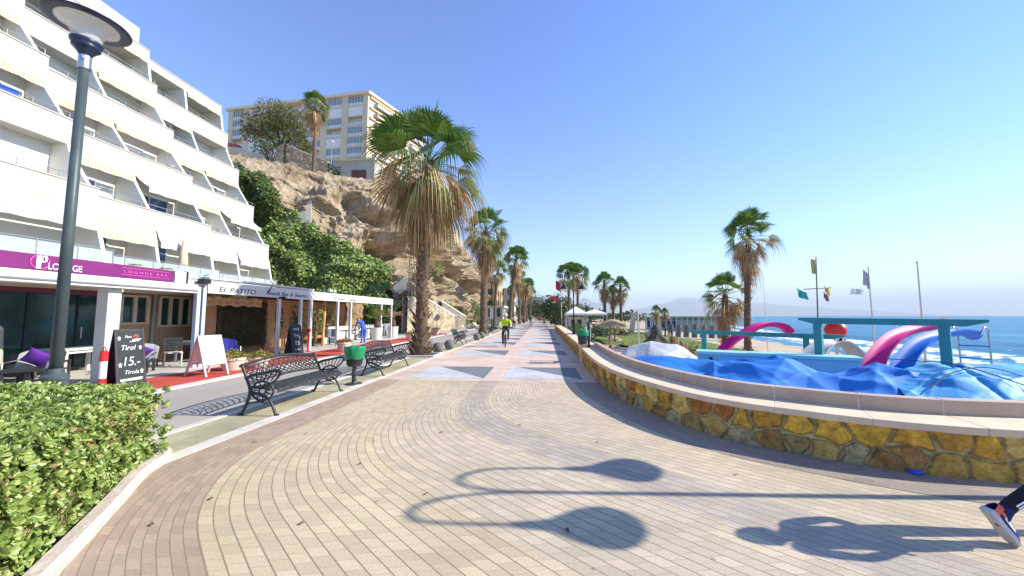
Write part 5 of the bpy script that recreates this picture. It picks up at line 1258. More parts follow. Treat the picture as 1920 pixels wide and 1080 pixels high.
def write(t, M, items, name='chalk_writing', m=None):
    for body, x, y, size, wd, sh in items:
        x *= .6; wd *= .6; size *= .85
        me = text(name, body, size, m or CHALK, None, Matrix.Translation((0, 0, .002)), .0005, shear=sh, width=wd)
        me.data.transform(M @ Matrix.Translation((x, y, .001))); me.parent = t
BFR = mat('black_wood_frame', (.02, .02, .022), (.03, .03, .03), 10, .5)
cb, CM = a_board('big slanting blackboard with chalk 15 beside the red and white post', (-10.12, 8.2, 0), R(-10), .58, 1.34, SLATE, R(10), 0, BFR)
write(cb, CM, [('Menu', -.16, 1.12, .12, .22, .3), ('Tirol', -.28, .83, .2, .46, .25), ('15.-', -.22, .45, .36, .52, .2), ('Tirola', -.2, .25, .15, .44, .3)])
b = MB(); strokes(b, star(-.34, 1.12, .05) + star(.32, .88, .05) + star(-.34, .48, .055) + star(.34, .30, .055) + [[(-.36, .13), (.36, .15)], [(-.36, .10), (.36, .11)]] + [[(-.34 + .045 * k, .09), (-.33 + .045 * k, .135)] for k in range(15)], CM, .014); b.build('chalk_marks', CHALK, cb)
b = MB(); strokes(b, [[(.12, 1.15), (.18, 1.2), (.26, 1.18), (.24, 1.12), (.14, 1.10)]], CM, .02); b.build('chalk_drawing', CHALKR, cb); b = MB(); strokes(b, [[(.08, 1.07), (.36, 1.09)], [(.0, 1.03), (.3, 1.05)]], CM, .02); b.build('chalk_underline', CHALK, cb)
c2, CM2 = a_board('tall narrow blackboard with chalk 15 by the post of the beach bar', (-10.5, 14.8, 0), R(-12), .54, 1.28, SLATE, R(11), 0, BFR)
write(c2, CM2, [('Menu', -.22, 1.06, .14, .36, .3), ('Tirol', -.2, .78, .18, .4, .25), ('15', -.14, .42, .3, .34, .1), ('Tirola', -.24, .2, .12, .46, .2)])
b = MB(); strokes(b, star(.2, 1.1, .06) + star(.22, .74, .05), CM2, .016); b.build('chalk_marks', CHALK, c2)
WB = mat('white_board', (.76, .75, .73), (.70, .69, .67), 2, .5)
c3, CM3 = a_board('white sandwich board with pale pink frame standing on the red paving', (-9.3, 9.55, 0), R(-12), .62, 1.17, WB, R(20), .32, mat('pinkish_alu_frame', (.62, .50, .46), (.55, .44, .40), 4, .45))
write(c3, CM3, [('El Menu', -.22, .88, .10, .4, .2), ('Menu del dia', -.28, 1.0, .07, .5, 0), ('desde 12', -.2, .5, .08, .4, .1)], m=mat('faded_marker', (.38, .39, .42), rough=.8))
b = MB(); strokes(b, [[(-.28, .8 - .05 * k), (.1 + .06 * (k % 3), .8 - .05 * k)] for k in range(5)], CM3, .008); b.build('small_print', mat('faded_marker', (0, 0, 0)), c3)
# red and white post
rb = thing('delineator_post', 'red and white plastic post in front of the big blackboard', 'bollard', (-10.15, 7.75, 0))
REDP = mat('red_plastic', (.55, .025, .03), (.48, .02, .025), 4, .4); WHP = mat('white_plastic', (.78, .77, .76), rough=.4)
x, y = -10.15, 7.75
part('lower_band', REDP, rb, lambda b: b.lathe([(.095, 0), (.095, .05), (.075, .07), (.072, .20)], (x, y, 0), 18, cap=True), smooth=False)
part('white_sleeve', WHP, rb, lambda b: b.lathe([(.066, .198), (.066, .60)], (x, y, 0), 18))
part('upper_band', REDP, rb, lambda b: [b.lathe([(.073, .598), (.073, .80), (.05, .83), (.045, .84)], (x, y, 0), 18, cap=True), b.tube([(x - .035, y, .83), (x - .03, y, .90), (x, y, .92), (x + .03, y, .90), (x + .035, y, .83)], .012, 6)])

# ---- cafe furniture
TBL = mat('white_table', (.76, .75, .72), (.68, .67, .64), 3, .45); RATT = mat('dark_slats', (.02, .026, .028), (.035, .04, .042), 8, .5); GWEAVE = mat('grey_weave', (.34, .38, .39), (.27, .31, .32), 40, .85); CUSH = mat('purple_cushion', (.16, .035, .38), (.13, .028, .32), 5, .9, bump=.25, bscale=120); SEATC = mat('cream_seat', (.62, .56, .46), (.55, .49, .4), 5, .7)
def table(label, loc, rz, L=1.3, W=.8, m=TBL, h=.74):
    t = thing('cafe_table', label, 'table', loc, rz, 'cafe tables'); b = MB(); b.box((0, 0, h - .03), (W, L, .055)); b.build('tabletop', m, t, bevel=.006)
    for sx in (-1, 1):
        for sy in (-1, 1): b = MB(); b.box((sx * (W / 2 - .045), sy * (L / 2 - .045), (h - .06) / 2), (.075, .075, h - .06)); b.build('leg', m, t, bevel=.004)
    b = MB(); b.box((0, 0, h - .10), (W - .12, L - .12, .08)); b.build('apron', m, t)
    return t
def slat_chair(label, loc, rz, seat=RATT):
    t = thing('cafe_chair', label, 'chair', loc, rz, 'cafe chairs'); b = MB()      # faces +x
    b.box((.0, 0, .445), (.46, .46, .04)); b.build('seat', seat, t, bevel=.012)
    b = MB()
    for s in (-1, 1): b.bar((-.21, s * .215, .0), (-.26, s * .215, .90), .035, .035)
    for k in range(5): b.bar((-.235 - .003 * k, -.2, .54 + k * .08), (-.235 - .003 * k, .2, .54 + k * .08), .018, .05)
    b.bar((-.262, -.23, .90), (-.262, .23, .90), .04, .035); b.build('backrest', RATT, t)
    for sx in (-1, 1):
        for sy in (-1, 1):
            if sx > 0: b = MB(); b.box((.20, sy * .205, .212), (.035, .035, .424)); b.build('leg', seat if seat is SEATC else RATT, t)
    b = MB(); b.box((0, .2, .25), (.38, .02, .03)); b.box((0, -.2, .25), (.38, .02, .03)); b.build('stretcher', RATT, t)
    return t
def lounge_chair(label, loc, rz, back=GWEAVE):
    t = thing('lounge_chair', label, 'lounge chair', loc, rz, 'low lounge chairs'); b = MB()
    b.grid(lambda u, v: (-.30 + .05 * math.cos(u * PI * 2) - .14 * v + .38 * max(0, abs(u - .5) - .36), lerp(-.40, .40, u), lerp(.36, .80 - .10 * abs(2 * u - 1) ** 3, v)), 24, 8)
    b.grid(lambda u, v: (-.325 + .05 * math.cos(u * PI * 2) - .14 * v + .38 * max(0, abs(u - .5) - .36), lerp(-.405, .405, u), lerp(.35, .805 - .10 * abs(2 * u - 1) ** 3, v)), 24, 8); b.build('backrest', back, t, smooth=True)
    b = MB(); b.box((.04, 0, .345), (.66, .74, .075)); b.build('seat', RATT, t, bevel=.015)
    for sx in (-1, 1):
        for sy in (-1, 1): b = MB(); b.box((.03 + sx * .29, sy * .33, .155), (.06, .06, .31)); b.build('leg', RATT, t)
    b = MB()
    for sy in (-1, 1): b.tube([(.30, sy * .36, .37), (.26, sy * .37, .52), (-.30, sy * .38, .55)], .018, 6)
    b.build('armrest', STEEL, t)
    return t
def cushion(label, loc, rz, tilt):
    t = thing('cushion', label, 'cushion', loc, rz); b = MB()
    def pil(sgn): return lambda u, v: Vector(((u - .5) * .46 * (1 - .10 * math.sin(PI * v)), (v - .5) * .46 * (1 - .10 * math.sin(PI * u)), sgn * .075 * (math.sin(PI * u) * math.sin(PI * v)) ** .45))
    b.grid(pil(1), 14, 14); b.grid(pil(-1), 14, 14, flip=True); b.build('cover', CUSH, t, smooth=True, T=Matrix.Rotation(tilt, 4, 'Y') @ Matrix.Rotation(R(38), 4, 'Z'))
    return t
lounge_chair('low dark lounge chair with purple cushion at the left edge, behind the hedge', (-12.45, 8.05, .005), R(-58))
cushion('purple cushion on the leftmost lounge chair near the tall lamp post', (-12.5, 8.15, .60), R(-58), R(-62))
lounge_chair('low dark lounge chair with pale back and purple cushion right of the big blackboard', (-11.75, 9.75, .005), R(-55), mat('white_weave', (.66, .66, .65), (.58, .58, .57), 40, .8))
cushion('purple cushion on the pale backed chair right of the big blackboard', (-11.75, 9.85, .61), R(-55), R(-60))
table('white square legged table behind the tall lamp post', (-14.0, 9.75, .005) if False else (-13.35, 9.55, .005), R(12), 1.5, .8)
slat_chair('black slatted chair pulled up to the white table by the lamp post', (-12.95, 8.75, .005), R(100))
slat_chair('black slatted chair in the shade of the glass front, farther left', (-13.5, 8.3, .005), R(60))
slat_chair('black slatted chair with cream seat in front of the tan wall', (-12.05, 11.1, .005), R(-40), SEATC)
slat_chair('second slatted chair by the tan wall, half hidden behind the purple cushion', (-12.9, 11.0, .005), R(20))
table('pale table in front of the tan wall beside the cream seated chair', (-12.7, 12.6, .005), R(5), 1.1, .75, GREYM)
slat_chair('dark slatted chair at the very left edge of the picture', (-12.75, 7.3, .005), R(30))
table('wooden table with orange top in the shade of the lounge', (-13.6, 7.35, .005), R(10), 1.2, .7, WOOD)
sc_ = thing('draped_chair', 'chair back under a pale green grey cover at the left edge', 'chair', (-13.2, 7.55, 0)); 
b = MB(); b.grid(lambda u, v: (-13.25 + .22 * math.cos(u * 2 * PI) * (1 - .25 * v), 7.75 + .28 * math.sin(u * 2 * PI) * (1 - .25 * v), .02 + 1.30 * v + .02 * math.sin(u * 30)), 40, 8); b.build('cover', mat('pale_green_cover', (.45, .47, .38), (.38, .4, .32), 3, .9), sc_, world=True, smooth=True); part('headband', WHITE, sc_, lambda b: b.lathe([(.19, 1.30), (.20, 1.32), (.17, 1.40), (.02, 1.41)], (-13.25, 7.75, 0), 16))
lounge_chair('dark lounge chair with a blue backrest behind the white sandwich board', (-11.35, 12.35, .005), R(-35), mat('royal_blue_weave', (.03, .035, .30), (.025, .03, .24), 40, .8))
# restaurant furniture further along
for k, (x, y, lab) in enumerate(((-12.0, 21.6, 'dark table the person in blue is wiping'), (-12.2, 25.3, 'dark table behind the potted palms'), (-12.4, 19.0, 'dark table beside the orange wooden trunk'))):
    t = thing('pedestal_table', lab, 'table', (x, y, 0), 0, 'dark pedestal tables'); b = MB(); b.box((0, 0, .73), (.8, 1.2, .04)); b.build('tabletop', RATT, t, bevel=.005); b = MB(); b.lathe([(.26, 0), (.26, .02), (.05, .04), (.035, .7)], n=14); b.build('pedestal', BLACK, t)
t = thing('bar_stool', 'grey tub chair left of the person in blue', 'chair', (-12.2, 20.2, 0)); b = MB(); b.grid(lambda u, v: (.3 * math.cos(PI * (.25 + 1.5 * u)), .3 * math.sin(PI * (.25 + 1.5 * u)), lerp(.42, .88, v)), 20, 4); b.lathe([(.01, .44), (.3, .44), (.3, .40), (.01, .40)], n=18); b.build('seat', GREYM, t); b = MB(); b.tube([(0, 0, 0), (0, 0, .4)], .035, 8); b.lathe([(.24, 0), (.24, .02), (.03, .03)], n=14); b.build('pedestal', BLACK, t)
for k in range(4):
    t = thing('folded_sunbed', 'folded blue grey sunbed leaning in the row behind the potted palms', 'sunbed', (-12.2, 28.3 + k * .42, 0), 0, 'folded sunbeds behind the potted palms'); b = MB(); b.bar((.0, 0, .03), (-.35, 0, 1.0), .36, .05); b.build('frame', mat('blue_grey_sunbed', (.22, .28, .40), (.18, .23, .33), 4, .6), t); b = MB(); b.bar((.05, -.14, .0), (-.28, -.14, 1.04), .03, .03); b.bar((.05, .14, .0), (-.28, .14, 1.04), .03, .03); b.build('rails', WHITE, t)
# planters
POT = mat('cream_stone_pot', (.66, .58, .47), (.56, .48, .38), 4, .85, bump=.2); PETAL = mat('orange_flowers', (.55, .10, .03), (.62, .33, .05), rough=.6, island=True, c3=(.5, .2, .06)); PETR = mat('red_flowers', (.55, .03, .03), (.62, .12, .07), rough=.6, island=True)
def flower_pot(label, c, r, h, fm, seed, gm=FOL_Y):
    t = thing('flower_planter', label, 'planter', c); b = MB(); b.lathe([(.02, 0), (r * .62, 0), (r * .66, .03), (r * .88, h * .75), (r * .98, h * .82), (r, h), (r * .9, h), (r * .86, h * .9), (.02, h * .88)], n=26)
    b.build('pot', POT, t, smooth=False); rng = random.Random(seed)
    for nm, m, n, ls in (('foliage', gm, 190, .07), ('flowers', fm, 170, .05)):
        b = MB()
        for i in range(n):
            a = rng.random() * 6.283; q = rng.random() ** .5 * r * 1.05; p = Vector((q * math.cos(a), q * math.sin(a), h + rng.uniform(-.02, .2) * (1.3 - q / r))); nn = Vector((rng.gauss(0, .5), rng.gauss(0, .5), 1)).normalized()
            for s in range(3): leaf_quads(b, p, (nn.orthogonal() + Vector((rng.gauss(0, .7), rng.gauss(0, .7), rng.gauss(0, .4)))).normalized(), nn, ls, ls * .6)
        b.build(nm, m, t)
    return t
flower_pot('left oval flower bowl with yellow green plants beside the white sandwich board', (-9.35, 10.42, .012), .36, .38, mat('yellow_flowers', (.5, .42, .06), (.6, .3, .05), rough=.6, island=True), 1)
flower_pot('right flower bowl with orange blossoms behind the nearest bench', (-8.95, 11.0, .012), .34, .34, PETAL, 2)
flower_pot('flower pot with red blossoms behind the green topped bin', (-9.2, 16.4, .012), .34, .42, PETR, 3)
flower_pot('flower pot with pale plants on the red paving left of the nearest palm', (-9.0, 24.5, .012), .36, .4, mat('yellow_flowers', (0, 0, 0)), 4)
t = flower_pot('flower bowl at the far end of the red paving by the stair walls', (-9.3, 31.5, .012), .4, .45, PETAL, 6)
for (x, y, lab, sd, gm) in ((-11.3, 24.3, 'left big white pot with a bright young palm beside the person in blue', 5, FOL_Y), (-11.2, 26.8, 'right big white pot with a stubby palm trunk', 7, PALM_D)):
    t = thing('potted_palm', lab, 'potted plant', (x, y, .005)); b = MB(); b.lathe([(.02, 0), (.33, 0), (.40, .78), (.41, .84), (.36, .84), (.34, .7), (.02, .7)], n=26); b.build('pot', WHITE, t)
    b = MB(); b.tube([(0, 0, .7), (.02, 0, 1.0), (0, .02, 1.3), (0, 0, 1.55)], [.16, .19, .15, .07], 10); b.build('trunk', BARK, t, smooth=True); b = MB(); rng = random.Random(sd)
    for i in range(16 if gm is FOL_Y else 7): frond(b, Vector((0, 0, 1.45)), i * 2.4, R(rng.uniform(15, 75)), .5, .55, 14, R(95), .35, rng, .012)
    b.build('crown', gm, t)
rp = thing('marker_post', 'thin red marker post at the front of the planted restaurant', 'post', (-10.6, 15.9, 0)); part('post', REDP, rp, lambda b: [b.tube([(-10.6, 15.9, 0), (-10.6, 15.9, 1.0)], .035, 8), b.lathe([(.12, 0), (.12, .03), (.04, .05)], (-10.6, 15.9, 0), 12), b.box((-10.6, 15.9, .98), (.12, .12, .16))])
LITT = mat('dry_fallen_leaf', (.22, .13, .06), (.12, .075, .04), rough=.85, island=True)
rl = random.Random(4)
for x, y in ((-2.2, 4.7), (-2.0, 4.0), (-1.1, 3.4), (-3.0, 3.2), (-1.9, 2.9), (-.3, 5.6), (.7, 4.9), (1.3, 5.9), (-2.9, 6.2), (-3.3, 5.0), (.2, 2.9), (-1.4, 5.2), (2.0, 4.1), (-3.7, 4.6), (-.6, 7.2), (-3.05, 2.75)):
    t = thing('fallen_leaf', 'small dry brown leaf lying on the curved paving', 'leaf', (x, y, .012), rl.random() * 6, 'fallen leaves on the paving'); b = MB(); leaf_round(b, Vector((0, 0, 0)), Vector((1, 0, .05)).normalized(), Vector((0, .2, 1)).normalized(), rl.uniform(.04, .075), .03); b.build('blade', LITT, t)
cap_ = thing('bottle_cap', 'small blue plastic lid lying at the foot of the curved wall', 'litter', (3.88, 4.25, .012)); b = MB(); b.lathe([(.0, .03), (.045, .03), (.055, .02), (.055, 0)], n=16); b.build('lid', mat('blue_plastic', (.02, .10, .62), rough=.35), cap_)
# ================================================================ BEACH SIDE
TEAL = mat('teal_paint', (.03, .24, .26), (.022, .19, .21), 3, .55, bump=.12, bscale=20, stretch=(1, 1, .3))
def shade_frame(label, a, c, posts, zt):
    t = thing('shade_frame', label, 'beam frame', (a[0], a[1], -.7)); a = Vector(a); c = Vector(c); d = (c - a).normalized(); s = Vector((-d.y, d.x, 0)) * .055
    b = MB(); h = .135; pr = [(0, h), (0, h * .62), (.28, 0), ((c - a).length - .28, 0), ((c - a).length, h * .62), ((c - a).length, h)]
    vs = [a + d * x + Vector((0, 0, z - h)) + s * k for k in (-1, 1) for x, z in pr]; n = 6
    b.add(vs, [tuple(reversed(range(n))), tuple(range(n, 2 * n))] + [(i, (i + 1) % n, n + (i + 1) % n, n + i) for i in range(n)]); b.build('beam', TEAL, t, world=True, bevel=.006)
    for q in posts:
        p = a + d * q; b = MB(); b.box((p.x, p.y, (p.z - h - .9) / 2 + .0), (.15, .15, p.z - h + .9), rz=math.atan2(d.y, d.x)); b.build('post', TEAL, t, world=True, bevel=.008)
    return t
shade_frame('nearest teal beam on two posts, above the blue tarps', (6.32, 9.5, 1.60), (8.17, 7.34, 1.58), (.36, 2.30), 1.6)
shade_frame('farther teal beam on two posts, in front of the beach palms', (5.28, 13.72, 1.14), (8.68, 11.2, 1.10), (.55, 3.35), 1.1)

TARPB = mat('blue_tarpaulin', (.006, .12, .50), (.012, .20, .60), .9, .68, bump=.18, bscale=3, spec=.5)
TARPL = mat('pale_blue_tarpaulin', (.03, .25, .58), (.12, .42, .68), 2.4, .62, bump=.3, bscale=5, spec=.5)
TARPG = mat('grey_white_tarpaulin', (.52, .53, .54), (.40, .41, .43), 1.5, .6, bump=.5, bscale=6)
TARPD = mat('deep_blue_tarpaulin', (.003, .13, .47), (.006, .12, .52), 1.2, .55, bump=.4, bscale=5)
def tarp(label, A, Bp, prof, m, nu, nv, seed, amp=.05, zin=.3, zout=-.5, fu=3, fv=9, twist=2.0, peak=.5, sharp=1.0):
    """sheet stretched from the wall side A to the far side Bp over a ridge; folds run roughly along the ridge"""
    t = thing('tarpaulin', label, 'tarpaulin', (A[0][0], A[0][1], 0)); CA = catmull([(x, y, 0) for x, y in A], 12); CB = catmull([(x, y, 0) for x, y in Bp], 12)
    def at(L, u): k = u * (len(L) - 1); i = min(len(L) - 2, int(k)); return L[i].lerp(L[i + 1], k - i)
    rg = random.Random(seed); creases = [(rg.random(), rg.uniform(.05, .95), rg.gauss(0, twist * .5), rg.gauss(0, fv * .35), rg.uniform(.10, .30) * 3 / fu, rg.uniform(.014, .05), amp * rg.uniform(.25, 1.0) * (1 if rg.random() < .75 else -.8)) for k in range(int(fv * 4.5))]
    b = MB()
    def fn(u, v):
        p = at(CA, u).lerp(at(CB, u), v); zr = interp(u, prof)
        pk = peak + .10 * noise.noise((u * 3, seed, 0))
        h = math.sin(min(1, v / pk) * PI / 2) ** sharp if v < pk else 1 - ((v - pk) / (1 - pk)) ** 1.5
        z = lerp(zin if v < pk else zout, zr, h)
        e = math.sin(PI * min(1, max(0, v))) ** .4; z += amp * .25 * noise.noise((u * fu, v * 3, seed)) * e
        sh = 0
        for um, vm, sl, q, lu, w_, am in creases:
            du = u - um
            if abs(du) < 2.2 * lu:
                d = (v - (vm + sl * du + q * du * du)) / w_
                if abs(d) < 4:
                    g = am * math.exp(-(du / lu) ** 2); z += e * g * math.exp(-(math.sqrt(d * d + .35) - .5) * (1.6 if d > 0 else .9)); sh += g * .2
        return (p.x, p.y, z)
    b.grid(fn, nu, nv); o = b.build('sheet', m, t, world=True, smooth=True); return t
tarp('big crumpled blue tarpaulin covering the stored boats behind the curved wall', [(2.1, 9.9), (2.28, 8.3), (2.62, 7.05), (3.2, 6.15), (3.95, 5.55), (4.8, 5.2), (5.9, 5.02)], [(3.2, 11.4), (4.6, 10.4), (5.4, 9.6), (6.0, 9.0), (6.7, 8.6), (7.3, 8.0), (7.5, 7.2)],
     [(0, .48), (.1, .56), (.2, .52), (.32, .56), (.42, .68), (.52, .74), (.6, .56), (.68, .55), (.76, .74), (.84, .66), (.92, .64), (1, .60)], TARPB, 260, 150, 3, .085, .22, -.3, 2.6, 11, peak=.62, sharp=1.3)
tarp('pale blue crinkled tarpaulin lying over the right end of the big blue one', [(4.95, 5.28), (5.6, 5.12), (6.4, 5.02), (7.3, 4.98)], [(6.5, 8.0), (7.3, 7.2), (7.7, 6.7), (8.0, 6.2)], [(0, .60), (.25, .78), (.5, .74), (.75, .60), (1, .34)], TARPL, 130, 90, 12, .085, .34, .1, 4, 11, peak=.6, sharp=.9)
tarp('deep blue tarpaulin at the right edge behind the pale one', [(7.2, 7.2), (7.9, 6.7), (8.8, 6.2), (10.4, 5.8)], [(8.2, 8.7), (9.2, 8.4), (10.4, 8.0), (12, 7.8)], [(0, .5), (.14, .72), (.3, .56), (.6, .60), (1, .62)], TARPD, 60, 40, 19, .06, -.3, .2, 2, 5, peak=.45, sharp=.5)
tarp('pale blue sheet lying flat behind the deep blue tarpaulin on the right', [(8.6, 8.4), (10, 8.0), (12.5, 7.8)], [(9.4, 10.2), (11, 9.7), (13.5, 9.4)], [(0, .5), (.5, .58), (1, .58)], TARPL, 40, 24, 23, .03, .45, .2, 2, 4)
tarp('grey white tarpaulin over a rounded mound at the left end of the blue one', [(2.12, 11.0), (2.6, 10.8), (3.4, 10.3), (4.5, 10.6)], [(2.7, 13.3), (3.5, 13.4), (4.4, 12.9), (5.0, 12.0)], [(0, .30), (.22, .62), (.5, .86), (.75, .72), (1, .36)], TARPG, 80, 50, 29, .05, .1, -.4, 2, 6, peak=.5, sharp=.8)
ROPE = mat('dark_rope', (.04, .05, .07), (.07, .08, .1), 20, .9)
rp_ = thing('rope', 'thin dark rope tied across the pale blue tarpaulin', 'rope', (6, 6, .6)); part('cord', ROPE, rp_, lambda b: [b.tube(catmull([(5.55, 5.75, .62), (6.1, 6.0, .80), (6.8, 6.15, .86), (7.6, 6.2, .62)], 6), .008, 5), b.tube(catmull([(6.2, 7.1, .88), (6.5, 6.3, .88), (6.7, 5.6, .66), (6.85, 5.2, .46)], 6), .008, 5)])

PBL = mat('pale_blue_paint', (.27, .50, .60), (.23, .44, .54), 1.5, .6, bump=.1, bscale=15)
bx_ = thing('storage_bench', 'long pale blue wooden storage chest behind the blue tarpaulin', 'chest', (5.4, 9.3, -.5)); d = Vector((2.75, -1.29, 0)).normalized(); s = Vector((.42, .9, 0)) * .3; p0 = Vector((4.03, 9.86, 0)); p1 = Vector((6.9, 8.52, 0))
part('chest_body', PBL, bx_, lambda b: b.bar(p0 + s + Vector((0, 0, .08)), p1 + s + Vector((0, 0, .08)), .56, 1.18)); part('lid', mat('aqua_paint', (.30, .60, .62), (.26, .54, .57), 2, .55), bx_, lambda b: b.bar(p0 + s - d * .04 + Vector((0, 0, .705)), p1 + s + d * .04 + Vector((0, 0, .705)), .66, .07), bevel=.006)
part('hasp', BLACK, bx_, lambda b: [b.box(p0 + d * q - Vector((.42, .9, 0)) * .02 + Vector((0, 0, .55)), (.05, .05, .10)) for q in (.3, 1.7)])

def slide_boat(name, label, cat, path, width, m, hull, ladder=None, lip=.14):
    t = thing(name, label, cat, (path[0][0], path[0][1], -.7)); P = catmull([Vector(p) for p in path], 8); b = MB(); n = len(P) - 1
    def cross(u):
        i = min(n, int(u * n)); a = P[max(0, i - 1)]; c = P[min(n, i + 1)]; tt = (c - a).normalized(); sd = tt.cross(Vector((0, 0, 1))).normalized(); return P[i], sd, sd.cross(tt).normalized()
    def fn(th): 
        def g(u, v):
            p, sd, up = cross(u); x = (v - .5) * 2; ww = width * (1.12 - .25 * u) / 2
            return p + sd * (x * ww) + up * (lip * abs(x) ** 3 * 1.0 + th)
        return g
    b.grid(fn(0), n, 12); b.grid(fn(-.035), n, 12, flip=True)
    for v in (0, 1): b.grid(lambda u, q: fn(0)(u, v) + (fn(-.035)(u, v) - fn(0)(u, v)) * q, n, 1)
    for u in (0, 1): b.grid(lambda v, q: fn(0)(u, v) + (fn(-.035)(u, v) - fn(0)(u, v)) * q, 12, 1)
    b.build('slide', m, t, world=True, smooth=True)
    a = Vector(path[0]); c = Vector(path[-1]); d = Vector((c.x - a.x, c.y - a.y, 0)).normalized(); s = Vector((-d.y, d.x, 0))
    for k in (-1, 1):
        o = s * k * .45; b = MB(); b.tube([a + o - d * .1 + Vector((0, 0, -.55 - a.z)), a + o + d * .2 + Vector((0, 0, -.6 - a.z)), c + o + Vector((0, 0, -.6 - c.z)), c + o + d * .5 + Vector((0, 0, -.5 - c.z))], [.05, .2, .2, .06], 10); b.build('float', hull, t, world=True, smooth=True)
    b = MB(); mid = (a + c) / 2; b.box((mid.x, mid.y, -.42), ((c - a).length * .8, .9, .1), rz=math.atan2(d.y, d.x)); b.build('deck', hull, t, world=True)
    if ladder:
        e = c + d * .02; b = MB(); wd = .26
        for k in (-1, 1): b.tube(catmull([e + s * k * wd + Vector((0, 0, -e.z - .45)), e + s * k * wd, e + s * k * wd + Vector((0, 0, .22)), e + s * k * wd - d * .18 + Vector((0, 0, .30)), e + s * k * wd - d * .42 + Vector((0, 0, .10))], 6), .02, 6)
        b.build('handrail', STEEL, t, world=True, smooth=True)
        b = MB()
        for k in range(4): b.bar(e - s * wd + Vector((0, 0, -.18 - .32 * k)), e + s * wd + Vector((0, 0, -.18 - .32 * k)), .09, .03)
        b.build('step', ladder, t, world=True)
    return t
PINKP = mat('magenta_fibreglass', (.62, .01, .22), (.55, .01, .19), 2, .5, spec=.3); BLUEP = mat('royal_blue_fibreglass', (.003, .13, .50), (.004, .15, .56), 2, .5, spec=.3); WHB = mat('worn_white_fibreglass', (.60, .59, .55), (.5, .49, .45), 3, .5)
slide_boat('pedal_boat', 'pedal boat with the nearest magenta slide, standing out of the blue tarpaulins', 'pedal boat', [(7.95, 9.55, .18), (8.35, 9.78, .62), (9.1, 10.15, 1.05), (9.9, 10.5, 1.24), (10.55, 10.82, 1.25), (11.05, 11.1, 1.08)], .40, PINKP, WHB)
slide_boat('pedal_boat', 'pedal boat with blue slide and steel ladder right of the magenta one', 'pedal boat', [(8.05, 9.0, .18), (8.5, 9.25, .60), (9.2, 9.55, 1.0), (9.95, 9.78, 1.17), (10.6, 10.05, 1.17), (11.1, 10.35, 1.06)], .38, BLUEP, WHB, ladder=BLUEP)
slide_boat('pedal_boat', 'pedal boat with magenta slide farther left, behind the farther teal beam', 'pedal boat', [(6.3, 13.5, .22), (6.8, 13.55, .70), (7.4, 13.62, 1.06), (7.95, 13.7, 1.27), (8.5, 13.76, 1.24), (8.8, 13.8, 1.02)], .5, PINKP, BLUEP)
slide_boat('pedal_boat', 'pedal boat with a short dull white arched slide beside the teal post', 'pedal boat', [(7.15, 10.4, .25), (7.4, 10.55, .60), (7.8, 10.68, .85), (8.2, 10.75, .86), (8.5, 10.78, .60), (8.6, 10.8, .15)], .55, WHB, WHB, lip=.1)
# red boat upended near the water
rbt = thing('pedal_boat', 'bright red plastic boat on the sand near the water, beyond the teal post', 'pedal boat', (14.4, 19.2, -.9)); REDB = mat('red_boat_plastic', (.62, .035, .03), (.54, .025, .03), 2, .35)
b = MB(); b.sphere((14.45, 19.2, .95), .5, 20, 12, (.85, 1.0, .85)); b.sphere((14.15, 19.2, 1.36), .26, 14, 8, (1.2, 1.2, .4)); b.build('hull', REDB, rbt, world=True, smooth=True); part('trestle', WHB, rbt, lambda b: [b.bar((14.2 + .5 * k, 18.9 + .6 * q, -1), (14.3 + .3 * k, 18.9 + .6 * q, .62), .06, .06) for k in (0, 1) for q in (0, 1)])
sp = thing('shower_post', 'beige concrete post with a rusty cap beside the blue slide', 'post', (11.0, 10.9, -.9)); part('post', mat('beige_concrete', (.55, .46, .36), (.45, .37, .29), 4, .9), sp, lambda b: b.tube([(11.0, 10.9, -.9), (11.0, 10.9, 1.46)], .10, 12)); part('cap', mat('rusty_cap', (.36, .24, .13), (.26, .16, .09), 8, .9), sp, lambda b: b.lathe([(.10, 0), (.19, .03), (.16, .10), (.02, .14)], (11.0, 10.9, 1.46), 14))

# flags and masts
MAST = mat('white_mast', (.62, .62, .60), (.5, .5, .49), 3, .45)
def flag(t, p, w_, h, m, seed, sag=.5, ang=0, name='flag'):
    b = MB(); p = Vector(p); d = Vector((math.cos(ang), math.sin(ang), 0))
    def fn(u, v): return p + d * (u * w_) + Vector((.10 * math.sin(u * 7 + seed + v * 2) * w_, .16 * math.sin(u * 6 + seed) * w_, -v * h - sag * w_ * u))
    b.grid(fn, 12, 8); return b.build(name, m, t, world=True, smooth=True)
def fm(n, c): return mat('flag_' + n, c, rough=.8, transl=.3)
f1 = thing('flagpole', 'tallest mast with crossbar and three small flags near the shore', 'flagpole', (20.45, 28.7, -1)); part('mast', mat('dark_mast', (.14, .13, .12), rough=.6), f1, lambda b: [b.tube([(20.35, 28.7, -1.2), (20.57, 28.7, 6.05)], [.055, .035], 8), b.tube([(19.6, 28.7, 3.62), (21.5, 28.75, 3.72)], .035, 6)])
flag(f1, (20.5, 28.7, 5.8), -.32, 1.1, fm('ochre', (.45, .36, .16)), 1, .5); flag(f1, (19.75, 28.7, 3.35), -.75, .55, fm('teal', (.03, .30, .32)), 2, .55)
flag(f1, (21.35, 28.7, 3.6), -.36, .5, fm('yellow', (.62, .45, .06)), 3, .9); flag(f1, (21.25, 28.7, 3.12), -.36, .45, fm('maroon', (.24, .08, .10)), 3, .9)
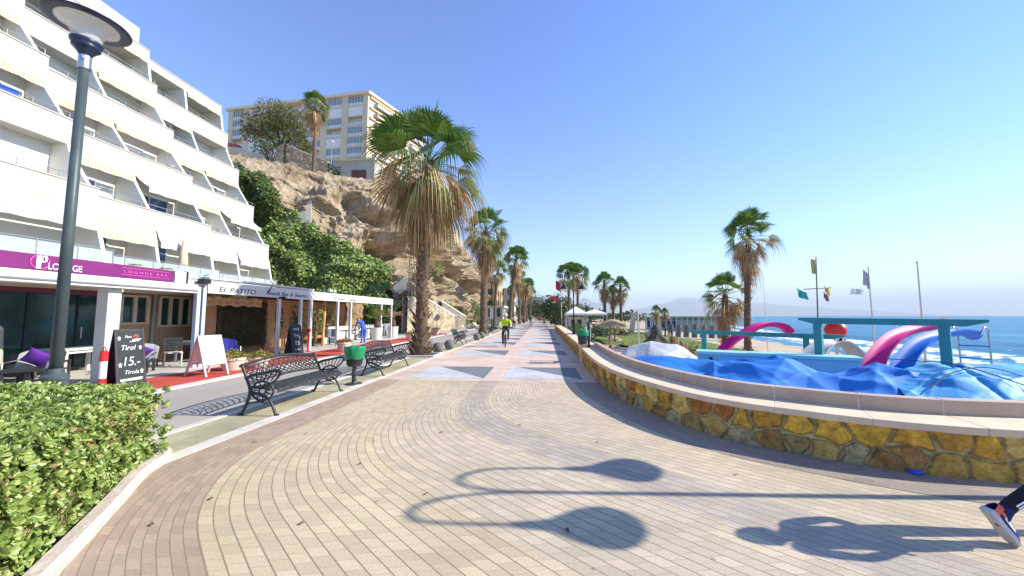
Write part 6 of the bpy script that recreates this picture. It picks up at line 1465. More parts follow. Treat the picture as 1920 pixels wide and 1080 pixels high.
f2 = thing('flagpole', 'slim white mast with a drooping pale flag', 'flagpole', (20.0, 23.7, -1)); part('mast', MAST, f2, lambda b: b.tube([(20.0, 23.7, -1.2), (19.93, 23.68, 4.64)], [.05, .03], 8)); flag(f2, (19.95, 23.68, 4.2), -.35, .95, fm('grey', (.42, .42, .44)), 4, .8); flag(f2, (19.6, 23.68, 3.25), -.65, .35, fm('white', (.62, .64, .66)), 5, .1)
f3 = thing('flagpole', 'bare white mast to the right of the flags', 'flagpole', (20.9, 21.75, -1)); part('mast', MAST, f3, lambda b: [b.tube([(20.87, 21.75, -1.2), (20.86, 21.75, 4.58)], [.06, .03], 8), b.sphere((20.86, 21.75, 4.62), .06, 8, 6)])
f4 = thing('antenna_pole', 'very thin white pole right of the tallest beach palm', 'pole', (12.3, 21.05, -1)); part('mast', MAST, f4, lambda b: b.tube([(12.34, 21.06, -1.1), (12.26, 21.05, 4.07)], [.02, .009], 6))
f5 = thing('flagpole', 'pole with two red flags far along by the wall', 'flagpole', (2.55, 46, -.6)); part('mast', MAST, f5, lambda b: b.tube([(2.55, 46, -.7), (2.5, 46, 6.1)], [.06, .04], 8)); flag(f5, (2.5, 46, 5.6), -.6, 1.1, fm('red', (.50, .03, .05)), 6, .9); flag(f5, (2.2, 46, 3.9), -1.0, .6, fm('red', (.50, .03, .05)), 7, .25)
f6 = thing('pole', 'slim white pole beside the small bushy beach palms', 'pole', (7.93, 30.7, -.9)); part('mast', MAST, f6, lambda b: b.tube([(7.93, 30.7, -1), (7.93, 30.7, 2.1)], .06, 8))
f7 = thing('pole', 'white post on the lawn edge in front of the white pavilion', 'pole', (2.95, 22.5, -.5)); part('mast', MAST, f7, lambda b: b.tube([(2.95, 22.5, -.6), (2.95, 22.5, 1.25)], .045, 8))

# lawn, low plants, thatched parasols, stones
LAWN = mat('lawn_ground', (.11, .16, .03), (.20, .22, .05), .6, .95, bump=.5)
b = MB(); b.grid(lambda u, v: (lerp(4.6, 15.5, u) , lerp(27, 55, v), gz(lerp(4.6, 15.5, u), lerp(27, 55, v)) + .16 + .05 * noise.noise((u * 9, v * 20, 0))), 16, 30); struct(b.build('lawn', LAWN, smooth=True))
rng = random.Random(77); b = MB()
for i in range(9000):
    x = rng.uniform(4.6, 15.5); y = 27 + 28 * rng.random() ** 1.5; z = gz(x, y) + .15; a = rng.random() * 6.283; w_ = .012; h = rng.uniform(.06, .16); dx, dy = math.cos(a), math.sin(a)
    b.face([(x - dy * w_, y + dx * w_, z), (x + dy * w_, y - dx * w_, z), (x + dx * .05, y + dy * .05, z + h)])
tag(b.build('grass', mat('grass_blade', (.09, .17, .03), (.24, .28, .07), rough=.6, island=True)), 'short sunny grass on the lawn beside the promenade wall', 'grass', kind='stuff')
THATCH = mat('straw_thatch', (.50, .38, .19), (.34, .24, .12), 7, .95, bump=1, bscale=22, stretch=(1, 1, .3))
def thatch(label, x, y, r, zt):
    t = thing('thatched_parasol', label, 'parasol', (x, y, -.8), 0, 'thatched parasols'); b = MB(); rr = random.Random(int(x * 9))
    b.lathe([(.03, .02), (.10, -.02), (r * .55, -.24), (r * .98, -.40), (r, -.46), (r * .9, -.44), (.05, -.1)], (x, y, zt), 20)
    for i in range(160):
        a = rr.random() * 6.283; q = r * rr.uniform(.9, 1.0); p = Vector((x + q * math.cos(a), y + q * math.sin(a), zt - .42)); b.face([p, p + Vector((.05 * math.sin(a), -.05 * math.cos(a), 0)), p + Vector((.05 * math.cos(a), .05 * math.sin(a), rr.uniform(-.2, -.1)))])
    b.build('canopy', THATCH, t, world=True); part('pole', WOOD, t, lambda b: b.tube([(x, y, -.95), (x, y, zt - .1)], .07, 8)); part('shelf', WOOD, t, lambda b: b.lathe([(.05, 0), (.5, 0), (.5, .04), (.05, .04)], (x, y, -.25), 16)); return t
thatch('nearest thatched parasol over a round wooden shelf on the lawn edge', 4.5, 24.4, 1.05, 1.42); thatch('thatched parasol behind the nearest one, on the lawn', 6.0, 30.5, 1.1, 1.1); thatch('farther thatched parasol near the three palms', 8.0, 41, 1.3, 1.3)
dk = thing('rock', 'dark pointed rock beside the straw heap on the beach', 'rock', (5.4, 17.5, -.8)); b = MB(); b.lathe([(.62, -1.7), (.60, -.9), (.50, -.5), (.30, -.1), (.22, .10), (.05, .16)], (5.3, 17.5, .95), 16); b.v = [tuple(Vector(v) + Vector((noise.noise(Vector(v) * 1.8), noise.noise(Vector(v) * 1.8 + Vector((4, 0, 0))), noise.noise(Vector(v) * 1.8 + Vector((0, 4, 0))))) * .28) for v in b.v]; b.build('stone', mat('dark_rock', (.10, .095, .08), (.055, .05, .042), 4, .95, bump=.7), dk, world=True)
st = thing('straw_mat', 'straw coloured folded mat leaning on the dark rock', 'straw mat', (6.0, 16, -.8)); b = MB(); b.grid(lambda u, v: (lerp(5.3, 6.3, u) + .25 * (1 - v), 15.6 - .6 * u + .12 * math.sin(u * 22), lerp(-.75, lerp(.95, .05, u), v) + .05 * math.sin(u * 40)), 40, 10); b.grid(lambda u, v: (lerp(5.3, 6.3, u) + .25 * (1 - v), 15.75 - .6 * u + .12 * math.sin(u * 22), lerp(-.75, lerp(.90, .03, u), v) + .05 * math.sin(u * 40)), 40, 10); b.build('reeds', THATCH, st, world=True)
sk = thing('stake', 'short wooden stake in front of the beach bushes', 'stake', (5.2, 13.6, -.8)); part('stake', WOOD, sk, lambda b: b.tube([(5.2, 13.9, -.8), (5.2, 13.9, .66)], .05, 8))
for i, (x, y, z, r, m, lab) in enumerate(((7.0, 17.2, -.25, (1.0, .8, .7), FOL_Y, 'bright green bush under the farther teal beam'), (8.4, 17.6, -.35, (.8, .8, .6), FOL_M, 'green bush between the teal posts'), (10.2, 18.5, -.5, (1.1, .7, .45), FOL_Y, 'low sunny plants by the short beach palm'), (12.5, 19.6, -.6, (1.5, .6, .35), FOL_Y, 'low ground plants right of the magenta slide on the sand'), (3.4, 29, -.1, (.7, 2, .6), FOL_K, 'low hedge plants by the lawn edge near the wall'), (3.3, 35.5, .1, (.9, 3, .8), FOL_M, 'shrubs beside the straight wall before the pavilion'), (6.0, 38.5, .0, (1.2, 1.6, .9), FOL_K, 'dark bushes in front of the white pavilion'), (9.3, 45, -.1, (1.8, 1.2, .8), FOL_M, 'bushes on the far side of the lawn'), (13.2, 14.4, -.5, (.5, .5, .45), FOL_K, 'spiky dark plant on the sand right of the white slide'))):
    bush('beach_shrub', lab, 'shrub', (x, y, z), r, int(200 * max(.8, (r[0] * r[1]) ** .6)), m, .13 if y < 22 else .2, 300 + i)
for k, (x, y, r, lab) in enumerate(((6.4, 33, .5, 'pale boulder on the lawn near the thatched parasols'), (12.5, 42, .7, 'pale boulder at the far lawn edge'), (4.9, 25.5, .35, 'small pale stone at the foot of the nearest thatched parasol'))):
    t = thing('boulder', lab, 'rock', (x, y, -.8)); b = MB(); b.sphere((x, y, -.6), r, 14, 9, (1.2, 1, .9)); b.v = [tuple(Vector(v) + Vector((noise.noise(Vector(v) * 2), noise.noise(Vector(v) * 2 + Vector((5, 0, 0))), noise.noise(Vector(v) * 2 + Vector((0, 5, 0))))) * .2) for v in b.v]; b.build('stone', mat('pale_rock', (0, 0, 0)), t, world=True, smooth=True)

# beach huts
hu = thing('beach_huts', 'long low blue and white row of beach cabins by the water', 'beach huts', (24.6, 67.5, -1)); HA = Vector((20.0, 71.8, 0)); HB = Vector((29.2, 63.1, 0)); hd = (HB - HA); HLn = hd.length; hd = hd.normalized(); hs = Vector((-hd.y, hd.x, 0))
HBL = mat('deep_blue_cloth', (.015, .04, .34), (.02, .05, .28), 2, .8); HPB = mat('pale_blue_cabin', (.42, .58, .68), (.36, .52, .62), 1, .7); HGN = mat('sea_green_band', (.10, .34, .32), (.08, .28, .27), 1, .6)
def hbar(b, u0, u1, z0, z1, off, th): b.bar(HA + hd * u0 + hs * off + Vector((0, 0, (z0 + z1) / 2)), HA + hd * u1 + hs * off + Vector((0, 0, (z0 + z1) / 2)), th, z1 - z0)
part('wall', HPB, hu, lambda b: hbar(b, 0, HLn, -1.1, 1.35, 2.0, 3.2)); part('roof', HGN, hu, lambda b: hbar(b, -.3, HLn + .3, 1.38, 1.55, 1.8, 4.2))
nb_ = 13
for k in range(nb_ + 1): part('post', WHITE, hu, lambda b: hbar(b, HLn * k / nb_ - .09, HLn * k / nb_ + .09, -1.1, 1.37, .05, .16))
for k in range(nb_):
    u0, u1 = HLn * k / nb_ + .12, HLn * (k + 1) / nb_ - .12; part('lintel_band', HGN, hu, lambda b: hbar(b, u0, u1, .85, 1.25, .3, .06))
    if k < 6: part('curtain', HBL, hu, lambda b: hbar(b, u0 + .05, u1 - .2, -.5, .72, .32, .05))
    else: part('door', WHITE, hu, lambda b: [hbar(b, u0 + .15, u0 + .25, -1, .7, .33, .08), hbar(b, u1 - .25, u1 - .15, -1, .7, .33, .08), hbar(b, u0 + .25, u1 - .25, .6, .7, .33, .08)])
for k in range(7):
    x, y = 15.8 + k * .75, 46 - k * .5
    t = thing('sunbed_stack', 'upright stack of grey sunbeds in the row in front of the beach cabins', 'sunbeds', (x, y, -.95), R(20), 'stacked sunbeds before the cabins'); b = MB()
    for q in range(4): b.bar((0, q * .13, .02), (.12, q * .13, 1.55 - .05 * (k % 3)), .5, .07)
    b.build('sunbeds', mat('grey_sunbed', (.42, .41, .38), (.33, .32, .30), 3, .7), t)

# pavilion with white canopies far along the wall
pv = thing('pavilion', 'open pavilion with white pyramid canopies beyond the straight wall', 'pavilion', (5, 42.5, -.7))
CANW = mat('white_canopy', (.78, .77, .74), (.72, .71, .69), 1, .8)
for x0, x1, y0, zt in ((2.75, 5.2, 41.2, 2.75), (5.0, 7.6, 42.6, 2.45), (3.2, 5.4, 44.6, 2.6)):
    cx, cy = (x0 + x1) / 2, y0 + 1.25
    def pyr(b):
        c = [(x0, y0, 1.92), (x1, y0, 1.92), (x1, y0 + 2.5, 1.92), (x0, y0 + 2.5, 1.92)]
        for i in range(4): b.face([c[i], c[(i + 1) % 4], (cx, cy, zt)]); p, q = c[i], c[(i + 1) % 4]; b.face([p, q, (q[0], q[1], 1.70), (p[0], p[1], 1.70)])
    part('canopy', CANW, pv, pyr); part('post', WHITE, pv, lambda b: [b.bx(x - .05, x + .05, y - .05, y + .05, -.9, 1.9) for x in (x0 + .08, x1 - .08) for y in (y0 + .08, y0 + 2.42)])
part('counter', WHITE, pv, lambda b: b.bx(3.2, 5.0, 43.2, 43.5, -.9, 1.5)); part('window', GLASSD, pv, lambda b: [b.bx(3.5, 3.95, 43.17, 43.196, -.2, 1.2), b.bx(4.2, 4.7, 43.17, 43.196, -.2, 1.2)])
wt = thing('marquee', 'white arched marquee behind the small bushy beach palms', 'tent', (14.6, 52, -.9)); b = MB(); b.grid(lambda u, v: (lerp(12.6, 16.4, u), lerp(51, 54, v), -.9 + (2.6 + .35 * abs(math.sin(u * 4 * PI))) * min(1, math.sin(PI * u) * 3)), 40, 6); b.build('canvas', CANW, wt, world=True)
part('arch', WHITE, wt, lambda b: [b.tube([(12.7 + .9 * k + .42 * math.cos(t * PI / 8), 50.9, .9 + .6 * math.sin(t * PI / 8)) for t in range(9)], .05, 5) for k in range(4)] + [b.bx(12.6 + .9 * k - .3, 12.6 + .9 * k - .2, 50.85, 50.95, -.95, .95) for k in range(1, 5)])
rt = thing('terrace_roof', 'low red tiled roof edge among the bushes by the three palms', 'roof', (8.2, 47, -.8)); part('tiles', mat('red_tiles', (0, 0, 0)), rt, lambda b: [b.bar((6.6, 47, .55), (10.2, 49, .45), 1.2, .12), b.bar((6.8, 48, .9), (9.8, 50, .8), 1.0, .12)]); part('wall', STUCCO, rt, lambda b: b.bar((6.8, 48.2, -.3), (10, 50, -.3), .6, 1.5))

# trees closing the far end of the promenade
for i, (x, y, z, r, m, lab) in enumerate(((3.2, 55, 2.0, (1.6, 3, 2.4), FOL_M, 'leafy tree on the right behind the far double lamp'), (2.2, 66, 2.8, (2.2, 3, 2.6), FOL_K, 'dark tree left of the far lamp at the end of the promenade'), (-.6, 128, 4.6, (5, 5, 4.6), FOL_K, 'dark wide tree closing the far end of the promenade'), (4.5, 90, 3.4, (4, 6, 3.6), FOL_M, 'broad tree behind the pavilion at the far end'), (-5.5, 140, 5.2, (5, 5, 5.2), FOL_M, 'far green tree behind the last promenade palms'), (7.5, 72, 1.6, (3.4, 3, 2.2), FOL_K, 'dark bushes right of the pavilion in the distance'))):
    bush('leafy_tree', lab, 'tree', (x, y, z), r, int(330 * (r[0] * r[1]) ** .5), m, .42, 400 + i, hollow=.3)
b = MB(); rng = random.Random(3)
for i in range(2600):
    x = rng.uniform(-20, 45); y = rng.uniform(150, 190); h = 5.5 + 2.5 * noise.noise((x * .12, y * .05, 0)) - max(0, x - 6) * .12; p = Vector((x, y, rng.random() ** .6 * h)); d = Vector((rng.gauss(0, 1), rng.gauss(0, 1), rng.gauss(0, 1))).normalized(); leaf_quads(b, p, d, d.orthogonal().normalized(), rng.uniform(.8, 1.6), .9)
tag(b.build('far_wood', FOL_K), 'far green belt of trees at the end of the promenade', 'wood', kind='stuff')
# ================================================================ PEOPLE
SKIN = mat('skin', (.52, .30, .20), (.46, .26, .17), 5, .5); HAIRG = mat('grey_hair', (.35, .33, .31), (.25, .24, .23), 30, .7); HAIRB = mat('dark_hair', (.03, .02, .015), (.05, .035, .025), 30, .6)
def cloth(n, c): return mat('cloth_' + n, c, tuple(q * .82 for q in c), 6, .85, bump=.25, bscale=40)
RAD = dict(pelvis=.135, waist=.12, chest=.135, neck0=.075, neck=.052, head0=.07, head=.098, crown=.072, sh=.065, el=.046, wr=.032, hand=.036, hip=.092, kn=.062, an=.045, heel=.04, toe=.036, shin=.056, thigh=.082, fore=.045)
BONES = [('pelvis', 'waist'), ('waist', 'chest'), ('chest', 'neck0'), ('neck0', 'neck'), ('neck', 'head'), ('head', 'crown')]
for s in 'LR': BONES += [('chest', 'sh' + s), ('sh' + s, 'el' + s), ('el' + s, 'fore' + s), ('fore' + s, 'wr' + s), ('wr' + s, 'hand' + s), ('pelvis', 'hip' + s), ('hip' + s, 'thigh' + s), ('thigh' + s, 'kn' + s), ('kn' + s, 'shin' + s), ('shin' + s, 'an' + s), ('an' + s, 'toe' + s)]
def stand():
    j = dict(pelvis=(0, 0, .95), waist=(0, .01, 1.10), chest=(0, 0, 1.33), neck0=(0, 0, 1.46), neck=(0, .01, 1.52), head=(0, .03, 1.63), crown=(0, .02, 1.71))
    for s, k in (('L', -1), ('R', 1)):
        j['sh' + s] = (k * .185, 0, 1.42); j['el' + s] = (k * .23, -.02, 1.14); j['wr' + s] = (k * .24, .06, .90); j['hand' + s] = (k * .235, .09, .82)
        j['hip' + s] = (k * .095, 0, .90); j['kn' + s] = (k * .10, .02, .50); j['an' + s] = (k * .10, -.02, .08); j['toe' + s] = (k * .115, .14, .035)
    return j
def person(label, loc, rz, joints, mats_, hair=None, scale=1, helmet=None, extra=None):
    """one continuous skinned body, coloured by region: mats_ maps torso, arm, fore, thigh, shin, foot, head, hand to materials"""
    J = stand(); J.update(joints)
    for s in 'LR':
        for n, a, c, t in (('thigh', 'hip', 'kn', .45), ('shin', 'kn', 'an', .38), ('fore', 'el', 'wr', .3)): J.setdefault(n + s, tuple(lerp(J[a + s][i], J[c + s][i], t) for i in range(3)))
    names = list(J); idx = {n: i for i, n in enumerate(names)}
    me = bpy.data.meshes.new('body'); me.from_pydata([Vector(J[n]) for n in names], [(idx[a], idx[c]) for a, c in BONES], [])
    o = bpy.data.objects.new('body', me); COL.objects.link(o); sk = o.modifiers.new('skin', 'SKIN'); o.modifiers.new('sub', 'SUBSURF').levels = 2; o.modifiers['sub'].render_levels = 2
    for n, i in idx.items():
        r = RAD.get(n, RAD.get(n[:-1], .05)); v = me.skin_vertices[0].data[i]; v.radius = (r, r) if n not in ('chest', 'pelvis', 'waist') else (r * 1.18, r * .82); v.use_root = (n == 'pelvis')
    dg = bpy.context.evaluated_depsgraph_get(); m2 = bpy.data.meshes.new_from_object(o.evaluated_get(dg)); o.modifiers.clear(); o.data = m2; o.data.name = 'body'; bpy.data.meshes.remove(me)
    keys = list(dict.fromkeys(mats_.values())); 
    for q in keys: m2.materials.append(q)
    reg = {('pelvis', 'waist'): 'hips', ('waist', 'chest'): 'torso', ('chest', 'neck0'): 'torso', ('neck0', 'neck'): 'head', ('neck', 'head'): 'head', ('head', 'crown'): 'head'}
    for s in 'LR': reg.update({('chest', 'sh' + s): 'torso', ('sh' + s, 'el' + s): 'arm', ('el' + s, 'fore' + s): 'fore', ('fore' + s, 'wr' + s): 'fore', ('wr' + s, 'hand' + s): 'hand', ('pelvis', 'hip' + s): 'hips', ('hip' + s, 'thigh' + s): 'thigh', ('thigh' + s, 'kn' + s): 'thigh', ('kn' + s, 'shin' + s): 'shin', ('shin' + s, 'an' + s): 'shin', ('an' + s, 'toe' + s): 'foot'})
    segs = [(Vector(J[a]), Vector(J[c]), keys.index(mats_[reg[(a, c)]])) for a, c in BONES]
    for p in m2.polygons:
        c = p.center; best = 9; k = 0
        for a, e, q in segs:
            d = e - a; t = max(0, min(1, (c - a).dot(d) / max(1e-6, d.dot(d)))); dist = (c - a - d * t).length
            if dist < best: best, k = dist, q
        p.material_index = k; p.use_smooth = True
    b = MB()       # nose, ears and fingers on the same figure
    h = Vector(J['head']); up = (Vector(J['crown']) - Vector(J['neck'])).normalized(); fw = Vector((0, 1, 0)); fw = (fw - up * fw.dot(up)).normalized(); sd = fw.cross(up)
    b.tube([h + fw * .085 + up * .02, h + fw * .118 - up * .018, h + fw * .085 - up * .03], [.010, .017, .012], 6)
    for k in (-1, 1): b.tube([h + sd * k * .088 + up * .03, h + sd * k * .105, h + sd * k * .09 - up * .03], [.012, .018, .010], 6)
    for s, k in (('L', -1), ('R', 1)):
        w0, hd = Vector(J['wr' + s]), Vector(J['hand' + s]); d = (hd - w0).normalized(); q = d.cross(Vector((0, 0, 1))); q = q.normalized() if q.length > .1 else Vector((0, 1, 0)); n2 = d.cross(q)
        for f in range(4): st_ = hd + d * .02 + q * (.024 - .016 * f); L = (.065, .075, .07, .055)[f]; b.tube([st_, st_ + d * L * .55, st_ + d * L * .85 - n2 * .022, st_ + d * L * .9 - n2 * .04], [.0095, .009, .008, .006], 6)
        st_ = w0.lerp(hd, .5) + q * .03; b.tube([st_, st_ + q * .03 + d * .03, st_ + q * .035 + d * .06], [.011, .010, .007], 6)
    root = thing('person', label, 'person', loc, rz); root.scale = (scale,) * 3; o.parent = root
    f_ = b.build('face_and_fingers', mats_['hand'] if mats_['hand'] is SKIN else mats_['head'], root, smooth=True)
    if hair is not None:
        b = MB(); vs = []
        b.grid(lambda u, v: h + up * .025 + (up * math.cos(v * 1.75) + (fw * math.cos(u * 2 * PI) + sd * math.sin(u * 2 * PI)) * math.sin(v * 1.75)) * (.118 - .018 * max(0, math.cos(u * 2 * PI)) * v) - fw * .012, 18, 8); b.build('hair', hair, root, smooth=True)
    if helmet is not None:
        b = MB(); b.grid(lambda u, v: h + up * .035 + up * (.125 * math.cos(v * 1.5)) + (fw * 1.18 * math.cos(u * 2 * PI) + sd * math.sin(u * 2 * PI)) * math.sin(v * 1.5) * .125, 18, 8); b.build('helmet', helmet, root, smooth=True)
    return root, J

# ---- cyclist riding towards the camera (faces -y)
YEL = cloth('fluorescent_yellow', (.52, .78, .03)); DK = cloth('black_tights', (.025, .022, .028)); NAVYC = cloth('navy', (.02, .03, .09)); BLUEW = cloth('work_blue', (.05, .12, .55)); SHOE = mat('dark_shoe', (.03, .03, .035), rough=.5)
FRAME = mat('bike_frame_dark', (.03, .03, .035), rough=.35); TYRE = mat('tyre_rubber', (.018, .018, .018), rough=.8)
cx, cy, cr = -1.93, 19.6, R(180 + 4)
person('cyclist in a fluorescent yellow jacket and black tights riding towards the camera', (cx, cy, 0), cr,
       dict(pelvis=(0, -.32, .98), waist=(0, -.22, 1.12), chest=(0, .02, 1.32), neck0=(0, .12, 1.43), neck=(0, .16, 1.49), head=(0, .20, 1.60), crown=(0, .20, 1.68), shL=(-.20, .07, 1.38), shR=(.20, .07, 1.38), elL=(-.30, .24, 1.16), elR=(.30, .24, 1.16), wrL=(-.28, .44, 1.06), wrR=(.28, .44, 1.06), handL=(-.27, .50, 1.05), handR=(.27, .50, 1.05),
            hipL=(-.10, -.28, .93), hipR=(.10, -.28, .93), knL=(-.16, .12, .74), knR=(.15, .03, .55), anL=(-.13, .02, .38), anR=(.13, -.06, .16), toeL=(-.14, .17, .36), toeR=(.14, .08, .12)),
       dict(hips=DK, torso=YEL, arm=YEL, fore=YEL, hand=SKIN, head=SKIN, thigh=DK, shin=DK, foot=SHOE), helmet=mat('pale_helmet', (.6, .6, .58), rough=.4), scale=1.02)
bk = thing('bicycle', 'dark bicycle ridden by the person in the fluorescent jacket', 'bicycle', (cx, cy, 0), cr)
for y in (-.52, .56):
    b = MB(); b.tube([(0, y + .33 * math.cos(t * PI / 16), .35 + .33 * math.sin(t * PI / 16)) for t in range(32)], .022, 6, closed=True); wl = b.build('wheel', TYRE, bk, smooth=True)
    b = MB()
    for k in range(14): a = k * PI / 7; b.tube([(0, y, .35), (0, y + .315 * math.cos(a), .35 + .315 * math.sin(a))], .004, 4)
    b.tube([(-.05, y, .35), (.05, y, .35)], .02, 6); b.build('spokes', STEEL, wl)

b = MB()
for p in (((0, -.52, .35), (0, -.08, .30)), ((0, -.08, .30), (0, -.26, .86)), ((0, -.22, .74), (0, .36, .80)), ((0, -.08, .30), (0, .38, .70)), ((0, -.52, .35), (0, -.22, .72)), ((0, .36, .92), (0, .42, .62)), ((.05, .42, .62), (.05, .56, .35)), ((-.05, .42, .62), (-.05, .56, .35)), ((-.05, .42, .62), (.05, .42, .62))): b.tube(p, .018, 6)
b.build('frame', FRAME, bk); b = MB(); b.tube([(-.32, .42, 1.0), (-.1, .46, 1.02), (.1, .46, 1.02), (.32, .42, 1.0)], .015, 6); b.tube([(0, .36, .9), (0, .44, 1.02)], .016, 6); b.build('handlebar', FRAME, bk)
b = MB(); b.sphere((0, -.28, .89), .1, 12, 8, (.75, 1.3, .35)); b.build('saddle', BLACK, bk, smooth=True); b = MB(); b.tube([(-.06, -.08, .30), (-.1, .02, .34), (-.18, .02, .34)], .014, 6); b.tube([(.06, -.08, .30), (.1, -.06, .14), (.18, -.06, .14)], .014, 6); b.build('pedals', FRAME, bk)

# ---- person in blue overalls bending over the table
person('grey haired person in blue work clothes bending over a restaurant table', (-10.8, 21.35, .005), R(60),
       dict(pelvis=(0, -.10, .93), waist=(0, -.02, 1.07), chest=(0, .22, 1.24), neck0=(0, .34, 1.30), neck=(0, .39, 1.32), head=(0, .48, 1.38), crown=(0, .55, 1.42), shL=(-.18, .27, 1.28), shR=(.18, .27, 1.28), elL=(-.22, .42, 1.02), elR=(.22, .44, 1.04), wrL=(-.18, .55, .84), wrR=(.16, .60, .86), handL=(-.17, .62, .80), handR=(.15, .67, .81),
            hipL=(-.095, -.09, .88), hipR=(.095, -.09, .88), knL=(-.10, -.02, .48), knR=(.10, .0, .48), anL=(-.11, -.10, .08), anR=(.11, -.06, .08), toeL=(-.12, .06, .035), toeR=(.12, .10, .035)),
       dict(hips=BLUEW, torso=BLUEW, arm=BLUEW, fore=SKIN, hand=SKIN, head=SKIN, thigh=BLUEW, shin=BLUEW, foot=SHOE), hair=HAIRG)

# ---- runner at the right edge: only the trailing foot is in the picture, the shadow shows the rest
BLK = cloth('black_running_tights', (.012, .012, .016))
rx, ry = 3.82, 3.13
_, RJ = person('runner at the right edge in black striped tights and a navy and orange shoe', (rx, ry, 0), R(-90),
       dict(pelvis=(0, .10, .96), waist=(0, .14, 1.10), chest=(0, .20, 1.32), neck0=(0, .24, 1.44), neck=(0, .26, 1.50), head=(0, .30, 1.60), crown=(0, .31, 1.69), shL=(-.18, .26, 1.40), shR=(.18, .14, 1.40), elL=(-.25, .22, 1.14), elR=(.25, .12, 1.14), wrL=(-.16, .42, 1.18), wrR=(.16, .34, 1.12), handL=(-.13, .49, 1.20), handR=(.13, .41, 1.13),
            hipL=(-.095, .10, .91), hipR=(.095, .08, .91), knL=(-.10, .46, .70), anL=(-.10, .40, .28), toeL=(-.11, .54, .22), knR=(.10, -.06, .52), anR=(.10, -.46, .26), toeR=(.105, -.53, .12)),
       dict(hips=BLK, torso=cloth('dark_top', (.03, .035, .06)), arm=cloth('dark_top', (0, 0, 0)), fore=cloth('dark_top', (0, 0, 0)), hand=SKIN, head=SKIN, thigh=BLK, shin=BLK, foot=cloth('navy_shoe_fabric', (.015, .02, .12))), hair=HAIRB)
def shoe(ank, toe, parent_label, root):
    """running shoe from heel to toe: sole, upper, heel tab, side flash, laces"""
    A = Vector(ank); T = Vector(toe)
    return A, T
run = [o for o in S.objects if o.get('label', '').startswith('runner at')][0]
NAVYS = mat('navy_shoe', (.014, .018, .13), (.02, .025, .16), 30, .7); SOLE = mat('pale_grey_sole', (.55, .54, .55), (.46, .45, .46), 8, .6); ORNG = mat('coral_heel', (.75, .12, .06), rough=.6); WHS = mat('white_stripe', (.8, .8, .82), rough=.7)
# local shoe frame: heel up at the back, toe on the ground (runner faces +y)
hl = Vector((.102, -.60, .235)); tp = Vector((.104, -.445, .012)); ax = (tp - hl).normalized(); sd = Vector((1, 0, 0)); nn = sd.cross(ax).normalized()      # nn: out of the top of the foot
if nn.y < 0: nn = -nn
Ls = .285; tp = hl + ax * Ls
def shp(u, th, hgt): 
    wd = interp(u, [(0, .030), (.12, .038), (.35, .036), (.7, .050), (.9, .040), (1, .012)]); h = interp(u, [(0, .072), (.10, .088), (.3, .082), (.55, .062), (.8, .040), (1, .012)])
    return hl + ax * (u * Ls) + sd * (math.cos(th) * wd) + nn * (max(0, math.sin(th)) * h * hgt + .018)
b = MB(); b.grid(lambda u, v: shp(u, PI * v, 1), 22, 14); b.build('shoe_upper', NAVYS, run, smooth=True)
b = MB()
for k in (0, .022): b.grid(lambda u, v: hl + ax * (u * (Ls + .012) - .006) + sd * ((v - .5) * 2 * (interp(u, [(0, .030), (.12, .038), (.35, .036), (.7, .050), (.9, .040), (1, .014)]) + .005)) + nn * (k - .004 + .010 * (1 - u) * (k > 0)), 22, 6, flip=(k == 0))
for s in (0, 1): b.grid(lambda u, v: hl + ax * (u * (Ls + .012) - .006) + sd * ((s - .5) * 2 * (interp(u, [(0, .030), (.12, .038), (.35, .036), (.7, .050), (.9, .040), (1, .014)]) + .005)) + nn * (v * (.022 + .010 * (1 - u)) - .004), 22, 2)
b.grid(lambda u, v: hl - ax * .006 + sd * ((u - .5) * .07) + nn * (v * .032 - .004), 4, 2); b.build('sole', SOLE, run)
b = MB(); b.grid(lambda u, v: shp(u * .14, PI * v, 1.06) + sd * (math.cos(PI * v) * .002) - ax * .002, 4, 14); b.grid(lambda u, v: shp(.14 + .16 * u, PI * (.12 + .1 * v), 1.05) + sd * .003, 6, 3); b.grid(lambda u, v: shp(.12 + .22 * u, PI * v, 1.04) + nn * .004, 5, 10, v0=.28, v1=.72); b.build('heel_counter', ORNG, run, smooth=True)
b = MB()
for k, s in ((1, 1), (0, -1)):
    b.grid(lambda u, v: shp(.26 + .34 * u, PI * ((.10 if s > 0 else .90) + s * .16 * v * (1 - u * .6)), 1.03) + sd * (.004 * s), 8, 3)
b.build('side_flash', WHS, run)
b = MB()
for k in range(5): u = .38 + .07 * k; b.tube([shp(u, PI * .36, 1.05), shp(u, PI * .5, 1.08), shp(u + .02, PI * .64, 1.05)], .003, 5)
b.build('laces', WHS, run)
# three white stripes down the outer side of the trailing shin, and on the hidden thigh
b = MB(); kn, an = Vector(RJ['knR']), Vector(RJ['anR']); d = (an - kn).normalized(); q = sd.cross(d).normalized()
for k in (-1, 0, 1):
    for sgn in (1,):
        def fn(u, v):
            c = kn.lerp(an, .1 + .84 * u); r = lerp(.066, .052, u); a = k * .34 + (v - .5) * .20; return c + sd * (r * math.cos(a)) + q * (r * math.sin(a))
        b.grid(fn, 12, 3)
b.build('leg_stripes', WHS, run)

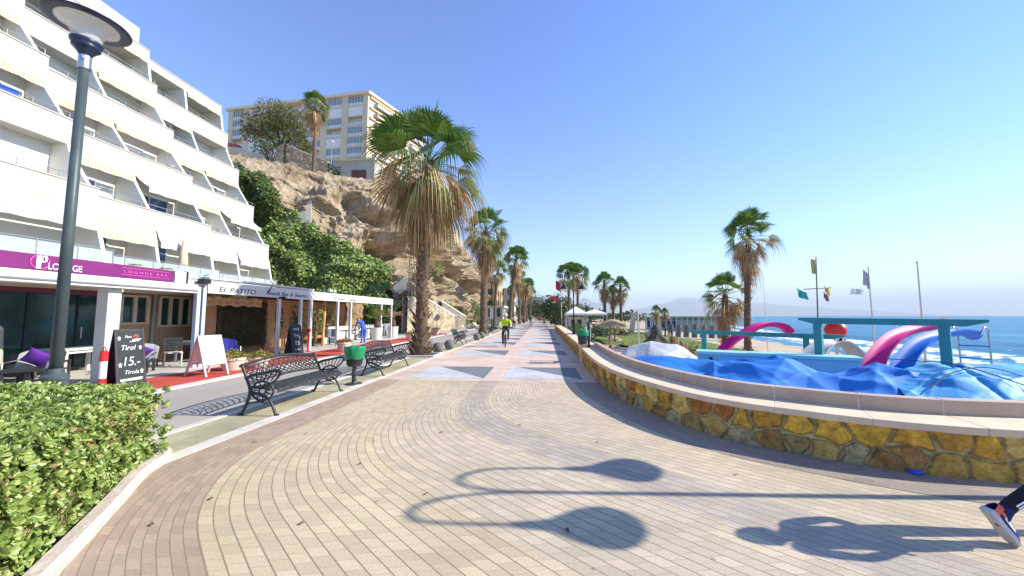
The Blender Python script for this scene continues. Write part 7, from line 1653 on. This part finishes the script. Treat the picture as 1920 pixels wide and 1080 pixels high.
# ---- small figures
def simple_person(label, loc, rz, top, leg, walk=.12, scale=1, bend=0):
    j = dict(knR=(.10, .06 + walk, .50), anR=(.10, .05 + walk, .08), toeR=(.11, .20 + walk, .035), knL=(-.10, .0, .50), anL=(-.10, -.10 - walk, .10), toeL=(-.11, .04 - walk, .035), wrL=(-.24, .12 + walk, .92), wrR=(.24, -.02 - walk, .92), handL=(-.235, .16 + walk, .85), handR=(.235, -.02 - walk, .84))
    if bend: j.update(chest=(0, .22, 1.26), neck0=(0, .33, 1.34), neck=(0, .37, 1.37), head=(0, .45, 1.43), crown=(0, .5, 1.49), shL=(-.18, .26, 1.3), shR=(.18, .26, 1.3), elL=(-.2, .45, 1.1), elR=(.2, .45, 1.1), wrL=(-.17, .66, 1.08), wrR=(.17, .66, 1.08), handL=(-.16, .74, 1.09), handR=(.16, .74, 1.09))
    return person(label, loc, rz, j, dict(hips=leg, torso=top, arm=top, fore=SKIN, hand=SKIN, head=SKIN, thigh=leg, shin=leg, foot=SHOE), hair=HAIRB, scale=scale)
WHC = cloth('white', (.62, .6, .58)); REDC2 = cloth('red', (.42, .05, .05)); JEAN = cloth('denim', (.06, .09, .16)); BEI = cloth('beige', (.42, .34, .25)); GRC = cloth('grey', (.22, .22, .23))
simple_person('person in navy standing at the water edge beyond the red boat', (26.6, 34.8, -1.25), R(70), NAVYC, NAVYC, .05, 1, 1)
for x, y, rz, top, leg, lab in ((-3.3, 44, 180, WHC, DK, 'walker in a white top coming along the left side of the promenade'), (-1.8, 62, 180, NAVYC, JEAN, 'walker in dark clothes in the middle of the promenade'), (-.2, 78, 0, REDC2, JEAN, 'walker in a red top far along the promenade'), (.9, 84, 180, BEI, GRC, 'walker in beige near the wall in the distance'), (-2.6, 90, 180, WHC, BEI, 'distant walker in pale clothes on the left'), (-3.4, 70, 0, GRC, DK, 'distant walker in grey beside the palm row'), (.4, 68, 180, WHC, GRC, 'distant walker in white and grey near the wall'), (-.9, 98, 180, REDC2, DK, 'farthest walker in red by the end trees')):
    simple_person(lab, (x, y, 0), R(rz), top, leg)
# ================================================================ AIR
HZ_ = bpy.data.materials.new('sea_haze'); HZ_.use_nodes = True; n_t = HZ_.node_tree; n_t.nodes.remove(n_t.nodes['Principled BSDF'])
pv_ = n_t.nodes.new('ShaderNodeVolumePrincipled'); pv_.inputs['Color'].default_value = (.82, .91, 1, 1); pv_.inputs['Density'].default_value = .00011; pv_.inputs['Anisotropy'].default_value = 0
n_t.links.new(pv_.outputs[0], n_t.nodes['Material Output'].inputs['Volume'])
b = MB(); b.bx(-28000, 28000, -28000, 28000, -16, 1150); hz = b.build('haze', HZ_); tag(hz, 'pale sea haze in front of the far mountains', 'haze', kind='stuff')
